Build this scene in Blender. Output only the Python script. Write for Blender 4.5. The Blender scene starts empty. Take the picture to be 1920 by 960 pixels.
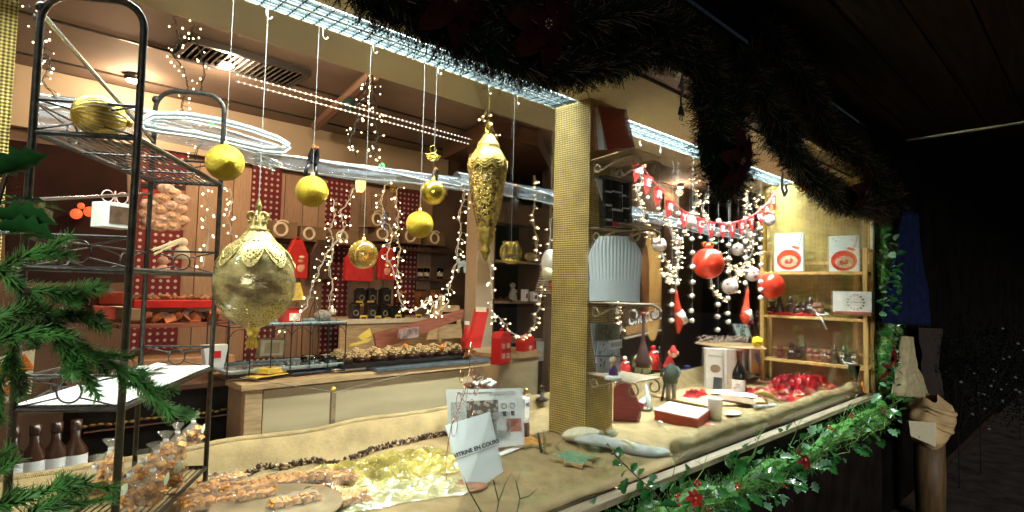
import bpy, math, random
import numpy as np
from mathutils import Vector, Matrix, noise, Euler
PI = math.pi
sc = bpy.context.scene
C = sc.collection
# ------------------------------------------------------------------ camera
F = 1080.0
_a, _c = .024, .055
_X = Vector((1120, -(1120*_a + F*_c), -F)).normalized()
_Z = Vector((_a, 1, -_c)); _Z = (_Z - _X*_X.dot(_Z)).normalized()
_Y = _Z.cross(_X)
CAMR = Matrix((_X, _Y, _Z))            # camera axes expressed in the world
CAMP = Vector((0, 0, 1.5))
cam = bpy.data.objects.new('camera', bpy.data.cameras.new('camera'))
C.objects.link(cam)
cam.matrix_world = Matrix.Translation(CAMP) @ CAMR.to_4x4()
cam.data.sensor_width = 36; cam.data.lens = F/1920*36
cam.data.clip_start = .02; cam.data.clip_end = 400
sc.camera = cam
sc.render.resolution_x = 1024; sc.render.resolution_y = 512
# ------------------------------------------------------------------ night sky, exposure
w = bpy.data.worlds.new('World'); sc.world = w; w.use_nodes = True
bg = w.node_tree.nodes['Background']
sky = w.node_tree.nodes.new('ShaderNodeTexSky'); sky.sky_type = 'NISHITA'; sky.sun_disc = False
sky.sun_elevation = math.radians(7); sky.sun_rotation = math.radians(218)
w.node_tree.links.new(sky.outputs[0], bg.inputs[0]); bg.inputs[1].default_value = .0025
fill_l = bpy.data.lights.new('front_fill', 'SUN'); fill_l.energy = 1.25; fill_l.angle = math.radians(25); fill_l.color = (1, .96, .90)   # added soft front fill, so faces toward the camera are not black
fill_o = bpy.data.objects.new('front_fill', fill_l); C.objects.link(fill_o); fill_o.rotation_euler = Vector((.60, .78, -.125)).to_track_quat('-Z', 'Y').to_euler()
sc.view_settings.view_transform = 'Standard'; sc.view_settings.look = 'None'
sc.view_settings.exposure = 0.75; sc.view_settings.gamma = 1
try:
    sc.cycles.max_bounces = 8; sc.cycles.transparent_max_bounces = 16
    sc.cycles.caustics_reflective = False; sc.cycles.caustics_refractive = False
    sc.cycles.sample_clamp_indirect = 4
except Exception: pass
random.seed(7)
R = random.Random(11)
U = R.uniform
# ------------------------------------------------------------------ measuring helpers
def P(px, py, x=None, y=None, z=None):
    d = CAMR @ Vector((px-960, -(py-480), -F))
    if y is not None: t = (y-CAMP.y)/d.y
    elif z is not None: t = (z-CAMP.z)/d.z
    else: t = (x-CAMP.x)/d.x
    return CAMP + d*t
def dep(p): return -((CAMR.transposed() @ (Vector(p)-CAMP)).z)
def S(px, p): return px*dep(p)/F          # size of px pixels at point p
# ------------------------------------------------------------------ materials
MATS = {}
def nd(nt, t, **k):
    n = nt.nodes.new(t)
    for a, b in k.items():
        if a in n.inputs.keys(): n.inputs[a].default_value = b
        else: setattr(n, a, b)
    return n
def mat(name, col, rough=.6, metal=0, var=.12, vs=30, bump=0, bs=200, trans=0, alpha=1, emit=None, es=0, sheen=0, coat=0, ior=1.45, detail=4, stretch=None, col2=None, spec=None, sss=0):
    if name in MATS: return MATS[name]
    m = bpy.data.materials.new(name); m.use_nodes = True; nt = m.node_tree
    b = nt.nodes['Principled BSDF']
    c4 = (*col, 1)
    tc = nd(nt, 'ShaderNodeTexCoord')
    mp = nd(nt, 'ShaderNodeMapping'); nt.links.new(tc.outputs['Object'], mp.inputs[0])
    if stretch: mp.inputs['Scale'].default_value = stretch
    if var > 0 or col2:
        n = nd(nt, 'ShaderNodeTexNoise', Scale=vs, Detail=detail); nt.links.new(mp.outputs[0], n.inputs['Vector'])
        r = nd(nt, 'ShaderNodeValToRGB'); nt.links.new(n.outputs[0], r.inputs[0])
        lo = tuple(max(0, v*(1-var*1.6)) for v in col); hi = tuple(min(1, v*(1+var)) for v in col)
        if col2: hi = col2; lo = col
        r.color_ramp.elements[0].position = .32; r.color_ramp.elements[1].position = .68
        r.color_ramp.elements[0].color = (*lo, 1); r.color_ramp.elements[1].color = (*hi, 1)
        nt.links.new(r.outputs[0], b.inputs['Base Color'])
    else: b.inputs['Base Color'].default_value = c4
    b.inputs['Roughness'].default_value = rough; b.inputs['Metallic'].default_value = metal
    b.inputs['IOR'].default_value = ior
    if trans: b.inputs['Transmission Weight'].default_value = trans
    if alpha < 1: b.inputs['Alpha'].default_value = alpha
    if coat: b.inputs['Coat Weight'].default_value = coat
    if sheen: b.inputs['Sheen Weight'].default_value = sheen
    if spec is not None: b.inputs['Specular IOR Level'].default_value = spec
    if emit: b.inputs['Emission Color'].default_value = (*emit, 1); b.inputs['Emission Strength'].default_value = es
    if bump:
        n2 = nd(nt, 'ShaderNodeTexNoise', Scale=bs, Detail=3.0); nt.links.new(mp.outputs[0], n2.inputs['Vector'])
        bp = nd(nt, 'ShaderNodeBump', Strength=min(1, bump), Distance=.01 if bump > 1 else .004)
        nt.links.new(n2.outputs[0], bp.inputs['Height']); nt.links.new(bp.outputs[0], b.inputs['Normal'])
    MATS[name] = m; return m
def pattern_mat(name, base, other, build, rough=.6, metal=0, bumpd=.003, bumps=.6, vec='Object'):
    """build(nt, xyz) -> factor socket; colours mixed by it, bump from it"""
    if name in MATS: return MATS[name]
    m = bpy.data.materials.new(name); m.use_nodes = True; nt = m.node_tree
    b = nt.nodes['Principled BSDF']; b.inputs['Roughness'].default_value = rough; b.inputs['Metallic'].default_value = metal
    tc = nd(nt, 'ShaderNodeTexCoord'); sp = nd(nt, 'ShaderNodeSeparateXYZ'); nt.links.new(tc.outputs[vec], sp.inputs[0])
    fac = build(nt, sp.outputs, tc.outputs[vec])
    n = nd(nt, 'ShaderNodeTexNoise', Scale=14.0, Detail=5.0); nt.links.new(tc.outputs['Object'], n.inputs['Vector'])
    mx = nd(nt, 'ShaderNodeMix', data_type='RGBA'); nt.links.new(fac, mx.inputs[0])
    mx.inputs[6].default_value = (*base, 1); mx.inputs[7].default_value = (*other, 1)
    mu = nd(nt, 'ShaderNodeMix', data_type='RGBA', blend_type='MULTIPLY'); mu.inputs[0].default_value = .5
    nt.links.new(mx.outputs[2], mu.inputs[6])
    cr = nd(nt, 'ShaderNodeValToRGB'); cr.color_ramp.elements[0].color = (.35, .35, .35, 1); cr.color_ramp.elements[0].position = .3; cr.color_ramp.elements[1].position = .65
    nt.links.new(n.outputs[0], cr.inputs[0]); nt.links.new(cr.outputs[0], mu.inputs[7])
    nt.links.new(mu.outputs[2], b.inputs['Base Color'])
    bp = nd(nt, 'ShaderNodeBump', Strength=bumps, Distance=bumpd); nt.links.new(fac, bp.inputs['Height']); nt.links.new(bp.outputs[0], b.inputs['Normal'])
    MATS[name] = m; return m
def mth(nt, op, a, b=None, clamp=False):
    n = nt.nodes.new('ShaderNodeMath'); n.operation = op; n.use_clamp = clamp
    for i, v in enumerate((a, b)):
        if v is None: continue
        if hasattr(v, 'is_linked'): nt.links.new(v, n.inputs[i])
        else: n.inputs[i].default_value = v
    return n.outputs[0]
def weave(nt, o, vec, f=330.0):
    # basket weave of short bumps, rows offset
    h = mth(nt, 'ADD', o[0], o[1])
    a = mth(nt, 'SINE', mth(nt, 'ADD', mth(nt, 'MULTIPLY', h, f), mth(nt, 'MULTIPLY', o[2], f)))
    b = mth(nt, 'SINE', mth(nt, 'SUBTRACT', mth(nt, 'MULTIPLY', h, f), mth(nt, 'MULTIPLY', o[2], f)))
    s = mth(nt, 'ADD', mth(nt, 'MULTIPLY', a, b), .55)
    return mth(nt, 'MULTIPLY', s, .75, True)
def cloth_weave(nt, o, vec):
    a = mth(nt, 'SINE', mth(nt, 'MULTIPLY', o[0], 1500.0)); b = mth(nt, 'SINE', mth(nt, 'MULTIPLY', o[1], 1500.0))
    n = nd(nt, 'ShaderNodeTexNoise', Scale=90.0, Detail=4.0); nt.links.new(vec, n.inputs['Vector'])
    n3 = nd(nt, 'ShaderNodeTexNoise', Scale=9.0, Detail=6.0, Roughness=.7); n3.inputs['Distortion'].default_value = 1.2; nt.links.new(vec, n3.inputs['Vector'])
    return mth(nt, 'ADD', mth(nt, 'MULTIPLY', mth(nt, 'MULTIPLY', a, b), .25), mth(nt, 'ADD', mth(nt, 'MULTIPLY', n.outputs[0], .55), mth(nt, 'MULTIPLY', mth(nt, 'SUBTRACT', n3.outputs[0], .22), .55)), True)
def dots(sx, thr, axis=(0, 2)):
    def f(nt, o, vec):
        a = mth(nt, 'SINE', mth(nt, 'MULTIPLY', mth(nt, 'ADD', o[axis[0]], o[axis[1]]), sx)); b = mth(nt, 'SINE', mth(nt, 'MULTIPLY', mth(nt, 'SUBTRACT', o[axis[0]], o[axis[1]]), sx))
        return mth(nt, 'GREATER_THAN', mth(nt, 'MULTIPLY', a, b), thr)
    return f
def speck(scale, thr):
    def f(nt, o, vec):
        n = nd(nt, 'ShaderNodeTexVoronoi', Scale=scale); nt.links.new(vec, n.inputs['Vector'])
        return mth(nt, 'LESS_THAN', n.outputs[0], thr)
    return f
def lace(scale=60.0, thr=.5):
    def f(nt, o, vec):
        n = nd(nt, 'ShaderNodeTexVoronoi', Scale=scale, feature='DISTANCE_TO_EDGE'); nt.links.new(vec, n.inputs['Vector'])
        return mth(nt, 'LESS_THAN', n.outputs[0], thr)
    return f
def printed(scale=120.0, thr=.6, sx=(1, 1, 6)):
    def f(nt, o, vec):
        mp = nd(nt, 'ShaderNodeMapping'); mp.inputs['Scale'].default_value = sx; nt.links.new(vec, mp.inputs[0])
        n = nd(nt, 'ShaderNodeTexNoise', Scale=scale, Detail=2.0); nt.links.new(mp.outputs[0], n.inputs['Vector'])
        return mth(nt, 'GREATER_THAN', n.outputs[0], thr)
    return f
wick = pattern_mat('woven_gold_wallcovering', (.09, .055, .007), (.78, .58, .15), weave, .5, 0, .004, .8)
wick2 = pattern_mat('woven_gold_wallcovering_fine', (.14, .09, .01), (.72, .53, .14), lambda nt, o, v: weave(nt, o, v, 360.0), .5, 0, .003, .7)
burl = pattern_mat('burlap', (.36, .25, .11), (.58, .44, .22), cloth_weave, .95, 0, .012, .7)
beige = mat('beige_paint', (.80, .72, .52), .55, var=.05, vs=4)
beamp = mat('beam_paint', (.52, .47, .33), .5, var=.05, vs=4)
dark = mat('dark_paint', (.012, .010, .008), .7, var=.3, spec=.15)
ceilm = mat('ceiling_board', (.22, .165, .135), .8, var=.08, vs=3)
wallbr = mat('brown_wall', (.16, .10, .065), .8, var=.15, vs=5)
plankm = mat('pale_plank', (.44, .28, .18), .6, var=.10, vs=18, stretch=(6, 6, .6), bump=.3, bs=60)
plankm2 = mat('pale_plank_b', (.38, .24, .155), .6, var=.10, vs=18, stretch=(6, 6, .6), bump=.3, bs=60)
wood = mat('pale_wood', (.55, .38, .20), .5, var=.18, vs=20, stretch=(.5, 5, 5), bump=.2, bs=80)
woodv = mat('honey_wood', (.58, .38, .13), .5, var=.18, vs=20, stretch=(5, 5, .5), bump=.2, bs=80)
woodd = mat('dark_wood', (.10, .05, .03), .5, var=.3, vs=20, stretch=(.5, 5, 5))
redwood = mat('red_brown_wood', (.30, .10, .06), .5, var=.25, vs=20, stretch=(.5, 5, 5))
polka = pattern_mat('red_polka_cloth', (.16, .012, .018), (.60, .48, .42), dots(78.0, .55), .8, 0, .0005, .2)
iron = mat('black_iron', (.05, .046, .042), .35, .6, var=.3, vs=60, bump=.3, bs=300)
bronze = mat('brown_scroll_iron', (.42, .34, .24), .38, .7, var=.2, vs=60)
steel = mat('steel', (.6, .6, .6), .25, 1, var=.1)
chrome = mat('chrome', (.85, .87, .9), .12, 1, var=0)
black = mat('black_plastic', (.012, .012, .014), .3, var=0)
white = mat('white_card', (.80, .80, .78), .6, var=.03, vs=8)
paperw = mat('blue_white_paper', (.74, .84, .88), .6, var=.05, vs=6)
ink = mat('ink', (.02, .02, .022), .7, var=0)
gold = mat('gold_paint', (.72, .50, .10), .32, .85, var=.2, vs=40, bump=.4, bs=300)
goldgl = mat('gold_glitter', (.52, .36, .035), .38, .9, var=.35, vs=420, bump=1.5, bs=900)
goldsat = mat('gold_satin', (.66, .50, .08), .22, .85, var=.05)
goldl = mat('pale_gold_lace', (.46, .35, .12), .4, .5, var=.25, vs=90, bump=.8, bs=200)
amber = mat('amber_glass', (.85, .55, .12), .06, 0, var=.1, vs=30, trans=.75, coat=1)
smoky = mat('smoky_gold_glass', (.46, .38, .17), .14, .3, var=.5, vs=22, alpha=.66, coat=.8, bump=.5, bs=40, stretch=(1, 1, 2))
mercury = mat('mercury_glass', (.34, .24, .06), .24, .7, var=.5, vs=60, bump=1.2, bs=120, coat=.5)
redsat = mat('red_satin', (.70, .045, .02), .3, .35, var=.2, vs=12, coat=.4)
red = mat('red_paint', (.55, .02, .018), .45, var=.1)
redc = mat('red_cloth', (.50, .02, .02), .8, var=.2, vs=40, bump=.3)
dred = mat('deep_red', (.16, .012, .010), .5, var=.2)
rust = mat('terracotta_red', (.36, .045, .025), .5, var=.1, vs=8)
yellow = mat('yellow_card', (.80, .58, .10), .6, var=.06)
orange = mat('orange', (.80, .22, .03), .5, var=.1)
green = mat('green_paint', (.03, .30, .06), .4, var=.1)
blue = mat('blue_paint', (.04, .07, .35), .4, var=.1)
slate = mat('slate', (.09, .12, .145), .35, var=.2, vs=30)
choc = mat('chocolate', (.045, .018, .010), .28, var=.3, vs=40, coat=.3)
mchoc = mat('milk_chocolate', (.22, .10, .05), .4, var=.25, vs=50, coat=.2)
nutm = mat('nut', (.72, .54, .28), .5, var=.25, vs=160, bump=.5)
cream = mat('cream', (.78, .68, .50), .6, var=.08)
skin = mat('doll_skin', (.72, .45, .32), .5, var=.05)
bulbw = mat('warm_bulb', (1, .8, .5), .4, var=0, emit=(1, .72, .36), es=6)
bulbc = mat('bright_bulb', (1, .9, .8), .4, var=0, emit=(1, .82, .62), es=60)
tubem = mat('fluorescent_tube', (1, 1, 1), .4, var=0, emit=(.62, .86, 1), es=5)
wirem = mat('dark_wire', (.02, .018, .012), .5, var=0)
thr = mat('nylon_thread', (.7, .7, .66), .3, var=0, alpha=.55)
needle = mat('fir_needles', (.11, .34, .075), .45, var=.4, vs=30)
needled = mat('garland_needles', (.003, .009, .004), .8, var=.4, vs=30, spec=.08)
leafm = mat('holly_leaf', (.03, .15, .035), .22, var=.35, vs=25, coat=.3)
leafl = mat('mistletoe_leaf', (.14, .28, .05), .35, var=.3, vs=25)
berry = mat('red_berry', (.45, .015, .01), .2, var=.1, coat=.5)
bark = mat('twig_bark', (.07, .045, .025), .8, var=.3)
copper = mat('copper_wire', (.55, .30, .20), .25, .9, var=.1)
film = mat('clear_film', (.36, .44, .54), .08, .0, var=.6, vs=12, alpha=.40, coat=1, bump=2, bs=22, stretch=(.25, 2, 2), spec=1)
cell = mat('cellophane', (.9, .85, .7), .08, 0, var=.05, alpha=.16, coat=1, bump=2, bs=60, spec=1)
goldfoil = mat('yellow_cellophane', (.66, .56, .14), .12, .1, var=.3, vs=12, alpha=.62, coat=1, bump=2, bs=35, spec=1)
caram = mat('copper_caramel_wrap', (.80, .34, .07), .25, .35, var=.35, vs=60, bump=1.5, bs=90)
asph = mat('asphalt', (.10, .08, .07), .8, var=.35, vs=6, bump=.6, bs=40)
def glass_mat(name, col, k, rough=0.0):
    m = bpy.data.materials.new(name); m.use_nodes = True; nt = m.node_tree; nt.nodes.clear()
    o = nd(nt, 'ShaderNodeOutputMaterial'); t = nd(nt, 'ShaderNodeBsdfTransparent'); t.inputs[0].default_value = (*col, 1)
    g = nd(nt, 'ShaderNodeBsdfGlossy'); g.inputs['Roughness'].default_value = rough
    fr = nd(nt, 'ShaderNodeFresnel', IOR=1.45); mx = nd(nt, 'ShaderNodeMixShader')
    f2 = mth(nt, 'MULTIPLY', fr.outputs[0], k)
    nt.links.new(f2, mx.inputs[0]); nt.links.new(t.outputs[0], mx.inputs[1]); nt.links.new(g.outputs[0], mx.inputs[2]); nt.links.new(mx.outputs[0], o.inputs[0])
    MATS[name] = m; return m
pane = glass_mat('window_glass', (.97, .98, .97), .55)
gglass = glass_mat('clear_glass', (.85, .9, .9), 2.2, .05)
# ------------------------------------------------------------------ mesh builder
class Mb:
    def __init__(s): s.v = []; s.f = []
    def add(s, vs, fs):
        o = len(s.v); s.v += [tuple(v) for v in vs]; s.f += [tuple(i+o for i in f) for f in fs]; return s
    def box(s, c, d, rot=(0, 0, 0)):
        m = Euler(rot).to_matrix(); c = Vector(c)
        vs = [c + m @ Vector((x*d[0]/2, y*d[1]/2, z*d[2]/2)) for x in (-1, 1) for y in (-1, 1) for z in (-1, 1)]
        return s.add(vs, [(0, 1, 3, 2), (4, 6, 7, 5), (0, 4, 5, 1), (2, 3, 7, 6), (0, 2, 6, 4), (1, 5, 7, 3)])
    def hexa(s, a, b):   # two quads (4 pts each), bottom / top
        return s.add(list(a)+list(b), [(3, 2, 1, 0), (4, 5, 6, 7), (0, 1, 5, 4), (1, 2, 6, 5), (2, 3, 7, 6), (3, 0, 4, 7)])
    def slab(s, q, th):  # q: planar polygon points, thickness along its normal
        q = [Vector(p) for p in q]; n = (q[1]-q[0]).cross(q[-1]-q[0]).normalized()*th
        k = len(q); vs = q + [p+n for p in q]
        return s.add(vs, [tuple(range(k-1, -1, -1)), tuple(range(k, 2*k))] + [(i, (i+1) % k, (i+1) % k+k, i+k) for i in range(k)])
    def tube(s, pts, r, n=6, cap=True):
        pts = [Vector(p) for p in pts]; k = len(pts); rs = r if isinstance(r, (list, tuple)) else [r]*k
        vs = []; ref = None
        for i, p in enumerate(pts):
            t = (pts[min(i+1, k-1)]-pts[max(i-1, 0)])
            if t.length < 1e-9: t = Vector((0, 0, 1))
            t.normalize()
            if ref is None: ref = t.orthogonal().normalized()
            ref = (ref - t*ref.dot(t))
            ref = ref.normalized() if ref.length > 1e-6 else t.orthogonal().normalized()
            b = t.cross(ref)
            vs += [p + (ref*math.cos(2*PI*j/n)+b*math.sin(2*PI*j/n))*rs[i] for j in range(n)]
        fs = [(i*n+j, i*n+(j+1) % n, (i+1)*n+(j+1) % n, (i+1)*n+j) for i in range(k-1) for j in range(n)]
        if cap: fs += [tuple(range(n-1, -1, -1)), tuple((k-1)*n+j for j in range(n))]
        return s.add(vs, fs)
    def ball(s, c, r, n=16, m=10, k=(1, 1, 1), rot=None):
        c = Vector(c); vs = []; M = Euler(rot).to_matrix() if rot else None
        for i in range(1, m):
            a = PI*i/m
            for j in range(n):
                b = 2*PI*j/n; q = Vector((math.sin(a)*math.cos(b)*k[0], math.sin(a)*math.sin(b)*k[1], math.cos(a)*k[2]))*r
                vs.append(c+(M @ q if M else q))
        tp = Vector((0, 0, r*k[2])); tp = M @ tp if M else tp
        vs += [c+tp, c-tp]; T = len(vs)-2
        fs = [((i)*n+j, (i+1)*n+j, (i+1)*n+(j+1) % n, i*n+(j+1) % n) for i in range(m-2) for j in range(n)]
        fs += [(T, j, (j+1) % n) for j in range(n)] + [(T+1, (m-2)*n+(j+1) % n, (m-2)*n+j) for j in range(n)]
        return s.add(vs, fs)
    def lathe(s, prof, c=(0, 0, 0), n=28, rib=0, nr=12, close=False, rot=None):
        c = Vector(c); vs = []; M = Euler(rot).to_matrix() if rot else None
        for (r, z) in prof:
            for j in range(n):
                a = 2*PI*j/n; rr = r*(1+rib*math.cos(a*nr))
                q = Vector((rr*math.cos(a), rr*math.sin(a), z)); vs.append(c+(M @ q if M else q))
        k = len(prof)
        fs = [(i*n+j, i*n+(j+1) % n, (i+1)*n+(j+1) % n, (i+1)*n+j) for i in range(k-1) for j in range(n)]
        if close: fs += [tuple(range(n-1, -1, -1)), tuple((k-1)*n+j for j in range(n))]
        return s.add(vs, fs)
    def grid(s, fn, nu, nv):
        vs = [fn(i/nu, j/nv) for i in range(nu+1) for j in range(nv+1)]
        fs = [(i*(nv+1)+j, (i+1)*(nv+1)+j, (i+1)*(nv+1)+j+1, i*(nv+1)+j+1) for i in range(nu) for j in range(nv)]
        return s.add(vs, fs)
    def ext(s, poly, th, c=(0, 0, 0), rot=(0, 0, 0)):   # polygon in local x,z, thickness along y
        m = Euler(rot).to_matrix(); c = Vector(c); k = len(poly)
        vs = [c + m @ Vector((x, -th/2, z)) for x, z in poly] + [c + m @ Vector((x, th/2, z)) for x, z in poly]
        return s.add(vs, [tuple(range(k)), tuple(range(2*k-1, k-1, -1))] + [(i, i+k, (i+1) % k+k, (i+1) % k) for i in range(k)])
    def ring(s, c, r, t, rot=(0, 0, 0), n=24, m=6, a0=0, a1=2*PI):
        M = Euler(rot).to_matrix(); c = Vector(c)
        full = abs(a1-a0-2*PI) < 1e-6
        pts = [c + M @ Vector((r*math.cos(a0+(a1-a0)*i/n), 0, r*math.sin(a0+(a1-a0)*i/n))) for i in range(n+1)]
        return s.tube(pts, t, m, cap=not full)
def link(name, me, parent=None, loc=None, rot=None):
    o = bpy.data.objects.new(name, me); C.objects.link(o)
    if parent: o.parent = parent
    if loc is not None: o.location = loc
    if rot is not None: o.rotation_euler = rot
    return o
def mesh(name, b, m, smooth=False):
    me = bpy.data.meshes.new(name); me.from_pydata([tuple(v) for v in b.v], [], b.f); me.materials.append(m)
    if smooth: me.shade_smooth()
    me.update(); return me
def tag(o, label=None, cat=None, group=None, kind=None):
    if label: o['label'] = label
    if cat: o['category'] = cat
    if group: o['group'] = group
    if kind: o['kind'] = kind
    return o
def thing(name, label, cat, loc=(0, 0, 0), rz=0, group=None, rot=None):
    o = bpy.data.objects.new(name, None); C.objects.link(o); o.empty_display_size = .05
    o.location = loc; o.rotation_euler = rot or (0, 0, rz); return tag(o, label, cat, group)
def part(t, name, b, m, smooth=False, world=False, bevel=0, kind=None, label=None):
    if world: L = Vector(t.location); b.v = [tuple(Vector(v)-L) for v in b.v]
    o = link(name, mesh(name, b, m, smooth), t)
    if bevel: bv(o, bevel)
    if kind: o['kind'] = kind
    if label: o['label'] = label
    return o
def bv(o, wd, seg=2):
    md = o.modifiers.new('bevel', 'BEVEL'); md.width = wd; md.segments = seg; md.limit_method = 'ANGLE'
def one(name, b, m, label, cat, loc=None, group=None, smooth=False, rot=None, bevel=0, kind=None):
    """single mesh thing; loc None = world coordinates, recentred at its base"""
    if loc is None:
        n = len(b.v); loc = Vector((sum(v[0] for v in b.v)/n, sum(v[1] for v in b.v)/n, min(v[2] for v in b.v)))
        b.v = [tuple(Vector(v)-loc) for v in b.v]
    o = link(name, mesh(name, b, m, smooth), None, loc, rot)
    if bevel: bv(o, bevel)
    return tag(o, label, cat, group, kind)
def struct(name, b, m, smooth=False, bevel=0):
    o = link(name, mesh(name, b, m, smooth)); o['kind'] = 'structure'
    if bevel: bv(o, bevel)
    return o
_tx = {}
def text_mb(txt, size, bold=0, shear=0, th=.0006, align='CENTER'):
    cu = bpy.data.curves.new('lettering', 'FONT'); cu.body = txt; cu.size = size; cu.align_x = align; cu.align_y = 'CENTER'
    cu.offset = bold; cu.shear = shear; cu.extrude = th; cu.resolution_u = 3
    o = bpy.data.objects.new('tmp', cu); C.objects.link(o)
    dg = bpy.context.evaluated_depsgraph_get(); me = bpy.data.meshes.new_from_object(o.evaluated_get(dg))
    b = Mb(); b.v = [(v.co.x, -v.co.z, v.co.y) for v in me.vertices]; b.f = [tuple(p.vertices) for p in me.polygons]
    bpy.data.objects.remove(o); bpy.data.curves.remove(cu); bpy.data.meshes.remove(me)
    return b        # stands upright in local x,z, facing -y
def xf(b, c=(0, 0, 0), rot=(0, 0, 0), s=1):
    m = Euler(rot).to_matrix(); c = Vector(c); b.v = [tuple(c + m @ (Vector(v)*s)) for v in b.v]; return b
def area(loc, sx, sy, power, col, rot=(0, 0, 0)):
    l = bpy.data.lights.new('lamp_light', 'AREA'); l.shape = 'RECTANGLE'; l.size = sx; l.size_y = sy; l.energy = power; l.color = col
    o = bpy.data.objects.new('lamp_light', l); C.objects.link(o); o.location = loc; o.rotation_euler = rot; return o
def point(loc, power, col, r=.03, parent=None):
    l = bpy.data.lights.new('lamp_light', 'POINT'); l.energy = power; l.color = col; l.shadow_soft_size = r
    o = bpy.data.objects.new('lamp_light', l); C.objects.link(o); o.location = loc
    if parent: o.parent = parent
    return o
def npmesh(name, V, Fq, m):      # fast mesh from numpy arrays, Fq (n,k)
    me = bpy.data.meshes.new(name); n, k = Fq.shape
    me.vertices.add(len(V)); me.vertices.foreach_set('co', V.astype(np.float32).ravel())
    me.loops.add(n*k); me.loops.foreach_set('vertex_index', Fq.astype(np.int32).ravel())
    me.polygons.add(n); me.polygons.foreach_set('loop_start', np.arange(0, n*k, k, dtype=np.int32))
    me.materials.append(m); me.update(calc_edges=True); me.validate(); return me
def fir(paths, rng, twig=.07, per=24, dens=180, nl=.014, nw=.0016, spread=1.0, rad=None, droop=0.0):
    """needles of fir twigs growing off paths; returns V, F arrays and twig stems"""
    V = []; stems = []
    for path in paths:
        path = [Vector(p) for p in path]
        seg = [(path[i], path[i+1]) for i in range(len(path)-1)]
        for a, b in seg:
            L = (b-a).length; n = max(1, int(L*dens)); ax = (b-a).normalized()
            for k in range(n):
                p = a.lerp(b, rng.random()); d = Vector((rng.gauss(0, 1), rng.gauss(0, 1), rng.gauss(0, 1)-droop))
                d = (d - ax*d.dot(ax)); d = d.normalized()*spread + ax*rng.uniform(-.2, .9); d.normalize()
                tl = twig*rng.uniform(.55, 1.1); stems.append((p, p+d*tl)); o = d.orthogonal().normalized(); q = d.cross(o)
                for j in range(per):
                    t = (j+.5)/per; c = p+d*tl*t; an = rng.uniform(0, 2*PI)
                    nd_ = (o*math.cos(an)+q*math.sin(an))*.85+d*.6; nd_.normalize()
                    wv = nd_.cross(d); wv.normalize(); wv *= nw/2; ln = nl*rng.uniform(.75, 1.15)*(1-.35*t)
                    V += [c-wv, c+wv, c+nd_*ln]
    V = np.array([tuple(v) for v in V]); return V, np.arange(len(V)).reshape(-1, 3), stems
def needles_along(path, rng, dens=1500, nl=.014, nw=.0014):
    V = []
    for i in range(len(path)-1):
        a, b = Vector(path[i]), Vector(path[i+1]); L = (b-a).length
        if L < 1e-6: continue
        d = (b-a).normalized(); o = d.orthogonal().normalized(); q = d.cross(o)
        for k in range(int(L*dens)):
            c = a.lerp(b, rng.random()); an = rng.uniform(0, 2*PI)
            nn = ((o*math.cos(an)+q*math.sin(an))*.9+d*rng.uniform(.3, .8)).normalized()
            wv = nn.cross(d).normalized()*nw/2; ln = nl*rng.uniform(.75, 1.15)
            V += [c-wv, c+wv, c+nn*ln+wv*.3, c+nn*ln-wv*.3]
    V = np.array([tuple(v) for v in V]); return V, np.arange(len(V)).reshape(-1, 4)
# ------------------------------------------------------------------ lamps' light (the lamps themselves are built below)
COOL = (.90, 1, .93); WARM = (1, .70, .43)
# ------------------------------------------------------------------ setting
SD = .88                                    # height of the display ledge
ZS = 2.311                                  # height of the window soffit
struct('ground', Mb().grid(lambda u, v: (-30+70*u, -30+31.04*v, .0), 40, 20), asph)
struct('shop_floor', Mb().grid(lambda u, v: (-4+14*u, 1.04+9*v, .004), 4, 4), mat('shop_floor_tile', (.16, .10, .07), .4, var=.2, vs=3))
struct('display_platform', Mb().box((1.6, 1.585, .83), (5.6, .97, .06)), woodd)
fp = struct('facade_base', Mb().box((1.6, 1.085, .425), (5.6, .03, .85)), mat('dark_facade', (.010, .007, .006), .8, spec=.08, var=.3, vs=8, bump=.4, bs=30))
for i in range(16):
    part(fp, 'panel_board', Mb().box((-1.0+.35*i, 1.064, .42), (.335, .012, .72)), MATS['dark_facade'])
struct('window_sill', Mb().box((1.58, 1.068, .865), (5.6, .045, .022)), mat('sill_wood', (.36, .29, .20), .6, var=.25, vs=14, stretch=(.4, 6, 6), bump=.3, bs=60), bevel=.003)
# soffit in strips round the two light troughs
YT0, YT1 = 1.572, 1.718
b = Mb().box((1.6, (1.2+YT0)/2, ZS+.03), (5.9, YT0-1.2, .06)).box((2.06, (YT0+YT1)/2, ZS+.03), (.26, YT1-YT0, .06)).box((4.62, (YT0+YT1)/2, ZS+.03), (.2, YT1-YT0, .06))
sf = struct('soffit', b, beige)
struct('ceiling_beam', Mb().box((1.9, (YT1+1.975)/2, ZS+.19), (6.6, 1.975-YT1, .38)), beamp, bevel=.004)
struct('shop_ceiling', Mb().box((3, 4.4, 2.66), (14, 4.8, .06)), ceilm)
for k, yy in enumerate((2.6, 3.2, 3.8)):
    one('ceiling_rail', Mb().box((2.2, yy, 2.625), (8, .012, .012)), iron, ('nearest','middle','farthest')[k]+' thin dark joint rail running along the brown shop ceiling', 'ceiling rail', group='rails on the shop ceiling')
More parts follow.
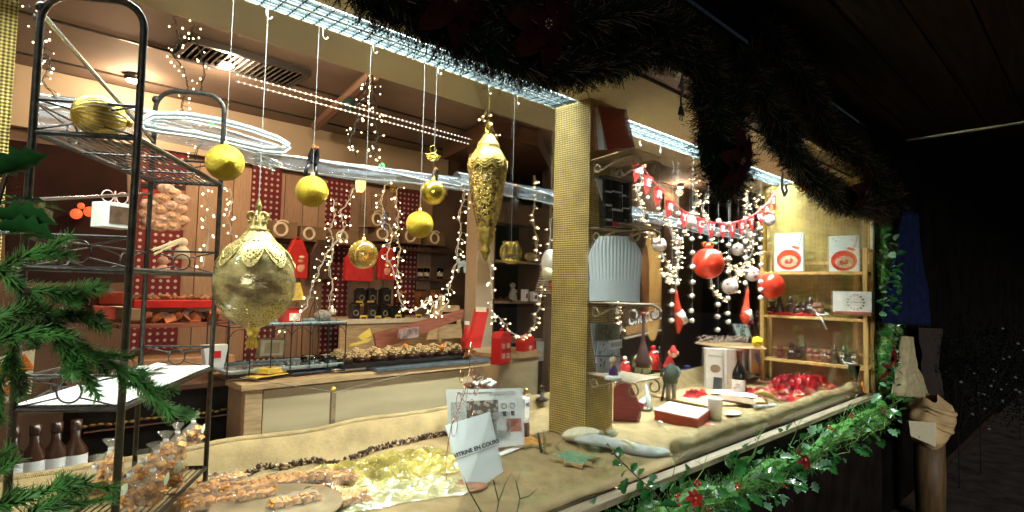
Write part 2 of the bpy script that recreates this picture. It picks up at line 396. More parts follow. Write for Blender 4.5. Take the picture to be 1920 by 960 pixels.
# shop walls
bw = struct('back_wall', Mb().box((1.0, 4.10, 1.33), (6, .06, 2.66)), wallbr)
x = .75; k = 0
for i in range(19):
    wd = (.118, .092, .135)[i % 3]
    part(bw, 'plank', Mb().box((x+wd/2, 4.058, 1.62), (wd-.006, .022, 1.30)), plankm if i % 2 else plankm2)
    x += wd
    if x > 3.02: break
part(bw, 'valance_panel', Mb().box((1.2, 4.03, 2.46), (3.72, .05, .33)), mat('valance_paint', (.42, .34, .25), .6, var=.06, vs=4))
for px0, px1 in ((250, 346), (470, 526), (611, 657), (745, 785)):
    a = P(px0, 400, y=4.03); c = P(px1, 400, y=4.03)
    part(bw, 'polka_dot_strip', Mb().box(((a.x+c.x)/2, 4.038, 1.62), (c.x-a.x, .012, 1.34)), polka)
struct('side_wall', Mb().box((-2.0, 3.6, 1.3), (.06, 5, 2.7)), wallbr)
struct('recess_wall', Mb().box((3.7, 4.45, 1.33), (1.4, .06, 2.66)), wallbr)
rb = struct('partition_wall', Mb().box((6.9, 3.30, 1.33), (6.7, .06, 2.66)), mat('taupe_wall', (.10, .072, .05), .7, var=.2, vs=4))
for px0, px1, m in ((1240, 1268, wallbr), (1313, 1362, dark), (1366, 1398, mat('taupe_panel', (.20, .15, .10), .6, var=.1)), (1400, 1438, wallbr)):
    a = P(px0, 500, y=3.27); c = P(px1, 500, y=3.27)
    part(rb, 'wall_panel', Mb().box(((a.x+c.x)/2, 3.255, 1.3), (c.x-a.x, .03, 2.5)), m, bevel=.004)
# column behind the tall lantern
a = P(893, 560, y=3.2); c = P(926, 560, y=3.2)
one('shop_column', Mb().box(((a.x+c.x)/2, 3.27, 1.32), (c.x-a.x, .13, 2.62)), mat('column_paint', (.50, .40, .28), .6, var=.08, vs=5), 'tall beige square column standing in the shop below the tall gold lantern', 'column', bevel=.006)
# end wall of the display
ew = struct('end_wall', Mb().box((4.385, 1.44, 1.57), (.06, .70, 1.50)), wick2)
part(ew, 'edge_trim', Mb().box((4.36, 1.083, 1.50), (.04, .016, 1.36)), mat('pale_trim', (.70, .66, .50), .4, var=.1))
part(ew, 'back_trim', Mb().box((4.343, 1.783, 1.50), (.02, .02, 1.3)), gold)
# front frame of the window
fr = struct('window_frame', Mb().box((1.6, 1.16, 2.372), (5.7, .08, .13)), mat('frame_bronze', (.10, .085, .06), .35, .5, var=.2))
part(fr, 'frame_lip', Mb().box((1.6, 1.10, 2.318), (5.7, .03, .014)), mat('lip_metal', (.62, .58, .46), .3, .5, var=.1))
part(fr, 'frame_groove', Mb().box((1.6, 1.195, 2.305), (5.7, .012, .010)), dark)
part(fr, 'end_post', Mb().box((4.44, 1.10, 1.60), (.05, .07, 1.5)), MATS['frame_bronze'])
# glass
gl = one('window_pane', Mb().box((1.57, 1.108, 1.59), (5.56, .006, 1.44)), pane, 'large clear front pane of the lit shop window', 'window pane')
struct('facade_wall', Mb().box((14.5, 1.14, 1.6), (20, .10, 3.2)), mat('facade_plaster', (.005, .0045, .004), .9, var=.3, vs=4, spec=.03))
# pillar clad in woven gold
PX0, PX1, PY0, PY1 = 1.888, 2.070, 1.499, 1.703
one('clad_pillar', Mb().box(((PX0+PX1)/2, (PY0+PY1)/2, (SD+ZS)/2), (PX1-PX0, PY1-PY0, ZS-SD-.004)), wick, 'square pillar clad in gold woven wallcovering between the two halves of the window', 'pillar', bevel=.003)
a = P(29, 100, y=1.97)
one('clad_pillar', Mb().box((a.x-.35, 2.03, (SD+ZS)/2), (.70, .12, ZS-SD-.004)), wick, 'gold woven panel at the far left edge behind the black rack', 'pillar')
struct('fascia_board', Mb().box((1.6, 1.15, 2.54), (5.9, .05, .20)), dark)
# awning over the pavement
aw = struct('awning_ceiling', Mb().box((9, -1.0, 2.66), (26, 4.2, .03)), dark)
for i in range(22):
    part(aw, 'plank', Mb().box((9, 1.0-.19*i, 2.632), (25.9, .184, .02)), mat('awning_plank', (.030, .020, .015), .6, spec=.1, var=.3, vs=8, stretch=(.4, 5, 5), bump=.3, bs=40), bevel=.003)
a = P(1700, 262, z=2.45); c = P(1920, 228, z=2.45); c = c+(c-a)*.5
one('awning_rod', Mb().tube([a, c], .012, 8), steel, 'thin pale metal rod crossing the dark under the awning at right', 'rod')
# ------------------------------------------------------------------ fluorescent trough lights
fin_me = None
finm = mat('prism_louvre', (.008, .018, .023), .5, spec=.25, var=.3, vs=60)
for k, (x0, x1, lab) in enumerate(((-1.1, 1.925, 'long twin tube fluorescent trough with louvres above the left half of the window'), (2.20, 4.5, 'twin tube fluorescent trough with louvres above the right half of the window'))):
    t = thing('fluorescent_light', lab, 'ceiling light', ((x0+x1)/2, (YT0+YT1)/2, ZS), 0, 'fluorescent troughs in the window soffit')
    L = x1-x0; W = YT1-YT0
    part(t, 'housing', Mb().box((0, 0, .075), (L, W, .01)).box((0, -W/2+.004, .04), (L, .008, .06)).box((0, W/2-.004, .04), (L, .008, .06)), white)
    part(t, 'divider', Mb().box((0, 0, .008), (L, .010, .016)), white)
    for j in range(-3, 4):
        if j: part(t, 'louvre_blade', Mb().box((0, j*.018, .000), (L, .003, .013)), finm)
    for yy in (-.036, .036):
        part(t, 'tube', Mb().tube([(-L/2+.02, yy, .045), (L/2-.02, yy, .045)], .010, 10), tubem, True)
    nf = int(L/.042); fb = Mb().box((0, -.037, .006), (.004, .062, .020), (0, .5, 0)).box((0, .037, .006), (.004, .062, .020), (0, .5, 0))
    if fin_me is None: fin_me = mesh('louvre_fin', fb, finm)
    for i in range(nf): link('louvre_fin', fin_me, t, (-L/2+(i+.5)*L/nf, 0, 0))
    for yy in (-.036, .036):
        l = area((0, yy, .034), L-.1, .055, (72 if k == 0 else 225)*L/3, COOL); l.parent = t
# ------------------------------------------------------------------ shop ceiling spots
def spot(px, py, label, power, r=.035, z=2.60, col=WARM, y=None):
    p = P(px, py, z=z) if y is None else P(px, py, y=y)
    t = thing('spotlight', label, 'spotlight', p, 0, 'spotlights on the shop ceiling')
    part(t, 'housing', Mb().lathe([(.0, .05), (r*1.15, .05), (r*1.3, 0), (r*1.05, -.004)], n=20), iron, True)
    part(t, 'bulb', Mb().ball((0, 0, -.004), r, 16, 8, (1, 1, .35)), bulbc, True)
    point((0, 0, -.06), power*.8, col, .04, t); return t
spot(425, 121, 'bright warm ceiling spotlight in front of the black vent at upper left', 24)
spot(973, 270, 'small bright spotlight on the shop ceiling right of the tall gold lantern', 20, .02)
spot(1276, 350, 'small bright spotlight glimpsed behind the red letter bunting', 12, .03, y=3.1)
spot(640, 40, 'added ceiling spotlight lighting the back shelves of the shop', 30)  # extra lamp added to light the shop, not an observed fitting
spot(250, 150, 'added ceiling spotlight lighting the back corner of the shop behind the rack', 9)  # likewise added for the interior light
spot(112, 333, 'bright lamp glowing behind the far left of the black rack', .6, .02, y=2.9)
# ================================================================== display: burlap ground cloth
def hz(x, y):
    n = noise.noise(Vector((x*2.2, y*3.1, .3)))*.012 + abs(noise.noise(Vector((x*3.1+y*5, y*2.2-x, 4.1))))*-.011+.004 + noise.noise(Vector((x*7, y*9, 1.7)))*.004
    z = SD + n
    if y > 1.93:                                   # rolled up along the back
        t = min(1, (y-1.93)/.10); z += .082*t*t*(3-2*t) + .006*noise.noise(Vector((x*5, 0, 2)))*t
    d = math.hypot((x-2.02)/.22, (y-1.86)/.16)
    z += .07*max(0, 1-d)**1.5
    d2 = math.hypot((x-1.86)/.10, (y-1.44)/.07); z += .045*max(0, 1-d2)
    if x > 2.15: z += .004*math.sin(x*9+y*14)
    return z
bc = one('burlap_cloth', Mb().grid(lambda u, v: (-1.15+5.48*u, 1.118+.93*v, hz(-1.15+5.48*u, 1.118+.93*v)+(.0 if v > 0 else -.012)), 260, 60), burl, 'wide tan burlap cloth covering the display ledge on both sides of the pillar', 'burlap cloth', smooth=True)
# roll of burlap along the front edge, right half
pts = []; rs = []
for i in range(61):
    x = 1.99+2.30*i/60; pts.append((x, 1.150+.006*math.sin(x*6), SD+.030+.004*math.sin(x*11))); rs.append(.036+.006*noise.noise(Vector((x*4, 0, 0)))+.003*math.sin(x*23))
rs[0] = .030
one('burlap_roll', Mb().tube(pts, rs, 14), burl, 'thick rolled edge of burlap along the front of the right half of the window', 'burlap roll', smooth=True)
pts = [(-1.1+.07*i, 2.045+.004*math.sin(i*.8), hz(-1.1+.07*i, 2.04)+.002) for i in range(47)]
one('burlap_roll', Mb().tube(pts, [.011+.004*noise.noise(Vector((i*.35, 0, 0))) for i in range(47)], 12), burl, 'rolled burlap hem along the back of the left half of the window', 'burlap roll', smooth=True)
def onb(px, py, dz=0):        # point on the display cloth seen at a pixel
    z = SD
    for _ in range(3):
        p = P(px, py, z=z); z = hz(p.x, p.y) if 1.118 < p.y < 2.05 else SD
    p.z += dz; return p
# ================================================================== black iron rack
AR, AL, BR, BL = Vector((.253, 1.375)), Vector((.095, 1.480)), Vector((.557, 1.844)), Vector((.399, 1.949))
rk = thing('display_rack', 'tall black iron folding rack with wire shelves at the left of the window', 'rack', (.33, 1.66, SD))
Rw = lambda v, z: Vector((v.x, v.y, z))
def frame(a, b, ztop, r, dz=.03):
    rad = .055; d = (b-a).normalized(); L = (b-a).length
    pts = [Rw(a, SD)]
    pts.append(Rw(a, ztop-rad))
    for i in range(1, 7): t = PI/2*i/6; q = a+d*rad*(1-math.cos(t)); pts.append(Rw(q, ztop-rad+rad*math.sin(t)))
    for i in range(0, 7): t = PI/2*i/6; q = b-d*rad*(1-math.sin(t)); pts.append(Rw(q, ztop-rad+rad*math.cos(t)))
    pts.append(Rw(b, SD))
    return Mb().tube(pts, r, 10)
ztA = P(262, 12, y=1.40).z; ztB = P(415, 178, y=1.85).z
part(rk, 'side_frame', frame(AL, AR, ztA, .0075), iron, True, world=True)
part(rk, 'side_frame', frame(BL, BR, ztB, .0068), iron, True, world=True)
shelves = (1.787, 1.517, 1.240, .945)
for k, z in enumerate(shelves):
    if k == 3: q = [Rw(AL, z-.0), Rw(AR, z), Rw(BR, z+.01), Rw(BL, z+.01)]
    else: q = [Rw(AL, z), Rw(AR, z), Rw(BR, z), Rw(BL, z)]
    sh = part(rk, 'shelf_frame', Mb().tube(q+[q[0]], .0062, 8), iron, world=True)
    # wires run from the near frame to the far one
    n = 12
    me = None
    for i in range(1, n):
        a = q[0].lerp(q[1], i/n); c = q[3].lerp(q[2], i/n); L = Vector(rk.location)
        bb = Mb().tube([a-L, c-L], .0018, 5); o = link('shelf_wire', mesh('shelf_wire', bb, iron), sh)
    for t in (.3, .65):
        a = q[0].lerp(q[3], t); c = q[1].lerp(q[2], t); L = Vector(rk.location)
        link('cross_wire', mesh('cross_wire', Mb().tube([a-L-Vector((0, 0, .004)), c-L-Vector((0, 0, .004))], .0022, 5), iron), sh)
# ring and cross ornaments on the side frames and back, above each shelf
def orn(a, b, z0, h, n=1):
    for i in range(n):
        p = a.lerp(b, i/n); q = a.lerp(b, (i+1)/n); c = (p+q)/2; d = (q-p).normalized(); rr = h*.36
        M = Mb(); pts = [Vector((*(c+d*rr*math.cos(2*PI*t/24)), z0+h/2+rr*math.sin(2*PI*t/24))) for t in range(25)]
        M.tube(pts, .0022, 5)
        for sx in (-1, 1):
            for sz in (-1, 1):
                e = p if sx < 0 else q
                M.tube([(*e, z0+h/2+sz*h/2), (*(c+d*rr*.8*sx), z0+h/2+sz*rr*.55)], .002, 5)
        M.tube([(*p, z0+h), (*q, z0+h)], .003, 6)
        part(rk, 'ring_ornament', M, iron, world=True)
for z in shelves[:3]:
    orn(AL, AR, z+.004, .062); orn(BL, BR, z+.004, .062)
orn(AL, BL, 1.24, .06, 2); orn(AL, BL, 1.517, .06, 2); orn(AL, BL, 1.787, .06, 2)
part(rk, 'brace_bar', Mb().tube([Rw(AL, 2.03), Rw(BL, 1.905)], .005, 6).tube([Rw(AL, 1.65), Rw(BL, 1.75)], .004, 6), steel, world=True)
for v, z in ((BL, ztB), (AL, ztA)): part(rk, 'finial', Mb().ball(Rw(v, z-.03), .011, 10, 8), iron, True, world=True)
# on the rack: paper lining on the third shelf, folded card, striped ornament
q = [Rw(AL, 1.2485), Rw(AR, 1.2485), Rw(BR, 1.2485), Rw(BL, 1.2485)]
one('shelf_paper', Mb().slab(q, .0015), pattern_mat('lace_paper', (.42, .58, .66), (.84, .84, .78), printed(60, .42, (1, 5, 1)), .7, 0, .001, .2), 'pale lace paper lining the third shelf of the rack', 'shelf paper')
p = P(278, 697, z=1.256)
b = Mb().box((0, 0, .003), (.075, .05, .003), (0, -.10, 0)).box((.002, 0, .008), (.07, .048, .002), (0, -.28, 0))
one('folded_card', b, white, 'small folded pale card lying on the lace paper of the rack', 'card', p, rot=(0, 0, .3))
p = P(186, 216, z=1.835); p.z = 1.795
t = thing('striped_ornament', 'fluted gold ornament lying on its side on the top shelf of the rack', 'ornament', p, .25)
t.scale = (.80, .80, .80)
r = .05
prof = [(.001, -.062)]+[(r*math.sin(PI*i/14)**.8, -.06*math.cos(PI*i/14)) for i in range(1, 14)]+[(.001, .062)]
part(t, 'body', Mb().lathe(prof, (0, 0, .047), 72, .05, 18, rot=(0, PI/2, 0)), gold, True)
b = Mb()
for j in range(18):
    a = 2*PI*j/18
    b.tube([((-.056*math.cos(PI*i/10)), r*1.03*math.sin(PI*i/10)**.8*math.cos(a), .047+r*1.03*math.sin(PI*i/10)**.8*math.sin(a)) for i in range(1, 10)], .0016, 4)
part(t, 'stripes', b, mat('pale_stripe', (.85, .80, .55), .3, .3, var=.1), True)
part(t, 'cap', Mb().lathe([(.001, .0), (.011, 0), (.010, .014), (.001, .016)], (.062, 0, .047), 14, rot=(0, PI/2, 0)), gold, True)
# white gift box with ribbon on second shelf side of rack
p = P(212, 428, y=1.93)
t = thing('gift_box', 'small white window gift box with curled ribbon behind the rack', 'gift box', p, .4)
part(t, 'box', Mb().box((0, 0, .035), (.085, .06, .07)), white, bevel=.002)
part(t, 'window', Mb().box((0, -.031, .035), (.06, .002, .048)), mat('brown_pane', (.16, .09, .06), .2, var=.3))
for k in range(3):
    part(t, 'ribbon_loop', Mb().ring((-.02+.02*k, 0, .088), .016, .0016, (0, 0, k), 16, 5), mat('pink_ribbon', (.75, .50, .45), .4, var=.1))
# bags of caramels on the bottom shelf
bagM = []
def candy_bag(loc, rz, label, s=1.0, group='cellophane bags of caramels on the rack'):
    t = thing('caramel_bag', label, 'candy bag', loc, rz, group); t.scale = (s, s, s)
    if not bagM:
        rr = random.Random(3)
        b = Mb()
        for i in range(16):
            x = rr.uniform(-.024, .024); y = rr.uniform(-.014, .014); z = .010+.016*(i//5)+rr.uniform(-.002, .002)
            b.box((x, y, z), (.021, .015, .012), (rr.uniform(-.6, .6), rr.uniform(-.6, .6), rr.uniform(0, 3)))
            b.add([(x-.017, y, z), (x-.010, y-.005, z+.006), (x-.010, y+.005, z-.006)], [(0, 1, 2)])
        bagM.append(mesh('caramels', b, caram))
        def f(u, v):
            a = 2*PI*u; z = .098*v; k = (1-.0*v) if v < .55 else max(.10, 1-(v-.55)/.22*.9) if v < .78 else .10+(v-.78)*2.6
            wob = 1+.10*noise.noise(Vector((math.cos(a)*2, math.sin(a)*2, v*6)))
            return ((.036*math.cos(a)*k*wob), (.023*math.sin(a)*k*wob), z)
        bagM.append(mesh('cellophane', Mb().grid(f, 22, 18), cell, True))
        bagM.append(mesh('ribbon_tie', Mb().lathe([(.006, .072), (.007, .076), (.006, .080)], n=10), white))
        bagM.append(mesh('leaf_tag', Mb().ext([(0, 0), (.007, .006), (.009, .015), (.006, .024), (0, .030), (-.006, .024), (-.009, .014), (-.006, .005)], .001, (.012, -.022, .040), (0, .5, .3)), mat('leaf_tag_card', (.70, .78, .62), .5, var=.1)))
    for me in bagM: 
        o = link(me.name.split('.')[0], me, t)
    t.children[0]['kind'] = 'stuff'
    return t
bags = [(360, 838, 'fullest caramel bag at the far right end of the rack shelf'), (330, 862, 'caramel bag second from the far end of the rack shelf'), (308, 880, 'caramel bag standing mid shelf with its tag turned left'),
        (290, 905, 'caramel bag behind the pale blue tie in the row on the rack'), (262, 925, 'caramel bag nearest the front frame of the rack'), (240, 955, 'caramel bag cut by the bottom edge of the photo right of the rack post'),
        (318, 915, 'caramel bag at the front edge of the bottom rack shelf'), (283, 945, 'caramel bag at the bottom edge of the photo on the rack shelf')]
for k, (px, py, lab) in enumerate(bags):
    p = P(px, py, z=.955+.0); p.z = .953
    candy_bag(p, .5+k*.9, lab, 1.1)
for k, (px, py, lab) in enumerate(((175, 940, 'caramel bag seen left of the front rack post with a pale leaf tag'), (205, 900, 'caramel bag behind the front post of the rack'))):
    candy_bag(P(px, py, z=.953), 1.2+k, lab, 1.1)
# dark jars with white labels on a reddish shelf behind the rack
a = P(0, 905, z=.90); 
sh = one('low_shelf', Mb().box((.26, 2.34, .80), (1.15, .24, .03)), redwood, 'low red brown board carrying the dark jars behind the rack', 'shelf', bevel=.003)
for k, px in enumerate((22, 62, 102, 138)):
    p = P(px, 880, y=2.32); p.z = .816
    t = thing('syrup_bottle', ('first', 'second', 'third', 'fourth')[k]+' dark bottle with a white label from the left on the low shelf', 'bottle', p, 0, 'dark bottles on the low shelf')
    part(t, 'body', Mb().lathe([(.001, 0), (.033, 0), (.035, .01), (.035, .13), (.014, .165), (.013, .21), (.001, .21)], n=20), choc, True)
    part(t, 'label', Mb().lathe([(.0358, .045), (.0358, .12)], n=20), white, True)
    part(t, 'cap', Mb().lathe([(.016, .195), (.016, .225), (.001, .226)], n=14), choc, True)
# ================================================================== hanging ornaments
def hook(p, label, rz=.3):
    t = one('ceiling_hook', Mb().tube([(0, 0, 0), (0, 0, -.012)]+[(.010-.010*math.cos(a), 0, -.022-.010*math.sin(a)) for a in [PI*i/8 for i in range(9)]], .0016, 6), white, label, 'hook', p, 'white hooks along the window light', rot=(0, 0, rz))
    return t
hk = [((500, 12), 'first'), ((606, 52), 'second'), ((700, 80), 'third'), ((822, 122), 'fourth'), ((916, 160), 'fifth'), ((970, 180), 'sixth')]
for (q, n) in hk:
    hook(P(*q, z=ZS-.003), n+' white hook from the left below the left light trough')
for q, n in (((1200, 262), 'white hook just right of the red book under the right light trough'), ((1238, 275), 'second white hook under the right light trough'), ((1296, 305), 'white hook beside the hanging garland under the right light trough')):
    hook(P(*q, z=ZS-.003), n)
def thread(p, ztop, lean=(0, 0)):
    return Mb().tube([(0, 0, 0), (lean[0], lean[1], ztop-p.z)], .0007, 5)
def bauble(px, py, rpx, y, m, label, group=None, n=32, lean=0, cap=True, name='bauble', cat='bauble'):
    p = P(px, py, y=y); r = S(rpx, p)*.985
    t = thing(name, label, cat, p, U(0, 3), group)
    part(t, 'ball', Mb().ball((0, 0, 0), r, n, n*2//3), m, True)
    part(t, 'cap', Mb().lathe([(.001, r+.009), (.0055, r+.009), (.0065, r-.002)], n=12), gold, True)
    part(t, 'loop', Mb().ring((0, 0, r+.013), .005, .0009, n=12, m=5), gold, True)
    th_ = thread(Vector((0, 0, p.z+r+.018)), ZS, (0, 0)); th_.v = [(v[0], v[1], v[2]+r+.018) for v in th_.v]
    part(t, 'thread', th_, thr)
    return t, p, r
G = 'gold baubles in the left half of the window'
bauble(422, 305, 34.5, 1.68, goldgl, 'largest gold glitter bauble hanging beside the top of the rack', G)
bauble(585, 359, 30, 1.69, goldgl, 'gold glitter bauble hanging under the black clamp left of centre', G)
bauble(787, 421, 26, 1.68, goldgl, 'gold glitter bauble hanging lower beside the brown shelf boxes', G)
bauble(812, 361, 24, 1.72, goldsat, 'smooth satin gold bauble hanging below the gold wire loops', G)
t, p, r = bauble(681, 477, 27.5, 1.68, amber, 'transparent amber glass bauble in front of the red aprons', G)
t, p, r = bauble(958, 474, 3, 1.70, gold, 'gold wire cage bauble right of the tall gold lantern', G)
rr = S(21, p); b = Mb()
for j in range(16):
    a = 2*PI*j/16; b.tube([(rr*math.sin(PI*i/12)*math.cos(a), rr*math.sin(PI*i/12)*math.sin(a), rr*math.cos(PI*i/12)) for i in range(13)], .0011, 5)
for zz in (-.6, .0, .75): b.tube([(rr*math.sqrt(1-zz*zz)*math.cos(2*PI*i/20), rr*math.sqrt(1-zz*zz)*math.sin(2*PI*i/20), rr*zz) for i in range(21)], .0011, 5)
part(t, 'wire_cage', b, goldsat, True)
# flat gold wire loops above the satin bauble
p = P(812, 290, y=1.72); b = Mb()
b.ring((0, 0, .020), .014, .0016, n=18); 
for k in range(3): b.tube([(.030*math.cos(2*PI*i/20)*(1-.18*k), .014*math.sin(2*PI*i/20), -.008*k-.002+.003*math.sin(i)) for i in range(21)], .0022, 5)
one('wire_loops', b, goldsat, 'flattened coil of gold wire hanging above the satin bauble', 'ornament', p, smooth=True)
# spring clamps
def clamp(px, py, y, label, rz=0, s=1.0):
    p = P(px, py, y=y); t = thing('spring_clamp', label, 'clamp', p, rz, 'black spring clamps on the rolled film', rot=(0, .15, rz)); t.scale = (s, s, s)
    for sx in (-1, 1):
        part(t, 'jaw', Mb().ext([(sx*.002, -.01), (sx*.012, -.012), (sx*.014, .01), (sx*.008, .035), (sx*.001, .036), (sx*.006, .012)], .018), black, bevel=.002)
        part(t, 'handle', Mb().tube([(sx*.010, 0, -.010), (sx*.016, 0, -.035), (sx*.013, 0, -.055)], [.006, .0055, .005], 8), black, True)
        part(t, 'orange_tip', Mb().tube([(sx*.005, 0, .030), (sx*.004, 0, .042)], .005, 8), orange)
    part(t, 'spring', Mb().ring((0, 0, -.004), .008, .002), steel)
YF = 1.955
clamp(587, 300, 1.90, 'black spring clamp above the second gold glitter bauble', .2, 1.25)
clamp(816, 331, 1.90, 'black spring clamp just above the satin bauble', .3, .9)
clamp(968, 366, 1.90, 'black and orange spring clamp hanging above the wire cage bauble', .5, 1.2)
clamp(1213, 412, 1.90, 'black and orange spring clamp beside the paper chef hat', .4, 1.1)
clamp(1283, 436, 1.90, 'spring clamp on the film under the bunting letter Y', .4, 1.0)
clamp(1424, 440, 1.90, 'spring clamp at the right end of the rolled film', .4, 1.2)
# rolled clear film hung across the back of the display
def film_roll(pix, y, r, label, seed=1):
    ptsw = [P(px, py, y=y) for px, py in pix]
    fine = []
    for i in range(len(ptsw)-1):
        for k in range(14): fine.append(ptsw[i].lerp(ptsw[i+1], k/14))
    fine.append(ptsw[-1]); n = 22; vs = []
    for i, c in enumerate(fine):
        cr = r*(1+.25*noise.noise(Vector((c.x*3, seed, 0))))
        for j in range(n):
            a = 2*PI*j/n; q = cr*(1+.30*noise.noise(Vector((c.x*4.2, math.cos(a)*1.6+seed, math.sin(a)*1.6)))+.10*math.sin(a*5+c.x*9))
            vs.append((c.x, c.y+q*math.cos(a)*.7, c.z+q*math.sin(a)))
    fs = [(i*n+j, i*n+(j+1) % n, (i+1)*n+(j+1) % n, (i+1)*n+j) for i in range(len(fine)-1) for j in range(n)]
    t = thing('film_roll', label, 'rolled film', fine[0]); part(t, 'film', Mb().add(vs, fs), film, True, world=True)
    cm2 = mat('film_highlight', (.80, .90, 1), .12, .0, var=.05, coat=1)  # pale tubes along the film are painted highlights
    for e in range(3):
        a0 = e*1.35+seed; b = Mb(); pt = []
        for i, cc in enumerate(fine):
            a = a0+.9*math.sin(cc.x*3.1+e*2)+.5*noise.noise(Vector((cc.x*5, e, 0))); pt.append((cc.x, cc.y+r*1.0*math.cos(a)*.7-.004, cc.z+r*1.02*math.sin(a)))
        b.tube(pt, [(.0022+.0040*abs(noise.noise(Vector((i*.35, e, 3))))) for i in range(len(pt))], 5); part(t, 'highlight_streak', b, cm2, True, world=True)
    return t
film_roll(((60, 205), (270, 232), (400, 262), (520, 296)), 1.95, .040, 'thick crumpled roll of clear film and smeared tube reflections across the upper left behind the rack', 1)  # film here also stands for smeared reflections of the tubes
lp = [P(px, py, y=1.90) for px, py in ((262, 226), (285, 213), (350, 214), (410, 224), (470, 240), (520, 258), (541, 270), (530, 279), (490, 276), (430, 262), (360, 248), (300, 240), (268, 234))]
fl_ = []
for i in range(len(lp)):
    for j in range(6): fl_.append(lp[i].lerp(lp[(i+1) % len(lp)], j/6))
t = thing('reflection_loop', 'bright curved loop shaped as a tube reflection behind the top of the rack', 'rolled film', lp[0])
for dz, rr_ in ((0, .0075), (-.016, .004)): part(t, 'fold', Mb().tube([v+Vector((0, dz, dz)) for v in fl_+[fl_[0]]], rr_, 6), mat('film_highlight', (.80, .90, 1)), True, world=True)  # solid bright tubes stand in for reflected tube light
film_roll(((478, 290), (585, 312), (700, 326), (860, 344)), 1.94, .026, 'slimmer tube of rolled clear film in the middle behind the gold baubles', 2)
film_roll(((855, 338), (1000, 362), (1100, 385), (1200, 402), (1330, 432), (1450, 444)), 1.95, .034, 'roll of clear film running behind the pillar to the right half', 3)
# tall gold lantern ornament
p = P(911, 440, y=1.70); k = dep(p)/F
def Lz(py): return (440-py)*k
t = thing('lantern_ornament', 'tall tapering gold mercury glass ornament left of the pillar', 'ornament', p)
part(t, 'cap', Mb().lathe([(.001, Lz(248)), (9*k, Lz(250)), (16*k, Lz(262)), (20*k, Lz(268)), (22*k, Lz(272)), (21*k, Lz(276)), (27*k, Lz(284)), (34*k, Lz(296)), (36*k, Lz(303))], n=36, rib=.02, nr=9), mat('antique_gold', (.38, .27, .06), .4, .6, var=.3, vs=50, bump=.8, bs=150), True)
b = Mb()
for j in range(9):      # swags
    a0 = 2*PI*j/9; 
    for q in (0, 1, 2): b.tube([(37*k*math.cos(a0+2*PI/9*s/8), 37*k*math.sin(a0+2*PI/9*s/8), Lz(300+q*5+9*math.sin(PI*s/8))) for s in range(9)], 1.6*k, 5)
part(t, 'swag', b, MATS['antique_gold'], True)
part(t, 'glass_body', Mb().lathe([(35*k, Lz(302)), (36*k, Lz(318)), (34*k, Lz(340)), (30*k, Lz(370)), (24*k, Lz(400)), (17*k, Lz(428)), (15*k, Lz(432))], n=48, rib=.035, nr=12), mercury, True)
part(t, 'foot', Mb().lathe([(17*k, Lz(426)), (18*k, Lz(430)), (14*k, Lz(436)), (16*k, Lz(442)), (10*k, Lz(456)), (7*k, Lz(464)), (11*k, Lz(469)), (8*k, Lz(474)), (4*k, Lz(484)), (.001, Lz(492))], n=28, rib=.06, nr=10), MATS['antique_gold'], True)
part(t, 'ring', Mb().ring((0, 0, Lz(238)), 11*k, 3*k, (0, 0, 1.2)), goldsat, True)
part(t, 'thread', Mb().tube([(0, 0, Lz(228)), (0, 0, ZS-p.z)], .0018, 6), goldsat)
# large round gold lantern ornament
p = P(478, 530, y=1.66); k = dep(p)/F
def Lz(py): return (530-py)*k
t = thing('lantern_ornament', 'large round smoky gold glass ornament with lace collar beside the rack', 'ornament', p)
prof = [(14*k, Lz(445)), (34*k, Lz(452)), (54*k, Lz(470)), (67*k, Lz(495)), (73*k, Lz(525)), (72*k, Lz(548)), (63*k, Lz(572)), (48*k, Lz(592)), (28*k, Lz(606)), (14*k, Lz(614))]
part(t, 'glass_globe', Mb().lathe(prof, n=64, rib=.012, nr=8), smoky, True)
lm = bpy.data.materials.new('lace_filigree'); lm.use_nodes = True; nt = lm.node_tree; bb = nt.nodes['Principled BSDF']
bb.inputs['Base Color'].default_value = (.42, .33, .12, 1); bb.inputs['Roughness'].default_value = .4; bb.inputs['Metallic'].default_value = .4
tc = nd(nt, 'ShaderNodeTexCoord'); vo = nd(nt, 'ShaderNodeTexVoronoi', Scale=110.0, feature='DISTANCE_TO_EDGE'); nt.links.new(tc.outputs['Object'], vo.inputs['Vector'])
nt.links.new(mth(nt, 'LESS_THAN', vo.outputs[0], .17), bb.inputs['Alpha'])
def collar(zf, amp, ph, sc_=1.0):
    # lace: hangs from the neck with a scalloped lower hem
    def f(u, v):
        a = 2*PI*u; tt = v*(.55+.45*abs(math.sin(a*4+ph)))*amp
        i = tt*(len(prof)-1); i0 = min(len(prof)-2, int(i)); r0 = prof[i0][0]+(prof[i0+1][0]-prof[i0][0])*(i-i0); z0 = prof[i0][1]+(prof[i0+1][1]-prof[i0][1])*(i-i0)
        return ((r0+.0018)*math.cos(a), (r0+.0018)*math.sin(a), z0+.001)
    return f
part(t, 'lace_collar', Mb().grid(collar(0, .36, .4), 128, 14), lm, True)
b = Mb()
for hem in (.36, .30):
    f = collar(0, hem, .4); b.tube([Vector(f(i/128, 1))*1.004 for i in range(129)], 1.0*k, 5)
part(t, 'lace_hem', b, goldl, True)
def low(u, v):
    a = 2*PI*u; tt = 1-v*(.28+.10*abs(math.sin(a*3.5))); i = tt*(len(prof)-1); i0 = min(len(prof)-2, int(i))
    r0 = prof[i0][0]+(prof[i0+1][0]-prof[i0][0])*(i-i0); z0 = prof[i0][1]+(prof[i0+1][1]-prof[i0][1])*(i-i0)
    return ((r0+.0016)*math.cos(a), (r0+.0016)*math.sin(a), z0)
part(t, 'lower_filigree', Mb().grid(low, 96, 10), lm, True)
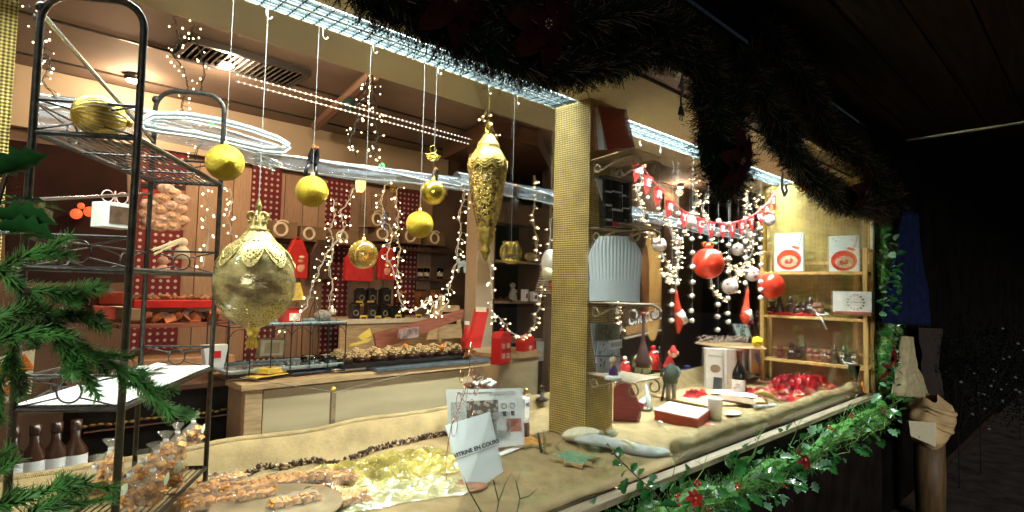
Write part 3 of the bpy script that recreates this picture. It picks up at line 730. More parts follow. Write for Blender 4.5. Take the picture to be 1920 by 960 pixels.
part(t, 'fluted_neck', Mb().lathe([(34*k, Lz(453)), (30*k, Lz(447)), (22*k, Lz(436)), (20*k, Lz(432)), (22*k, Lz(430)), (15*k, Lz(428)), (14*k, Lz(414)), (8*k, Lz(402)), (5*k, Lz(392)), (7*k, Lz(388)), (4*k, Lz(380)), (2*k, Lz(372))], n=48, rib=.05, nr=12), goldl, True)
for j in range(6):
    a = 2*PI*j/6; part(t, 'scroll_handle', Mb().ring((13*k*math.cos(a), 13*k*math.sin(a), Lz(405)), 7*k, 2.2*k, (0, 0, a), 14, 6).ball((15*k*math.cos(a), 15*k*math.sin(a), Lz(416)), 4*k, 8, 6), goldl, True)
b = Mb().lathe([(15*k, Lz(613)), (9*k, Lz(620)), (11*k, Lz(624)), (6*k, Lz(632)), (.001, Lz(638))], n=20)
for j in range(14):
    a = 2*PI*j/14; b.tube([(4*k*math.cos(a), 4*k*math.sin(a), Lz(624)), (9*k*math.cos(a), 9*k*math.sin(a), Lz(638)), (10*k*math.cos(a), 10*k*math.sin(a), Lz(652))], .9*k, 4)
part(t, 'tail_tassel', b, gold, True)
part(t, 'thread', Mb().tube([(0, 0, Lz(372)), (0, 0, ZS-p.z)], .0012, 5), thr)
# ================================================================== things lying on the left burlap
# twisted garland of dark chocolate beads
px_ = [(392, 902), (420, 900), (440, 904), (470, 893), (490, 880), (525, 882), (560, 874), (590, 868), (615, 877), (640, 872), (665, 862), (700, 848), (750, 836), (800, 824), (832, 818), (860, 812)]
pts = [onb(a, c, .012) for a, c in px_]
t = thing('bead_garland', 'twisted garland of dark brown beads curving over the burlap on the left', 'garland', pts[0])
b = Mb(); b2 = Mb(); rr = random.Random(5)
for i in range(len(pts)-1):
    L = (pts[i+1]-pts[i]).length; n = max(2, int(L/.0030))
    for j in range(n):
        q = pts[i].lerp(pts[i+1], j/n)+Vector((rr.uniform(-.005, .005), rr.uniform(-.006, .006), rr.uniform(-.006, .008)))
        (b if rr.random() < .75 else b2).ball(q, rr.uniform(.004, .007), 6, 4, (1.5, .8, .8), (rr.uniform(0, 3), rr.uniform(0, 3), 0))
part(t, 'dark_beads', b, choc, True, world=True, kind='stuff'); part(t, 'pale_beads', b2, mat('bronze_bead', (.42, .30, .20), .3, .5, var=.3), True, world=True, kind='stuff')
# yellow cellophane, crumpled
def crumple(c, sx, sy, rz, amp, f, seed, m, name, label, cat, th=0):
    def g(u, v):
        x = (u-.5)*sx; y = (v-.5)*sy; z = (1-2.2*abs(noise.noise(Vector((x*f*.8+seed, y*f*1.5+x*4, seed))))) * amp*.8 + amp*.55*(1-2*abs(noise.noise(Vector((x*f*2.1, y*f*3.4+seed+x*6, 5))))) + amp*.25*noise.noise(Vector((x*f*7, y*f*8, seed))); z = max(0, z*.75)
        z *= (min(u, 1-u, v, 1-v)*5 if min(u, 1-u, v, 1-v) < .2 else 1); wx = .02*noise.noise(Vector((v*4, seed, 0))); wy = .02*noise.noise(Vector((u*4, seed, 3)))
        X = (x+wx)*math.cos(rz)-(y+wy)*math.sin(rz); Y = (x+wx)*math.sin(rz)+(y+wy)*math.cos(rz)
        return (X, Y, z+.004+hz(c.x+X, c.y+Y)-hz(c.x, c.y))
    return one(name, Mb().grid(g, 90, 54), m, label, cat, c, smooth=False)
crumple(onb(735, 880), .52, .26, -.10, .040, 9, 2.0, goldfoil, 'cellophane_sheet', 'crumpled yellow cellophane spread between the bead garland and the sign', 'cellophane')
crumple(onb(760, 925), .42, .17, -.25, .028, 8, 7.0, mat('pale_cellophane', (.66, .66, .34), .12, var=.2, vs=10, alpha=.5, coat=1, bump=2, bs=30, spec=1), 'cellophane_sheet', 'paler sheet of cellophane nearest the bottom edge below the sign', 'cellophane')
crumple(onb(610, 905), .26, .18, .2, .030, 12, 4.0, mat('copper_cellophane', (.55, .30, .14), .15, .3, var=.4, vs=25, alpha=.8, coat=1, bump=2, bs=50), 'cellophane_sheet', 'coppery brown crumpled wrap above the round wooden plate', 'cellophane')
# round plate with rows of caramel bags
pc = onb(520, 965)
t = thing('wooden_plate', 'round brown plate at the bottom of the photo under the caramel bags', 'plate', pc+Vector((0, 0, .006)))
part(t, 'dish', Mb().lathe([(.001, .002), (.12, .002), (.165, .016), (.168, .020), (.163, .021), (.12, .008), (.001, .008)], n=48), mat('plate_wood', (.26, .20, .12), .3, var=.25, vs=14, coat=.4), True)
rr = random.Random(9)
blk = None
def caramel_tray(px, py, n, m, rz, label):
    c = onb(px, py, .014)
    t = thing('caramel_pack', label, 'caramel pack', c, rz, 'packs of wrapped caramels on the plate')
    for i in range(n):
        for j in range(m):
            bb = Mb().box((0, 0, .009), (.022, .019, .016)); 
            for s in (-1, 1): bb.add([(s*.011, -.007, .013), (s*.011, .007, .005), (s*.019, .009, .014), (s*.019, -.008, .008)], [(0, 1, 2, 3)])
            o = link('caramel', cm[0], t, ((i-n/2)*.0255+rr.uniform(-.002, .002), (j-m/2)*.024+rr.uniform(-.002, .002), rr.uniform(0, .004)), (rr.uniform(-.25, .25), rr.uniform(-.25, .25), rr.uniform(-.3, .3)))
    def g(u, v):
        x = (u-.5)*(n*.0265+.02); y = (v-.5)*(m*.025+.02); e = min(u, 1-u, v, 1-v)
        return (x-.012, y-.012, (.024+.006*noise.noise(Vector((x*60, y*60, 0))))*min(1, e*8))
    part(t, 'wrapper', Mb().grid(g, 24, 12), cell, True)
    part(t, 'leaf_tag', Mb().ext([(0, 0), (.008, .006), (.009, .016), (.004, .026), (-.004, .026), (-.009, .015), (-.007, .005)], .001, (0, -.02, .034), (1.2, .3, .8)), MATS['leaf_tag_card'])
bb = Mb().box((0, 0, .009), (.022, .019, .016))
for s in (-1, 1): bb.add([(s*.011, -.007, .013), (s*.011, .007, .005), (s*.019, .009, .014), (s*.019, -.008, .008)], [(0, 1, 2, 3)])
cm = [mesh('caramel', bb, caram)]
caramel_tray(440, 945, 9, 2, -.12, 'long pack of copper wrapped caramels in front on the plate')
caramel_tray(500, 918, 9, 3, -.12, 'second long pack of copper wrapped caramels behind on the plate')
caramel_tray(375, 935, 5, 3, .3, 'caramel pack leaning by the rack foot left of the plate')
caramel_tray(600, 905, 4, 2, -.4, 'caramel pack half on the coppery wrap above the plate')
caramel_tray(420, 912, 5, 2, .05, 'caramel pack at the left edge of the plate near the garland')
caramel_tray(655, 905, 3, 2, -.5, 'small caramel pack on the copper wrap right of the plate')
caramel_tray(670, 942, 3, 3, -.35, 'caramel pack nearest the bottom edge right of the plate')
caramel_tray(560, 950, 5, 2, -.1, 'caramel pack at the very bottom edge on the plate')
# copper spiral wire card holder + white sign
def facing(p): d = CAMP-p; return math.atan2(d.x, -d.y)      # rotation that turns -y to the camera
c = onb(872, 912)
def quad_thing(name, corners, y0, y1, th, m, label, cat, lean=0):
    """thin board through four pixel corners TL,TR,BR,BL; left edge at depth y0, right edge y1"""
    c0, c1, c2, c3 = corners
    A = P((c0[0]+c3[0])/2, (c0[1]+c3[1])/2, y=y0); B_ = P((c1[0]+c2[0])/2, (c1[1]+c2[1])/2, y=y1); h = B_-A; n0 = Vector((h.y, -h.x, 0)).normalized(); n0.z = lean; M0 = (A+B_)/2
    def hit(px, py):
        d = CAMR @ Vector((px-960, -(py-480), -F)); return CAMP + d*((M0-CAMP).dot(n0)/d.dot(n0))
    q = [hit(*c) for c in corners]
    t = thing(name, label, cat, (q[2]+q[3])/2)
    ex = ((q[1]-q[0])+(q[2]-q[3]))/2; ez = ((q[0]-q[3])+(q[1]-q[2]))/2; W_, H_ = ex.length, ez.length; ex.normalize(); nn = ex.cross(ez).normalized(); ez = nn.cross(ex); ez.normalize(); nn = -nn
    o = (q[0]+q[1]+q[2]+q[3])/4 - t.location
    M = Matrix((ex, -nn*1.0, ez)).transposed()       # local x right, y away, z up
    if (M @ Vector((0, -1, 0))).dot(CAMP-(q[0]))<0: M = Matrix((ex, nn, ez)).transposed()
    t['_w'] = W_; 
    def tr(bb):
        bb.v = [tuple(o + M @ Vector(v)) for v in bb.v]; return bb
    qq = [q[3]-t.location, q[2]-t.location, q[1]-t.location, q[0]-t.location]; part(t, 'board', Mb().hexa([v+nn*th/2 for v in qq], [v-nn*th/2 for v in qq]), m, bevel=min(.001, th*.3))
    del t['_w']
    return t, tr, W_, H_
t, tr, W_, H_ = quad_thing('sign_card', ((834, 798), (919, 772), (944, 884), (878, 930)), 1.45, 1.37, .0015, paperw, 'white card reading VITRINE EN COURS standing on the front burlap', 'sign', lean=.30)
tb = xf(text_mb('VITRINE EN COURS', .0172, .0007), (.002, -.0016, .006), (0, .10, 0)); part(t, 'lettering', tr(tb), ink, label='black capitals VITRINE EN COURS')
part(t, 'underline', tr(Mb().box((.002, -.0016, -.006), (.142, .0008, .0012), (0, .10, 0))), ink)
# spiral holder behind the card
p0 = onb(880, 915, .004)
b = Mb(); kk = dep(p0)/F
def pix(px, py, y): return P(px, py, y=y)
for cx_, cy_, rr_ in ((905, 652, 0), (865, 705, 12), (888, 700, 12), (872, 738, 15), (893, 728, 13), (860, 752, 16), (884, 765, 16), (852, 800, 18), (905, 770, 12)):
    if rr_:
        q = pix(cx_, cy_, 1.45); b.ring(q, rr_*dep(q)/F, .0012, (0, .2, .6), 22, 5)
b.tube([pix(838, 910, 1.45), pix(836, 860, 1.45), pix(846, 800, 1.45), pix(870, 740, 1.45), pix(882, 690, 1.45)], .0014, 6)
t = thing('wire_holder', 'copper wire spiral card holder standing behind the white sign', 'card holder', p0)
part(t, 'spiral', b, copper, True, world=True)
b = Mb(); q = pix(882, 655, 1.45); part(t, 'star', Mb().ext([(.022*math.cos(PI/2+i*PI/5)*(1 if i % 2 == 0 else .42), .022*math.sin(PI/2+i*PI/5)*(1 if i % 2 == 0 else .42)) for i in range(10)], .003, tuple(q-Vector(t.location)), (0, .2, .5)), copper)
part(t, 'stem', Mb().tube([q, pix(880, 690, 1.45)], .0012, 6), copper, world=True)
part(t, 'base_disc', Mb().lathe([(.001, 0), (.052, 0), (.055, .004), (.05, .007), (.001, .007)], (0, .0, 0), 30), mat('copper_plate', (.50, .22, .12), .3, .5, var=.2), True)
# folded newspaper poster leaning
t, tr, W_, H_ = quad_thing('newspaper_page', ((836, 730), (980, 728), (984, 834), (844, 850)), 1.72, 1.60, .0012, mat('newsprint', (.70, .74, .74), .7, var=.05, vs=6), 'newspaper page with photos leaning behind the white sign', 'newspaper', lean=.25)
H2 = H_
def blockp(name, x, z, w_, h_, m, rot=0): return part(t, name, tr(Mb().box((x*W_/2, -.0014, z*H_/2), (w_*W_, .001, h_*H_), (0, rot, 0))), m)
photo = pattern_mat('news_photo', (.10, .09, .09), (.45, .40, .34), speck(60, .45), .6, 0, .0002, .1)
blockp('photo', -.10, .25, .42, .36, photo); blockp('photo', .72, -.28, .20, .22, mat('news_photo_red', (.42, .16, .12), .6, var=.4, vs=60))
blockp('photo', -.05, -.28, .30, .22, mat('news_photo_dark', (.12, .14, .10), .6, var=.5, vs=60))
txm = pattern_mat('news_text', (.66, .70, .70), (.25, .26, .28), printed(160, .55, (1, 1, 5)), .7, 0, .0002, .1)
for (x, z, w_, h_) in ((-.72, .1, .20, .5), (.40, -.25, .22, .45), (.05, -.60, .5, .16), (.45, .82, .36, .06)): blockp('text_column', x, z, w_, h_, txm)
part(t, 'headline', tr(xf(text_mb('Dessert en demonstration', .013), (-.045, -.0016, H_/2-.014))), ink)
for k in range(2):
    part(t, 'drawing', tr(Mb().ring(((.48+.22*k)*W_/2, -.002, .38*H_/2), .010, .0012, n=12).box(((.48+.22*k)*W_/2, -.002, .12*H_/2), (.014, .001, .018))), ink)
# folded sheet below the newspaper
one('paper_sheet', Mb().slab([onb(935, 852, .006), onb(984, 832, .006), onb(988, 838, .006), onb(938, 858, .006)], .0015), white, 'narrow strip of white paper lying at the foot of the newspaper', 'paper')
# plate with wrapped dark chocolates, behind the newspaper
p = P(905, 722, y=1.86)
t = thing('chocolate_dish', 'dark dish piled with white wrapped chocolates above the newspaper', 'dish', p+Vector((0, 0, -.015)))
part(t, 'stand', Mb().lathe([(.05, -.13), (.052, -.125), (.012, -.11), (.012, -.01), (.03, 0)], n=20), choc, True)
part(t, 'bowl', Mb().lathe([(.001, -.004), (.06, .0), (.082, .016), (.078, .017), (.055, .004), (.001, .002)], n=32), choc, True)
for i, (x, y, z, rz, sw) in enumerate(((-.045, 0, .022, .3, 1), (0, -.02, .03, -.4, 1), (.04, .0, .025, .9, 1), (-.01, .02, .045, .2, 0), (-.06, -.02, .018, 1.4, 0), (.02, -.035, .022, .1, 1))):
    part(t, 'wrapped_chocolate', Mb().box((x, y, z), (.045, .022, .012), (.2, -.3, rz)), mat('spotted_wrap', (.62, .70, .66), .4, var=.4, vs=120) if sw else choc, bevel=.003)
# maple leaf boards, clip
def leafboard(px, py, s, rz, m, label, th=.012, tilt=0):
    pts = [(0, -.05), (.010, -.018), (.040, -.026), (.034, -.008), (.062, .006), (.040, .018), (.046, .036), (.020, .030), (.012, .046), (0, .070), (-.012, .046), (-.020, .030), (-.046, .036), (-.040, .018), (-.062, .006), (-.034, -.008), (-.040, -.026), (-.010, -.018)]
    b = Mb().ext([(x*s, z*s) for x, z in pts], th, (0, 0, 0), (PI/2, 0, 0))
    c = onb(px, py, .010)
    t = thing('maple_leaf_board', label, 'wooden leaf', c, rz); part(t, 'board', b, wood, bevel=.001)
    part(t, 'painted_face', Mb().ext([(x*s*.9, z*s*.9) for x, z in pts], .0012, (0, 0, th/2+.001), (PI/2, 0, 0)), m)
    b = Mb()
    for (x, z) in ((.05, .006), (0, .06), (-.05, .006), (.03, -.02), (-.03, -.02)): b.tube([(0, -.02*s, th/2+.002), (x*s, z*s, th/2+.002)], .0008, 4)
    part(t, 'vein', b, goldl)
leafboard(1070, 866, 1.6, 1.0, mat('leaf_teal', (.05, .22, .15), .5, col2=(.16, .32, .18), vs=14), 'green painted wooden maple leaf lying front right of the metal clip')
leafboard(990, 836, 1.5, 2.2, mat('leaf_orange', (.62, .22, .03), .5, col2=(.66, .40, .12), vs=12), 'orange painted wooden maple leaf beside the newspaper')
c = onb(1022, 850, .0)
t = thing('metal_clip', 'tall dark metal clip standing between the two wooden leaves', 'clip', c, .5, rot=(0, -.18, .4))
part(t, 'blade', Mb().ext([(-.010, 0), (.012, 0), (.010, .05), (.006, .092), (-.010, .094), (-.014, .05)], .004, (0, 0, .0)), steel, bevel=.001)
part(t, 'blade', Mb().ext([(-.008, 0), (.014, 0), (.010, .045), (.002, .080), (-.006, .080)], .004, (.002, .016, .0), (-.12, 0, 0)), iron, bevel=.001)
part(t, 'pivot', Mb().tube([(-.012, .006, .03), (.014, .006, .03)], .005, 10), steel, True)
# jar, box with letters, lantern behind
p = onb(978, 820)
p = P(978, 800, y=1.80); p.z = SD+.01
t = thing('printed_box', 'upright white box with blue capital letters behind the newspaper', 'box', p, .35)
part(t, 'carton', Mb().box((0, 0, .065), (.05, .05, .13)), white, bevel=.002)
part(t, 'lettering', xf(text_mb('PTS', .024, .0008), (.004, -.026, .10)), blue); part(t, 'lettering', xf(text_mb('E', .024, .0008), (.012, -.026, .03)), blue)
t = thing('jam_jar', 'small dark jam jar in front of the white box with blue letters', 'jar', P(983, 815, y=1.70)+Vector((0, 0, 0))); t.location.z = SD+.006
part(t, 'glass', Mb().lathe([(.001, 0), (.020, 0), (.022, .006), (.022, .05), (.016, .058)], n=20), dred, True); part(t, 'lid', Mb().lathe([(.018, .058), (.018, .070), (.001, .071)], n=20), white, True)
t = thing('spice_mill', 'small black mill with a clear top left of the pillar foot', 'mill', P(1016, 778, y=1.98)); t.location.z = SD+.06
part(t, 'base', Mb().lathe([(.001, 0), (.032, 0), (.03, .012), (.010, .02), (.012, .05), (.001, .05)], n=20), black, True); part(t, 'top', Mb().lathe([(.014, .05), (.018, .06), (.012, .075), (.001, .08)], n=16), gglass, True)
# christmas stocking lying in front of the pillar
st = [onb(a, c_, .012) for a, c_ in ((1080, 826), (1110, 828), (1150, 838), (1190, 848), (1225, 855), (1255, 850))]
def ribbon_body(pts, wd, hts, name, m, t, n=14):
    vs = []; K = len(pts)
    for i, p in enumerate(pts):
        d = (pts[min(i+1, K-1)]-pts[max(i-1, 0)]).normalized(); s = Vector((-d.y, d.x, 0)).normalized()
        for j in range(n):
            a = 2*PI*j/n; vs.append(p+s*wd[i]*math.cos(a)+Vector((0, 0, hts[i]*math.sin(a))))
    fs = [(i*n+j, i*n+(j+1) % n, (i+1)*n+(j+1) % n, (i+1)*n+j) for i in range(K-1) for j in range(n)]+[tuple(range(n-1, -1, -1)), tuple((K-1)*n+j for j in range(n))]
    o = part(t, name, Mb().add(vs, fs), m, True, world=True); md = o.modifiers.new('s', 'SUBSURF'); md.levels = md.render_levels = 1; return o
felt = mat('grey_blue_felt', (.50, .55, .54), .95, var=.12, vs=30, bump=1, bs=400, sheen=.3)
feltw = mat('cream_felt', (.82, .80, .56), .95, var=.12, vs=40, bump=1, bs=400, sheen=.3)
t = thing('christmas_stocking', 'pale grey felt stocking with cream cuff lying in front of the pillar', 'stocking', st[0])
ribbon_body(st, [.062, .064, .062, .066, .062, .030], [.016, .018, .018, .018, .016, .010], 'foot', felt, t)
cf = [onb(a, c_, .022) for a, c_ in ((1070, 822), (1090, 825), (1110, 829))]
ribbon_body(cf, [.078, .084, .080], [.026, .032, .028], 'cuff', feltw, t)
for k in range(2):
    q = onb(1092, 812+14*k, .034); part(t, 'cuff_button', Mb().ball(q, .005, 8, 6, (1, 1, .4)), ink, world=True)
part(t, 'hanging_loop', Mb().tube([onb(1078, 826, .02), onb(1055, 830, .012), onb(1042, 842, .012), onb(1050, 850, .01)], .0016, 6), mat('brown_cord', (.18, .12, .07), .8), world=True)
q = onb(1148, 830, .035)
b = Mb().ball(q, .020, 14, 10, (1, 1, .7)); part(t, 'felt_flower', b, mat('green_felt', (.36, .42, .30), .95, var=.2, bump=1, bs=300), True, world=True)
b = Mb()
for j in range(40):
    d = Vector((R.gauss(0, 1), R.gauss(0, 1), abs(R.gauss(0, 1)))).normalized(); b.tube([q, q+d*.030], .0008, 4)
part(t, 'feather_tuft', b, feltw, world=True, kind='stuff')
for a in ((1120, 822, 1135, 832), (1160, 838, 1190, 852), (1165, 848, 1185, 858)):
    part(t, 'felt_leaf', Mb().tube([onb(a[0], a[1], .03), onb((a[0]+a[2])/2, (a[1]+a[3])/2, .034), onb(a[2], a[3], .026)], [.003, .009, .003], 8), feltw, True, world=True)
# ================================================================== the shop behind
def ordn(k): return ('first', 'second', 'third', 'fourth', 'fifth', 'sixth', 'seventh', 'eighth', 'ninth', 'tenth', 'eleventh', 'twelfth', 'thirteenth', 'fourteenth', 'fifteenth', 'sixteenth')[k]
YW = 4.04
# --- counter with a slate top
t = thing('shop_counter', 'long beige shop counter with a slate top behind the burlap', 'counter', (1.52, 2.72, 0))
cm_ = mat('counter_panel', (.62, .50, .30), .45, var=.08, vs=5, stretch=(.5, 1, 3))
a = P(456, 720, y=2.45); c = P(905, 672, y=2.45)
cx0, cx1 = a.x, c.x; CT = 1.085
part(t, 'front_panel', Mb().box(((cx0+cx1)/2+.04, 2.45, .53), (cx1-cx0-.08, .02, 1.04)), cm_, world=True)
part(t, 'end_stile', Mb().box((cx0+.035, 2.445, .54), (.07, .045, 1.06)), wood, world=True, bevel=.003)
part(t, 'end_panel', Mb().box((cx0+.01, 2.72, .54), (.02, .52, 1.06)), mat('counter_end', (.36, .24, .13), .5, var=.1), world=True)
part(t, 'counter_top', Mb().box(((cx0+cx1)/2, 2.70, CT-.012), (cx1-cx0+.04, .58, .026)), wood, world=True, bevel=.003)
a = P(690, 690, z=CT+.01)
part(t, 'slate_top', Mb().box(((a.x+cx1)/2, 2.66, CT+.010), (cx1-a.x+.02, .52, .016)), slate, world=True, bevel=.002)
# small rail posts with ball tops
for px, lab in ((625, 'slim brass post with a ball top standing behind the burlap left of the sign'), (986, 'slim brass post with a ball top beside the chocolate dish')):
    p = P(px, 735, y=2.10); t = thing('rail_post', lab, 'post', (p.x, p.y, SD+.02), 0, 'ball topped rail posts'); h = p.z-SD-.02
    part(t, 'shaft', Mb().box((0, 0, h/2), (.018, .018, h)), bronze, bevel=.002); part(t, 'ball', Mb().ball((0, 0, h+.010), .011, 14, 10), gold, True)
p0 = P(625, 735, y=2.10); p1 = P(450, 708, y=2.10); p2 = P(770, 700, y=2.14)
one('rail_line', Mb().tube([p1, p0, p2], .0012, 5), steel, 'thin steel line strung through the brass post in front of the counter', 'line')
# yellow wedge box, slate board, white tray on the counter
t = thing('wedge_box', 'yellow card wedge box lying at the left end of the counter', 'box', P(500, 703, z=CT+.02), .35)
part(t, 'lower_card', Mb().box((0, 0, 0), (.17, .07, .004), (.0, 0, 0)), yellow); part(t, 'upper_card', Mb().box((.03, .015, .016), (.12, .08, .022), (0, .05, .2)), yellow, bevel=.002)
one('slate_board', Mb().box((0, 0, 0), (.24, .15, .012)), mat('blue_slate', (.06, .09, .15), .4, var=.2), 'dark blue slate board lying on the counter under the wire stand', 'board', P(578, 694, z=CT+.012), rot=(0, 0, .12), bevel=.002)
one('white_tray', Mb().box((0, 0, 0), (.17, .12, .014)), mat('cream_tray', (.78, .72, .60), .4, var=.05), 'flat cream tray lying on the counter between the slate board and the slate top', 'tray', P(645, 690, z=CT+.012), rot=(0, 0, .05), bevel=.003)
# --- wire cake stand with two glass trays
yS = 2.58
A0 = P(425, 690, y=2.50); A1 = P(645, 668, y=2.50); zb = CT+.035
T0 = P(480, 612, y=2.50); T1 = P(645, 600, y=2.50); zt = T0.z
t = thing('wire_stand', 'black wire stand carrying two bluish glass trays on the counter', 'cake stand', ((A0.x+A1.x)/2, 2.62, CT+.002))
traym = mat('blue_glass_tray', (.36, .50, .55), .12, .2, var=.2, vs=30, coat=.8)
for (x0, x1, z) in ((A0.x, A1.x, zb), (T0.x-.02, T1.x, zt)):
    part(t, 'tray', Mb().box(((x0+x1)/2, 2.63, z), (x1-x0, .26, .006)).tube([(x0, 2.5, z+.008), (x1, 2.5, z+.008), (x1, 2.76, z+.008), (x0, 2.76, z+.008), (x0, 2.5, z+.008)], .006, 6), traym, world=True)
b = Mb(); n = 6
for i in range(n+1):
    x = A0.x+(A1.x-A0.x)*i/n
    for yy in (2.49, 2.77): b.tube([(x, yy, CT+.01), (x, yy, zt+.01)], .0026, 6)
    if i < n:
        for yy in (2.49,): b.tube([(x+(A1.x-A0.x)/n*(.5-.5*math.cos(PI*s/8)), yy, zt-.055+.045*math.sin(PI*s/8)) for s in range(9)], .0018, 5)
for z in (CT+.012, zt): b.tube([(A0.x, 2.49, z), (A1.x, 2.49, z), (A1.x, 2.77, z), (A0.x, 2.77, z), (A0.x, 2.49, z)], .003, 6)
part(t, 'wire_frame', b, iron, world=True)
b = Mb()
for i in range(5):
    x = T0.x+(T1.x-T0.x)*(.1+.2*i); b.tube([(x+.07*s/8-.0, 2.49+.28*s/8, zt+.10*math.sin(PI*s/8)) for s in range(9)], .0022, 5)
part(t, 'dome_wire', b, iron, world=True)
b = Mb(); rr = random.Random(4)
for i in range(26): b.ball((rr.uniform(A0.x+.03, A1.x-.03), rr.uniform(2.53, 2.72), zb+.010), rr.uniform(.008, .014), 7, 5, (1, 1, .5))
one('wrapped_sweets', b, mat('silver_wrap', (.7, .72, .7), .2, .7, var=.3, vs=50), 'silver wrapped sweets scattered on the lower glass tray', 'sweets', smooth=True, kind='stuff')
t, tr, W_, H_ = quad_thing('framed_card', ((486, 634), (541, 634), (530, 669), (478, 671)), 2.66, 2.66, .008, bronze, 'small framed text card standing on the lower glass tray', 'picture frame')
part(t, 'mat_board', tr(Mb().box((0, -.005, 0), (W_*.8, .002, H_*.8))), cream); part(t, 'inner_card', tr(Mb().box((0, -.0065, 0), (W_*.52, .002, H_*.55))), mat('beige_card', (.55, .46, .30), .6, var=.1))
t, tr, W_, H_ = quad_thing('yellow_notice', ((528, 530), (563, 530), (571, 562), (532, 564)), 2.75, 2.75, .002, yellow, 'yellow handwritten notice behind the large round ornament', 'notice')
part(t, 'writing', tr(Mb().box((0, -.0016, 0), (W_*.8, .0008, H_*.75))), pattern_mat('orange_scribble', (.78, .58, .12), (.60, .22, .04), printed(110, .58, (1, 1, 3)), .6, 0, .0002, .1))
t = thing('santa_box', 'red and white novelty box on the upper tray of the wire stand', 'gift box', P(543, 600, y=2.62)); t.location.z = zt+.006
part(t, 'box', Mb().box((0, 0, .03), (.09, .06, .06)), red, bevel=.003); part(t, 'window', Mb().box((.01, -.031, .025), (.05, .002, .035)), cream); part(t, 'lid', Mb().box((0, 0, .064), (.094, .064, .01)), dred, bevel=.002)
t = thing('plush_sheep', 'small grey soft toy lying on the upper tray of the wire stand', 'soft toy', P(605, 600, y=2.66)); t.location.z = zt+.03
part(t, 'body', Mb().ball((0, 0, 0), .03, 14, 10, (1.5, 1, 1)), mat('grey_plush', (.30, .27, .22), .9, var=.3, vs=60, bump=1, bs=200), True); part(t, 'head', Mb().ball((.045, -.01, .02), .018, 12, 8), cream, True)
for px in (580, 612): 
    t = thing('glass_jar_dish', ('round glass dish on the lower tray left of the cupcakes' if px == 612 else 'round glass dish in the middle of the lower tray'), 'glass dish', P(px, 660, y=2.68)); t.location.z = zb+.004
    part(t, 'dish', Mb().lathe([(.001, 0), (.035, 0), (.042, .012), (.040, .028), (.036, .026), (.037, .012), (.001, .006)], n=24), gglass, True); part(t, 'sweets', Mb().lathe([(.036, .014), (.030, .024), (.001, .030)], n=18), cream, True)
# --- nut topped cups on a black tray
B0 = P(642, 680, y=2.48); B1 = P(874, 664, y=2.48)
t = thing('black_tray', 'long black tray under the nut topped chocolate cups', 'tray', ((B0.x+B1.x)/2, 2.58, CT+.020)); L = B1.x-B0.x+.02
part(t, 'base', Mb().box((0, 0, .004), (L, .24, .008)), black, bevel=.002)
b = Mb().box((0, -.12, .012), (L, .006, .022)).box((0, .12, .012), (L, .006, .022)).box((-L/2, 0, .012), (.006, .234, .022)).box((L/2, 0, .012), (.006, .234, .022)); part(t, 'rim', b, black)
cupM = None
nn_ = 8
for row in range(2):
    for i in range(nn_):
        x = B0.x+.035+(L-.09)*i/(nn_-1)+row*.018; y = 2.525+row*.10; r = .040
        lab = ordn(i)+' nut heaped chocolate cup from the left, '+('front' if row == 0 else 'back')+' row of the black tray'
        t = thing('nut_cup', lab, 'nut cup', (x, y, CT+.029), R.uniform(0, 6), 'nut topped chocolate cups')
        if cupM is None:
            b = Mb().lathe([(.001, 0), (.030, 0), (r, .032), (r*.92, .034), (.001, .030)], n=22, rib=.03, nr=11); cupM = [mesh('cup', b, choc, True)]
            b = Mb(); rr = random.Random(2)
            for q in range(46):
                a = rr.uniform(0, 2*PI); d = r*.95*math.sqrt(rr.random()); h = .032+.030*(1-(d/r)**2)+rr.uniform(-.003, .005)
                b.ball((d*math.cos(a), d*math.sin(a), h), .0062, 6, 4, (1.5, .75, .6), (rr.uniform(-.6, .6), rr.uniform(-.6, .6), rr.uniform(0, 3)))
            cupM.append(mesh('nuts', b, nutm, True))
        link('cup', cupM[0], t); o = link('nuts', cupM[1], t); o['kind'] = 'stuff'
        if (row, i) in ((1, 4), (0, 6)): 
            part(t, 'orange_fruit', Mb().ball((.0, 0, .062), .012, 10, 8).ball((.018, .006, .056), .011, 10, 8), orange, True)
# --- slanting reddish lids and wooden box behind the cups
for (q, lab) in ((((640, 668), (700, 655), (700, 670), (640, 684)), 'thin red brown board behind the left nut cups'), (((700, 626), (868, 580), (868, 596), (706, 658)), 'long slanting red brown lid behind the nut cups')):
    quad_thing('slanted_lid', q, 3.0, 3.0, .02, redwood, lab, 'lid')
for (q, lab) in ((((670, 632), (693, 615), (697, 628), (682, 640)), 'yellow card triangle standing behind the nut cups'), (((656, 645), (698, 634), (690, 642), (655, 650)), 'yellow card strip lying behind the nut cups')):
    quad_thing('price_card', q, 2.9, 2.9, .004, yellow, lab, 'price card')
quad_thing('foil_pack', ((745, 618), (783, 612), (783, 632), (748, 636)), 2.95, 2.95, .03, mat('pink_foil', (.55, .42, .42), .2, .5, var=.4, vs=30, bump=1, bs=60), 'crumpled silvery pink foil pack against the slanting lid', 'foil pack')
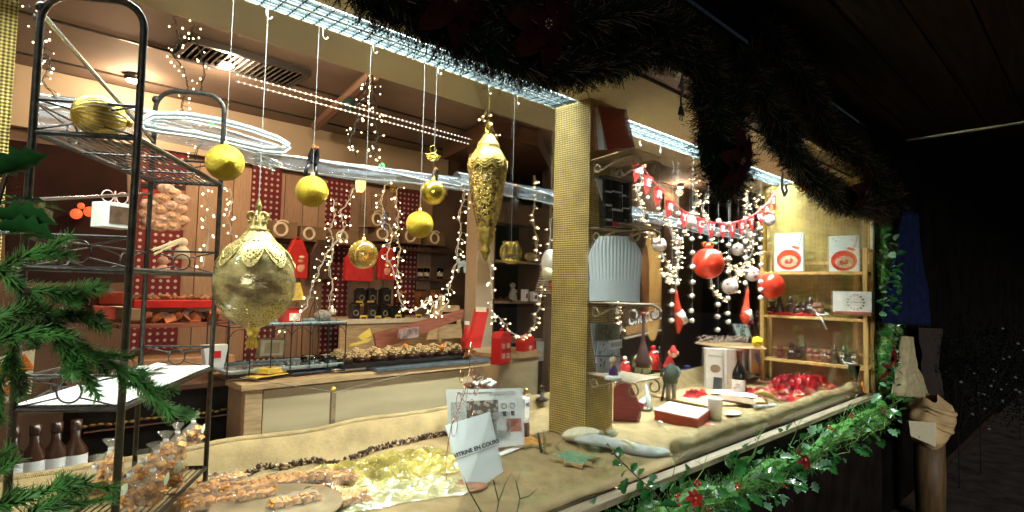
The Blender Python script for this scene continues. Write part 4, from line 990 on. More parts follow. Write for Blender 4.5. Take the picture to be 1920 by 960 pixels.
# --- back counter, lighter wood
a = P(636, 604, y=3.62); c = P(872, 600, y=3.62); zc = a.z
t = thing('back_counter', 'pale wooden back counter under the black coffee packs', 'counter', ((a.x+c.x)/2, 3.8, 0)); w_ = c.x-a.x
part(t, 'top_board', Mb().box((0, 0, zc), (w_, .40, .03)), cream, bevel=.003)
part(t, 'front_panel', Mb().box((0, -.17, zc-.13), (w_-.02, .02, .23)), wood); part(t, 'lower_panel', Mb().box((0, -.12, (zc-.26)/2), (w_-.06, .02, zc-.28)), redwood)
def boxes(lst, y, name, m, lab, cat, group, d=.06, extra=None, z=None):
    for k, (px, py, w_, h_) in enumerate(lst):
        p = P(px, py, y=y); ww, hh = S(w_, p), S(h_, p)
        t = thing(name, ordn(k)+' '+lab, cat, p-Vector((0, 0, hh/2)), R.uniform(-.15, .15), group)
        part(t, 'body', Mb().box((0, 0, hh/2), (ww, d, hh)), m, bevel=.003)
        if extra: extra(t, ww, hh, d, k)
greyr = mat('grey_print', (.22, .21, .19), .4, var=.2)
def coffee(t, ww, hh, d, k):
    part(t, 'round_label', Mb().ring((0, -d/2-.001, hh*.42), hh*.17, .005, n=18), greyr); part(t, 'fold', Mb().box((0, -.0, hh+.004), (ww*.9, .012, .014)), black)
blackp = mat('black_pack', (.02, .018, .016), .3, var=.3, coat=.4)
boxes([(675, 556, 17, 26), (695, 556, 17, 26), (721, 556, 18, 28)], 3.86, 'coffee_pack', blackp, 'black coffee pack from the left in the upper row on the back counter', 'coffee pack', 'black coffee packs', .07, coffee)
boxes([(664, 584, 15, 28), (695, 584, 20, 28), (717, 585, 18, 26), (742, 588, 30, 22)], 3.72, 'coffee_pack', blackp, 'black coffee pack from the left in the front row on the back counter', 'coffee pack', 'black coffee packs', .07, coffee)
boxes([(752, 558, 13, 18), (787, 560, 16, 30), (815, 560, 14, 30)], 3.86, 'tea_tin', mat('tin_mixed', (.30, .12, .04), .4, var=.5, vs=20), 'small tin from the left beyond the coffee packs on the back counter', 'tin', 'small tins on the back counter', .06, lambda t, w_, h_, d, k: part(t, 'lid', Mb().box((0, 0, h_+.004), (w_*1.04, d*1.04, .01)), (orange, choc, gold)[k]))
for k, (px, py) in enumerate(((674, 569), (695, 569), (682, 596), (709, 597), (727, 600), (747, 595), (765, 600), (785, 594))):
    p = P(px, py, y=3.66 if k > 1 else 3.81); t = thing('price_card', ordn(k)+' small yellow price card from the left on the back counter', 'price card', p, R.uniform(-.1, .1), 'yellow price cards on the back counter'); w_ = S(14, p); h_ = S(10, p)
    part(t, 'card', Mb().box((0, 0, 0), (w_, .002, h_), (-.15, 0, 0)), yellow); part(t, 'writing', Mb().box((0, -.0018, 0), (w_*.7, .0006, h_*.3), (-.15, 0, 0)), ink)
# shelf boards on the back wall
for (x0, x1, py, lab) in ((505, 838, 462, 'upper wall shelf carrying the brown boxes with ring labels'), (780, 838, 524, 'short wall shelf with glass tumblers at right of the back wall')):
    a = P(x0, py-4, y=3.86); c = P(x1, py+2, y=3.86)
    one('wall_shelf', Mb().box(((a.x+c.x)/2, 3.93, (a.z+c.z)/2-.005), (c.x-a.x, .22, .02)), woodd, lab, 'shelf', bevel=.002)
kraft = mat('brown_kraft', (.20, .125, .07), .6, var=.15, vs=12)
def ringlab(t, ww, hh, d, k):
    q = hh*.36; part(t, 'ring_label', Mb().ring((-ww*.18, -d/2-.002, hh*.5), q, .009, n=26), cream)
    if k in (0, 3, 5, 6): part(t, 'ribbon_arc', Mb().ring((-ww*.12, -d/2-.002, hh*.5), q*1.45, .005, n=10, a0=.9, a1=2.3), cream)
zsh = P(560, 447, y=3.86).z
boxes([(526, 432, 46, 32), (577, 440, 50, 28), (641, 446, 50, 28), (700, 413, 40, 30), (716, 440, 40, 28), (764, 444, 36, 28), (808, 448, 38, 26)], 3.84, 'ribbon_box', kraft, 'brown box with a pale ring label from the left on the wall shelf', 'gift box', 'brown boxes with ring labels', .16, ringlab)
# red apron bags hanging under the shelf
def bag(px, py, wpx, hpx, y, m, label, motif=None, shape=0):
    p = P(px, py, y=y); w_, h_ = S(wpx, p), S(hpx, p)
    t = thing('gift_bag', label, 'gift bag', p, 0, 'gift bags under the wall shelf')
    pr = [(-.5, -.5), (.5, -.5), (.5, .12), (.28, .40), (.22, .5), (-.22, .5), (-.28, .40), (-.5, .12)]
    part(t, 'bag', Mb().ext([(a*w_, c*h_) for a, c in pr], .05), m, bevel=.006)
    part(t, 'handle', Mb().ring((0, 0, h_*.5), w_*.14, .004, n=10, a0=0, a1=PI), m)
    if motif:      # plump jolly figure: red cap, beard, body
        x = w_*motif; part(t, 'printed_figure', Mb().ball((x, -.027, -h_*.05), w_*.13, 12, 8, (1, .15, .7)).ball((x, -.027, -h_*.24), w_*.17, 12, 8, (1, .12, 1.1)).ball((x+w_*.14, -.027, -h_*.2), w_*.07, 8, 6, (1, .12, 1.8)), mat('figure_pink', (.75, .35, .22), .6, var=.2), True)
        part(t, 'figure_hat', Mb().ball((x+w_*.04, -.028, h_*.06), w_*.12, 12, 8, (1.1, .15, .5)), cream, True)
    return t
bag(556, 486, 40, 72, 3.70, red, 'red gift bag with a jolly figure print right of the large round ornament', .12)
bag(600, 487, 44, 74, 3.78, mat('dark_brown_bag', (.07, .035, .02), .5, var=.3), 'dark brown gift bag between the two red bags')
bag(672, 495, 56, 64, 3.70, red, 'wide red gift bag behind the amber glass bauble')
bag(724, 494, 38, 62, 3.70, redc, 'red gift bag with a figure print right of the amber bauble', -.05)
for k, (px, w_) in enumerate(((788, 12), (800, 12), (825, 13))):
    p = P(px, 513, y=3.85); t = thing('glass_tumbler', ordn(k)+' engraved glass tumbler from the left on the short wall shelf', 'tumbler', p-Vector((0, 0, S(9, p))), 0, 'glass tumblers'); r = S(w_/2, p); h = S(19, p)
    part(t, 'glass', Mb().lathe([(.001, 0), (r*.8, 0), (r, h), (r*.93, h), (r*.75, .006), (.001, .006)], n=20), gglass, True); part(t, 'motif', Mb().lathe([(r*.88, h*.2), (r*.96, h*.6)], n=20), mat('etched', (.5, .42, .34), .5, var=.5, vs=60))
# lantern-shaped light hanging at the valance
p = P(676, 349, y=3.6)
t = thing('wall_lantern', 'small lit yellow lantern glass hanging below the film above the ribbon boxes', 'lantern', p)
part(t, 'shade', Mb().lathe([(.018, -.04), (.032, -.02), (.036, .03), (.030, .04)], n=16), mat('lit_amber', (.9, .6, .2), .4, var=0, emit=(1, .55, .15), es=1.6), True); part(t, 'cap', Mb().lathe([(.032, .04), (.012, .06), (.001, .062)], n=12), gold, True)
p = P(737, 355, y=3.95); b = Mb()
for i in range(8): b.ball((.022*math.cos(i*PI/4), 0, .022*math.sin(i*PI/4)), .008, 8, 6)
b.ball((0, 0, 0), .012); one('gold_rosette', b, gold, 'small gold flower ornament on the valance above the ribbon boxes', 'ornament', p, smooth=True)
# left part of the back: sign of biscuits, shelves of red trays
t, tr, W_, H_ = quad_thing('biscuit_display', ((264, 345), (345, 350), (345, 432), (264, 430)), 3.2, 3.2, .02, mat('salmon', (.50, .22, .15), .6, var=.2), 'upright display of round pastries seen through the rack', 'display board')
part(t, 'name_strip', tr(Mb().box((-.0, -.012, H_*.46), (W_, .01, H_*.10))), black); part(t, 'red_strip', tr(Mb().box((-W_*.28, -.012, H_*.30), (W_*.4, .008, H_*.18))), red)
bm = mat('biscuit', (.72, .48, .34), .7, var=.3, vs=60, bump=1, bs=120)
rr = random.Random(8)
for i, (u, v) in enumerate(((-.33, .05), (-.05, .2), (.2, .33), (.42, .2), (-.38, -.15), (-.12, -.05), (.14, .05), (.36, -.02), (-.3, -.33), (-.04, -.27), (.2, -.2), (.4, -.28), (.05, .42), (-.1, -.44), (.18, -.42))):
    part(t, 'biscuit', tr(Mb().ball((u*W_, -.018, v*H_), .036, 14, 8, (1.15, .35, .72)).ball((u*W_, -.030, v*H_), .013, 8, 5, (1.2, .4, .8))), bm if i % 3 else mat('pink_biscuit', (.70, .52, .46), .7, var=.3, vs=60), True)
for (x0, x1, py, y, m, lab) in ((246, 420, 582, 3.3, cream, 'pale shelf edge under the two red trays behind the rack'), (246, 422, 612, 3.2, redwood, 'red brown shelf under the biscuit packs behind the rack')):
    a = P(x0, py, y=y); c = P(x1, py, y=y); one('wall_shelf', Mb().box(((a.x+c.x)/2, y+.15, a.z), (c.x-a.x+.1, .32, .02)), m, lab, 'shelf', bevel=.002)
for k, px in enumerate((285, 362)):
    p = P(px, 569, y=3.3); t = thing('red_tray', ('left', 'right')[k]+' red tray of sweets on the pale shelf behind the rack', 'tray', p, 0, 'red trays behind the rack'); w_ = S(70, p); h_ = S(15, p)
    part(t, 'tray', Mb().box((0, 0, -.0), (w_, .18, h_)), red, bevel=.004)
    b = Mb(); 
    for i in range(34): b.ball((rr.uniform(-w_*.45, w_*.45), rr.uniform(-.07, .07), h_*.55+rr.uniform(0, .015)), .015, 6, 4, (1.2, 1, .7), (0, 0, rr.uniform(0, 3)))
    part(t, 'sweets', b, mat('brown_sweets', (.35, .16, .08), .4, var=.5, vs=60), True, kind='stuff')
b = Mb(); a = P(255, 600, y=3.2); c = P(415, 600, y=3.2)
for i in range(46): b.box((rr.uniform(a.x, c.x), 3.28+rr.uniform(-.06, .06), a.z-.0+rr.uniform(-.02, .02)), (.05, .04, .03), (rr.uniform(-1, 1), rr.uniform(-1, 1), 0))
one('biscuit_packs', b, mat('orange_packs', (.42, .13, .05), .35, var=.6, vs=20, coat=.5), 'heap of orange brown biscuit packs on the shelf behind the rack', 'biscuit packs', kind='stuff')
a = P(235, 668, y=3.1); c = P(425, 668, y=3.1)
one('side_cabinet', Mb().box(((a.x+c.x)/2, 3.35, a.z/2-.03), (c.x-a.x+.12, .4, a.z)), mat('cabinet_tan', (.50, .27, .14), .5, var=.15), 'tan cabinet front below the red trays behind the rack', 'cabinet', bevel=.004)
t = thing('paper_cup', 'white paper bag with a red print beside the wire stand', 'paper bag', P(400, 690, y=2.7)); part(t, 'bag', Mb().hexa([(-.035, -.02, 0), (.035, -.02, 0), (.035, .02, 0), (-.035, .02, 0)], [(-.05, -.025, .10), (.05, -.025, .10), (.05, .025, .10), (-.05, .025, .10)]), white); part(t, 'print', Mb().box((.0, -.026, .06), (.04, .002, .03)), red)
# orange poster/scarf at lower left seen under the spruce
t, tr, W_, H_ = quad_thing('orange_poster', ((0, 668), (66, 655), (58, 740), (0, 760)), 2.3, 2.3, .006, cream, 'cream and orange poster half hidden by the spruce at lower left', 'poster')
part(t, 'orange_band', tr(Mb().box((0, -.004, H_*.2), (W_, .003, H_*.35), (0, -.25, 0))), orange)
part(t, 'orange_band', tr(Mb().box((-W_*.2, -.004, -H_*.2), (W_*.5, .003, H_*.2), (0, -.6, 0))), orange)
t = thing('wicker_heap', 'pile of brown wrapped parcels behind the rack left of the red trays', 'parcels', P(185, 590, y=2.9))
for i, (x, z) in enumerate(((-.10, 0), (0, .01), (.09, 0), (-.05, .06), (.05, .065))): part(t, 'parcel', Mb().box((x, 0, z), (.09, .09, .055), (0, .1, .3*i)), (choc, rust, kraft)[i % 3], bevel=.006)
quad_thing('dark_screen', ((10, 262), (236, 290), (242, 530), (10, 530)), 2.75, 2.75, .03, mat('maroon_panel', (.030, .006, .004), .9, var=.4, vs=5), 'dark maroon panel behind the left side of the rack', 'panel')
for k, (px, py) in enumerate(((143, 401), (168, 397), (152, 386))):
    one('red_lamp', Mb().ball((0, 0, 0), .020 if k < 2 else .012, 12, 8), mat('red_glow', (.8, .1, .03), .4, var=0, emit=(1, .16, .05), es=.6), ('left', 'right', 'small upper')[k]+' dull red glowing lamp in front of the dark maroon panel', 'lamp', P(px, py, y=2.70), smooth=True)
t = thing('wooden_peg', 'oversized pale wooden clothes peg clipped to the rack ornament', 'clothes peg', P(313, 462, y=1.93), 0, rot=(0, -.5, .2))
for s in (-1, 1): part(t, 'peg_leg', Mb().box((0, 0, s*.0045), (.085, .009, .007), (0, s*.04, 0)), wood, bevel=.001)
part(t, 'spring', Mb().ring((.005, 0, 0), .006, .0014), steel)
for (px, py, m, l) in ((342, 465, cream, 'small cream figurine on the far shelf of the rack'), (305, 500, mat('pinkish_plush', (.6, .35, .26), .9, var=.3), 'small pinkish toy on the far shelf of the rack')):
    p = P(px, py, y=2.9); t = thing('figurine', l, 'figurine', p); part(t, 'body', Mb().lathe([(.001, -.05), (.035, -.05), (.03, -.01), (.012, .01)], n=14), m, True); part(t, 'head', Mb().ball((0, 0, .025), .022, 12, 8), m, True)
# --- ceiling vent, duct bar
a = P(372, 88, z=2.61); c = P(560, 128, z=2.61)
t = thing('ceiling_vent', 'long black slatted vent on the shop ceiling at upper left', 'vent', ((a.x+c.x)/2, (a.y+c.y)/2+.08, 2.60)); L = c.x-a.x+.12
part(t, 'frame', Mb().box((0, -.13, 0), (L, .02, .03)).box((0, .13, 0), (L, .02, .03)).box((-L/2, 0, 0), (.02, .25, .03)).box((L/2, 0, 0), (.02, .25, .03)), black)
part(t, 'backing', Mb().box((0, 0, .012), (L-.02, .24, .004)), dark)
sm = mesh('slat', Mb().box((0, 0, 0), (.006, .24, .022), (0, .5, 0)), iron)
for i in range(int(L/.028)): link('slat', sm, t, (-L/2+.02+i*.028, 0, 0))
a = P(700, 140, z=2.58); c = P(592, 236, z=2.58)
one('ceiling_track', Mb().tube([a, c], .035, 8), woodd, 'dark slanting track crossing the shop ceiling left of the light chain', 'track')
for k, (px, py) in enumerate(((655, 190), (665, 178))):
    pass
t = thing('track_lamp', 'dark teal lamp head on the slanting ceiling track', 'lamp', P(655, 194, z=2.52)); part(t, 'head', Mb().lathe([(.001, .03), (.03, .025), (.045, -.03), (.040, -.035), (.001, -.02)], n=18, rot=(.3, .5, 0)), mat('teal_metal', (.04, .09, .10), .3, .6, var=.1), True); part(t, 'stem', Mb().tube([(0, 0, .02), (0, 0, .08)], .006), iron)
a = P(930, 270, z=2.60); c = P(1045, 330, z=2.60)
one('ceiling_duct', Mb().hexa([P(830, 298, z=2.5), P(925, 252, z=2.5), P(1010, 275, z=2.5), P(1045, 345, z=2.5)], [P(830, 298, z=2.5)+Vector((0, 0, .12)), P(925, 252, z=2.5)+Vector((0, 0, .12)), P(1010, 275, z=2.5)+Vector((0, 0, .12)), P(1045, 345, z=2.5)+Vector((0, 0, .12))]), woodd, 'dark boxed duct on the shop ceiling behind the tall gold lantern', 'duct')
# --- dark niche with shelves, right of the column
a = P(928, 410, y=3.24); c = P(1026, 410, y=3.24); nx0, nx1 = a.x, c.x
t = thing('niche_cabinet', 'tall dark open cabinet with shelves right of the beige column', 'cabinet', ((nx0+nx1)/2, 3.4, 0)); nw = nx1-nx0
zn = a.z
part(t, 'back', Mb().box((0, .16, zn/2), (nw, .02, zn)), dark); part(t, 'header', Mb().box((0, -.14, zn+.06), (nw+.1, .04, .16)), wallbr); part(t, 'side_panel', Mb().box((-nw/2, 0, zn/2), (.03, .32, zn)), woodd); part(t, 'side_panel', Mb().box((nw/2+.02, 0, zn/2), (.08, .32, zn)), wallbr)
nz = []
for py in (492, 567, 640):
    z = P(975, py, y=3.25).z; nz.append(z); part(t, 'shelf', Mb().box((0, 0, z), (nw-.03, .30, .02)), mat('shelf_tan', (.30, .20, .12), .5, var=.15), bevel=.002)
def fig(px, z, y, s, m, m2, lab, name='figurine'):
    p = P(px, 540, y=y); t = thing(name, lab, 'figurine', (p.x, p.y, z), 0); 
    part(t, 'robe', Mb().lathe([(.001, 0), (.030*s, 0), (.026*s, .03*s), (.016*s, .065*s), (.012*s, .08*s), (.001, .084*s)], n=16, rib=.05, nr=7), m, True); part(t, 'head', Mb().ball((0, 0, .098*s), .018*s, 12, 8), m2, True)
    part(t, 'arms', Mb().tube([(-.022*s, -.012*s, .055*s), (-.012*s, -.012*s, .07*s), (.012*s, -.012*s, .07*s), (.022*s, -.012*s, .055*s)], .006*s, 6), m, True)
fig(962, nz[1]+.01, 3.25, 1.25, mat('grey_figure', (.30, .27, .23), .6, var=.1), MATS['grey_figure'], 'small grey angel figure on the middle shelf of the dark cabinet')
for k, (px, w_, m) in enumerate(((984, 12, white), (1001, 14, white), (990, 10, red))):
    p = P(px, 555, y=3.22 if k < 2 else 3.3); h = S(22-4*k, p); t = thing('small_card_box', ('white card box left of the pair', 'white card box at the right end', 'small red topped box behind the white pair')[k]+' on the middle shelf of the dark cabinet', 'box', (p.x, p.y, nz[1]+.01), R.uniform(-.3, .3))
    part(t, 'box', Mb().box((0, 0, h/2), (S(w_, p), .04, h)), m, bevel=.002); part(t, 'print', Mb().box((0, -.021, h*.45), (S(w_*.5, p), .002, h*.4)), rust)
t = thing('fish_mould', 'golden fish shaped mould on the top shelf of the dark cabinet', 'mould', P(995, 482, y=3.22)); part(t, 'body', Mb().ball((0, 0, 0), .05, 16, 10, (1.3, .5, .75)), mat('honey_gold', (.55, .40, .16), .4, .3, var=.2, bump=1, bs=80), True); part(t, 'tail', Mb().ext([(.055, 0), (.10, .03), (.10, -.03)], .012), MATS['honey_gold'])
t, tr, W_, H_ = quad_thing('framed_card', ((942, 452), (972, 452), (972, 488), (942, 488)), 3.3, 3.3, .012, steel, 'small pale picture frame behind the wire cage bauble', 'picture frame'); part(t, 'picture', tr(Mb().box((0, -.007, 0), (W_*.8, .002, H_*.8))), greyr)
t, tr, W_, H_ = quad_thing('shop_notice', ((1006, 640), (1020, 640), (1019, 677), (1005, 677)), 2.9, 2.9, .003, mat('grey_card', (.45, .42, .36), .7, var=.1), 'small grey notice card left of the pillar above the burlap', 'notice'); part(t, 'writing', tr(Mb().box((0, -.002, 0), (W_*.6, .001, H_*.5))), txm)
b = Mb()
for i in range(9): b.tube([(-.10+.025*i, 0, 0), (-.09+.025*i, .01, .02+.012*math.sin(i*2.2)), (-.08+.025*i, 0, 0)], .006, 5)
one('dried_fruit', b, choc, 'row of dark small sweets on the middle shelf of the dark cabinet', 'sweets', (P(940, 560, y=3.2).x, 3.2, nz[1]+.014))
# --- red house bags on the counter end, wooden chair, red stand
yb = 2.55
def housebag(px, py, w_, h_, y, label, santa=False):
    p = P(px, py, y=y); W_, H_ = S(w_, p), S(h_, p); t = thing('house_bag', label, 'gift bag', p-Vector((0, 0, H_/2)), .25, 'red house shaped gift bags')
    part(t, 'bag', Mb().box((0, 0, H_*.40), (W_, .07, H_*.8)), red, bevel=.004); part(t, 'roof', Mb().ext([(-W_*.52, H_*.8), (W_*.52, H_*.8), (W_*.32, H_*.97), (-W_*.32, H_*.97)], .07), red, bevel=.003)
    part(t, 'handle', Mb().ring((0, 0, H_*.97), W_*.14, .004, n=10, a0=0, a1=PI), red)
    if santa:
        part(t, 'printed_figure', Mb().ball((0, -.037, H_*.45), W_*.17, 12, 8, (1, .12, 1)).ball((0, -.037, H_*.22), W_*.2, 12, 8, (1, .12, 1)), MATS['figure_pink'], True); part(t, 'figure_hat', Mb().ball((.004, -.038, H_*.60), W_*.15, 10, 6, (1, .12, .6)), cream, True)
    else:
        for x in (-.22, .22):
            for z in (.25, .55): part(t, 'window', Mb().box((x*W_, -.036, z*H_), (W_*.24, .002, H_*.16)), mat('pale_pink', (.75, .45, .38), .6, var=.1), bevel=.001)
housebag(940, 651, 38, 62, 2.62, 'red house shaped gift bag with pale windows right of the column')
housebag(985, 656, 38, 56, 2.70, 'red gift bag with a jolly figure right of the house bag with windows', True)
t = thing('counter_return', 'beige curved counter end below the red house bags', 'counter', (P(955, 720, y=2.75).x, 2.78, 0)); part(t, 'panel', Mb().lathe([(.20, 0), (.21, 1.06)], n=32), cm_, True); part(t, 'top', Mb().lathe([(.001, 1.06), (.23, 1.06), (.23, 1.085), (.001, 1.085)], n=32), wood)
t, tr, W_, H_ = quad_thing('red_board', ((893, 578), (914, 578), (898, 652), (876, 652)), 2.40, 2.40, .03, red, 'tall slanting red box with a pale top left of the column', 'box'); part(t, 'top_label', tr(Mb().box((W_*.05, -.017, H_*.46), (W_*.9, .004, H_*.12))), cream)
p = P(874, 655, y=2.7); t = thing('red_bottle', 'small red bottle shaped gift left of the slanting red box', 'bottle', (p.x, p.y, CT+.02)); part(t, 'body', Mb().lathe([(.001, 0), (.028, 0), (.030, .08), (.014, .13), (.012, .17), (.001, .172)], n=18), redc, True); part(t, 'cap', Mb().lathe([(.016, .165), (.016, .185), (.001, .186)], n=12), white)
one('card_star', Mb().ext([(.05*math.cos(PI/2+i*PI/5)*(1 if i % 2 == 0 else .45), .05*math.sin(PI/2+i*PI/5)*(1 if i % 2 == 0 else .45)) for i in range(10)], .006), mat('dark_copper', (.25, .11, .06), .4, .5, var=.2), 'dark copper star leaning at the right end of the nut cups', 'star', P(880, 660, y=2.42), rot=(.1, .3, 0))
t = thing('wooden_crate', 'pale wooden bin with dark window slots right of the coffee packs', 'bin', (P(838, 600, y=3.3).x, 3.4, P(838, 636, y=3.3).z)); 
part(t, 'side', Mb().ext([(-.16, 0), (.16, 0), (.12, .24), (-.10, .24)], .02, (0, -.08, 0)), wood, bevel=.003); part(t, 'slot', Mb().box((.03, -.092, .15), (.13, .004, .09)), dark); part(t, 'post', Mb().box((-.06, -.10, .15), (.02, .02, .34)), wood)
# peg on the counter
one('clothes_peg', Mb().box((0, 0, 0), (.012, .008, .055)), wood, 'small wooden peg upright before the red house bag', 'peg', P(958, 683, y=2.45), rot=(0, .2, 0))
# ================================================================== pillar brackets with their goods
PZ = [P(1107, 300, y=PY0).z, P(1104, 427, y=PY0).z, P(1102, 566, y=PY0).z, P(1098, 699, y=PY0).z]
names = ['topmost scrolled iron bracket shelf on the gold pillar, under the red book', 'scrolled iron bracket shelf on the gold pillar under the black grid tray', 'scrolled iron bracket shelf on the gold pillar under the paper chef hat', 'lowest scrolled iron bracket shelf on the gold pillar under the purple doll']
def scroll(t, x, z, sgn):
    # S scroll in the plane x = const, running out from the pillar, ends curling
    pts = []
    for i in range(15):
        a = PI*1.6*(1-i/14); r = .014+.006*i/14; pts.append((x, -.035+r*math.cos(a+PI/2)*-1, -.040+r*math.sin(a+PI/2)))
    for i in range(1, 9):
        u = i/8; pts.append((x, -.035-.17*u, -.062+.055*math.sin(u*PI*.55)+.0))
    for i in range(1, 19):
        a = PI/2-2*PI*.95*i/18; r = .030*(1-.55*i/18); pts.append((x, -.215-r*math.cos(a)*1.0, -.042+r*math.sin(a)))
    part(t, 'scroll', Mb().tube(pts, .0042, 6), bronze, True)
for k, z in enumerate(PZ):
    t = thing('bracket_shelf', names[k], 'bracket shelf', (1.975, PY0-.003, z), 0, 'iron bracket shelves on the pillar')
    part(t, 'plate', Mb().slab([(-.087, 0, 0), (.092, 0, 0), (.06, -.25, 0), (-.16, -.26, 0)], .005), bronze, bevel=.001)
    part(t, 'wall_plate', Mb().box((-.06, .0, -.04), (.02, .003, .09)).box((.06, .0, -.04), (.02, .003, .09)), bronze)
    scroll(t, -.080, 0, 1); scroll(t, .070, 0, 1)
def board(name, corners, y0, y1, th, m, label, cat): return quad_thing(name, corners, y0, y1, th, m, label, cat)
# red book
t, tr, W_, H_ = board('red_book', ((1120, 196), (1174, 206), (1190, 276), (1140, 281)), 1.30, 1.33, .004, rust, 'dark red hardback book leaning on the topmost bracket shelf', 'book')
part(t, 'pages', tr(Mb().box((.0, .018, 0), (W_*.94, .028, H_*.95))), mat('page_blue', (.55, .66, .70), .7, var=.1)); part(t, 'back_cover', tr(Mb().box((.0, .034, 0), (W_, .003, H_))), rust)
# grid mould tray
t, tr, W_, H_ = board('mould_tray', ((1116, 334), (1167, 347), (1191, 424), (1142, 420)), 1.30, 1.33, .004, white, 'open black and white compartment tray leaning on the second bracket shelf', 'compartment tray')
part(t, 'rim', tr(Mb().box((-W_/2, 0, 0), (.004, .026, H_)).box((W_/2, 0, 0), (.004, .026, H_)).box((0, 0, H_/2), (W_, .026, .004)).box((0, 0, -H_/2), (W_, .026, .004))), black)
for i, (x, z, w_, h_) in enumerate(((-.33, .34, .24, .22), (.0, .36, .34, .20), (.34, .34, .22, .24), (-.33, .08, .24, .22), (.0, .06, .34, .32), (.34, .06, .22, .22), (-.33, -.2, .24, .24), (.02, -.26, .36, .22), (.35, -.22, .22, .28), (-.3, -.42, .3, .10))):
    part(t, 'compartment', tr(Mb().box((x*W_, -.004, z*H_), (w_*W_, .006, h_*H_))), dark)
part(t, 'red_tab', tr(Mb().box((-.12*W_, -.012, -.42*H_), (.2*W_, .006, .1*H_))), red)
# chef hat: flat folded paper, pleated
c = P(1157, 503, y=1.34); kx = dep(c)/F
t = thing('chef_hat', 'pleated white paper chef hat standing on the third bracket shelf', 'chef hat', P(1152, 566, y=1.34), 0, rot=(-.16, 0, facing(c)*.95))
k = kx
band = [(-46*k, 0), (44*k, 0), (47*k, 36*k), (-45*k, 36*k)]
part(t, 'band', Mb().grid(lambda u, v: ((-46+92*u)*k*(1+.02*v), -.020*math.sin(PI*u)-.002, 38*k*v), 20, 3), paperw, True)
def hat(u, v):
    wl, wr = -45-6*v, 47+6*v; x = wl+(wr-wl)*u; top = 124
    e = min(u, 1-u); hh = 36+(top-36-26*max(0, 1-e*5.5)**1.2)*v
    if v > .8: x *= 1-.10*(v-.8)/.2
    return (x*k, -.020*math.sin(PI*u)-.004*abs(math.sin(u*PI*15))*(.35+.65*v), hh*k)
part(t, 'pleated_crown', Mb().grid(hat, 120, 14), paperw)
part(t, 'back_layer', Mb().grid(lambda u, v: (hat(u, v)[0], .012*math.sin(PI*u), hat(u, v)[2]), 30, 8), paperw)
# leaflets and doll on the lowest bracket
zb_ = PZ[3]+.006
t, tr, W_, H_ = board('leaflet_stand', ((1106, 606), (1160, 612), (1164, 698), (1120, 700)), 1.40, 1.42, .003, mat('clear_holder', (.5, .55, .56), .15, var=.1), 'clear holder with a snowy photo and price leaflets on the lowest bracket shelf', 'leaflet holder')
part(t, 'photo', tr(Mb().box((-.02*W_, -.003, .33*H_), (.84*W_, .002, .30*H_))), pattern_mat('landscape_photo', (.08, .10, .06), (.22, .20, .12), speck(40, .5), .4, 0, .0002, .1)); part(t, 'photo_border', tr(Mb().box((-.02*W_, -.002, .33*H_), (.96*W_, .001, .36*H_))), greyr)
part(t, 'leaflet', tr(Mb().box((-.10*W_, -.012, -.12*H_), (.75*W_, .003, .50*H_), (0, .05, 0))), pattern_mat('leaflet_print', (.55, .68, .74), (.20, .12, .10), speck(50, .35), .4, 0, .0002, .1)); part(t, 'leaflet_card', tr(Mb().box((.18*W_, -.016, .10*H_), (.5*W_, .003, .18*H_), (0, -.1, 0))), white)
part(t, 'writing', tr(Mb().box((.18*W_, -.019, .10*H_), (.4*W_, .001, .10*H_), (0, -.1, 0))), txm)
part(t, 'red_shelf', tr(Mb().box((0, -.014, -.14*H_), (W_, .012, .02*H_))), dred)
p = P(1150, 712, z=zb_); t = thing('doll', 'small doll in a purple dress on a round white base on the lowest bracket shelf', 'doll', p)
k = dep(p)/F*1.35
part(t, 'base', Mb().lathe([(.001, 0), (12*k, 0), (12*k, 4*k), (9*k, 6*k), (.001, 6*k)], n=24), white, True)
part(t, 'dress', Mb().lathe([(.001, 6*k), (7*k, 7*k), (6*k, 13*k), (3*k, 19*k), (2*k, 21*k)], n=16), mat('purple_cloth', (.10, .03, .20), .7, var=.2), True)
part(t, 'head', Mb().ball((0, 0, 25*k), 5*k, 14, 10), skin, True); part(t, 'hair', Mb().ball((0, .8*k, 26.2*k), 5.6*k, 14, 10, (1.05, .9, 1)), mat('blond', (.62, .52, .34), .7, var=.2), True)
part(t, 'eye', Mb().ball((-1.8*k, -4.6*k, 25.5*k), .7*k, 6, 4).ball((1.8*k, -4.6*k, 25.5*k), .7*k, 6, 4), ink)
part(t, 'arm', Mb().tube([(-3*k, 0, 18*k), (-8*k, -2*k, 17*k), (-9*k, -3*k, 22*k)], 1.1*k, 6), skin, True); part(t, 'arm', Mb().tube([(3*k, 0, 18*k), (6*k, -3*k, 13*k)], 1.1*k, 6), skin, True); part(t, 'leg', Mb().tube([(-1.5*k, 0, 6*k), (-1.5*k, 0, 9*k)], 1.2*k, 6).tube([(1.5*k, 0, 6*k), (1.5*k, 0, 9*k)], 1.2*k, 6), skin, True)
# ================================================================== right display
def ptb(px, py, dz=0): return onb(px, py, dz)
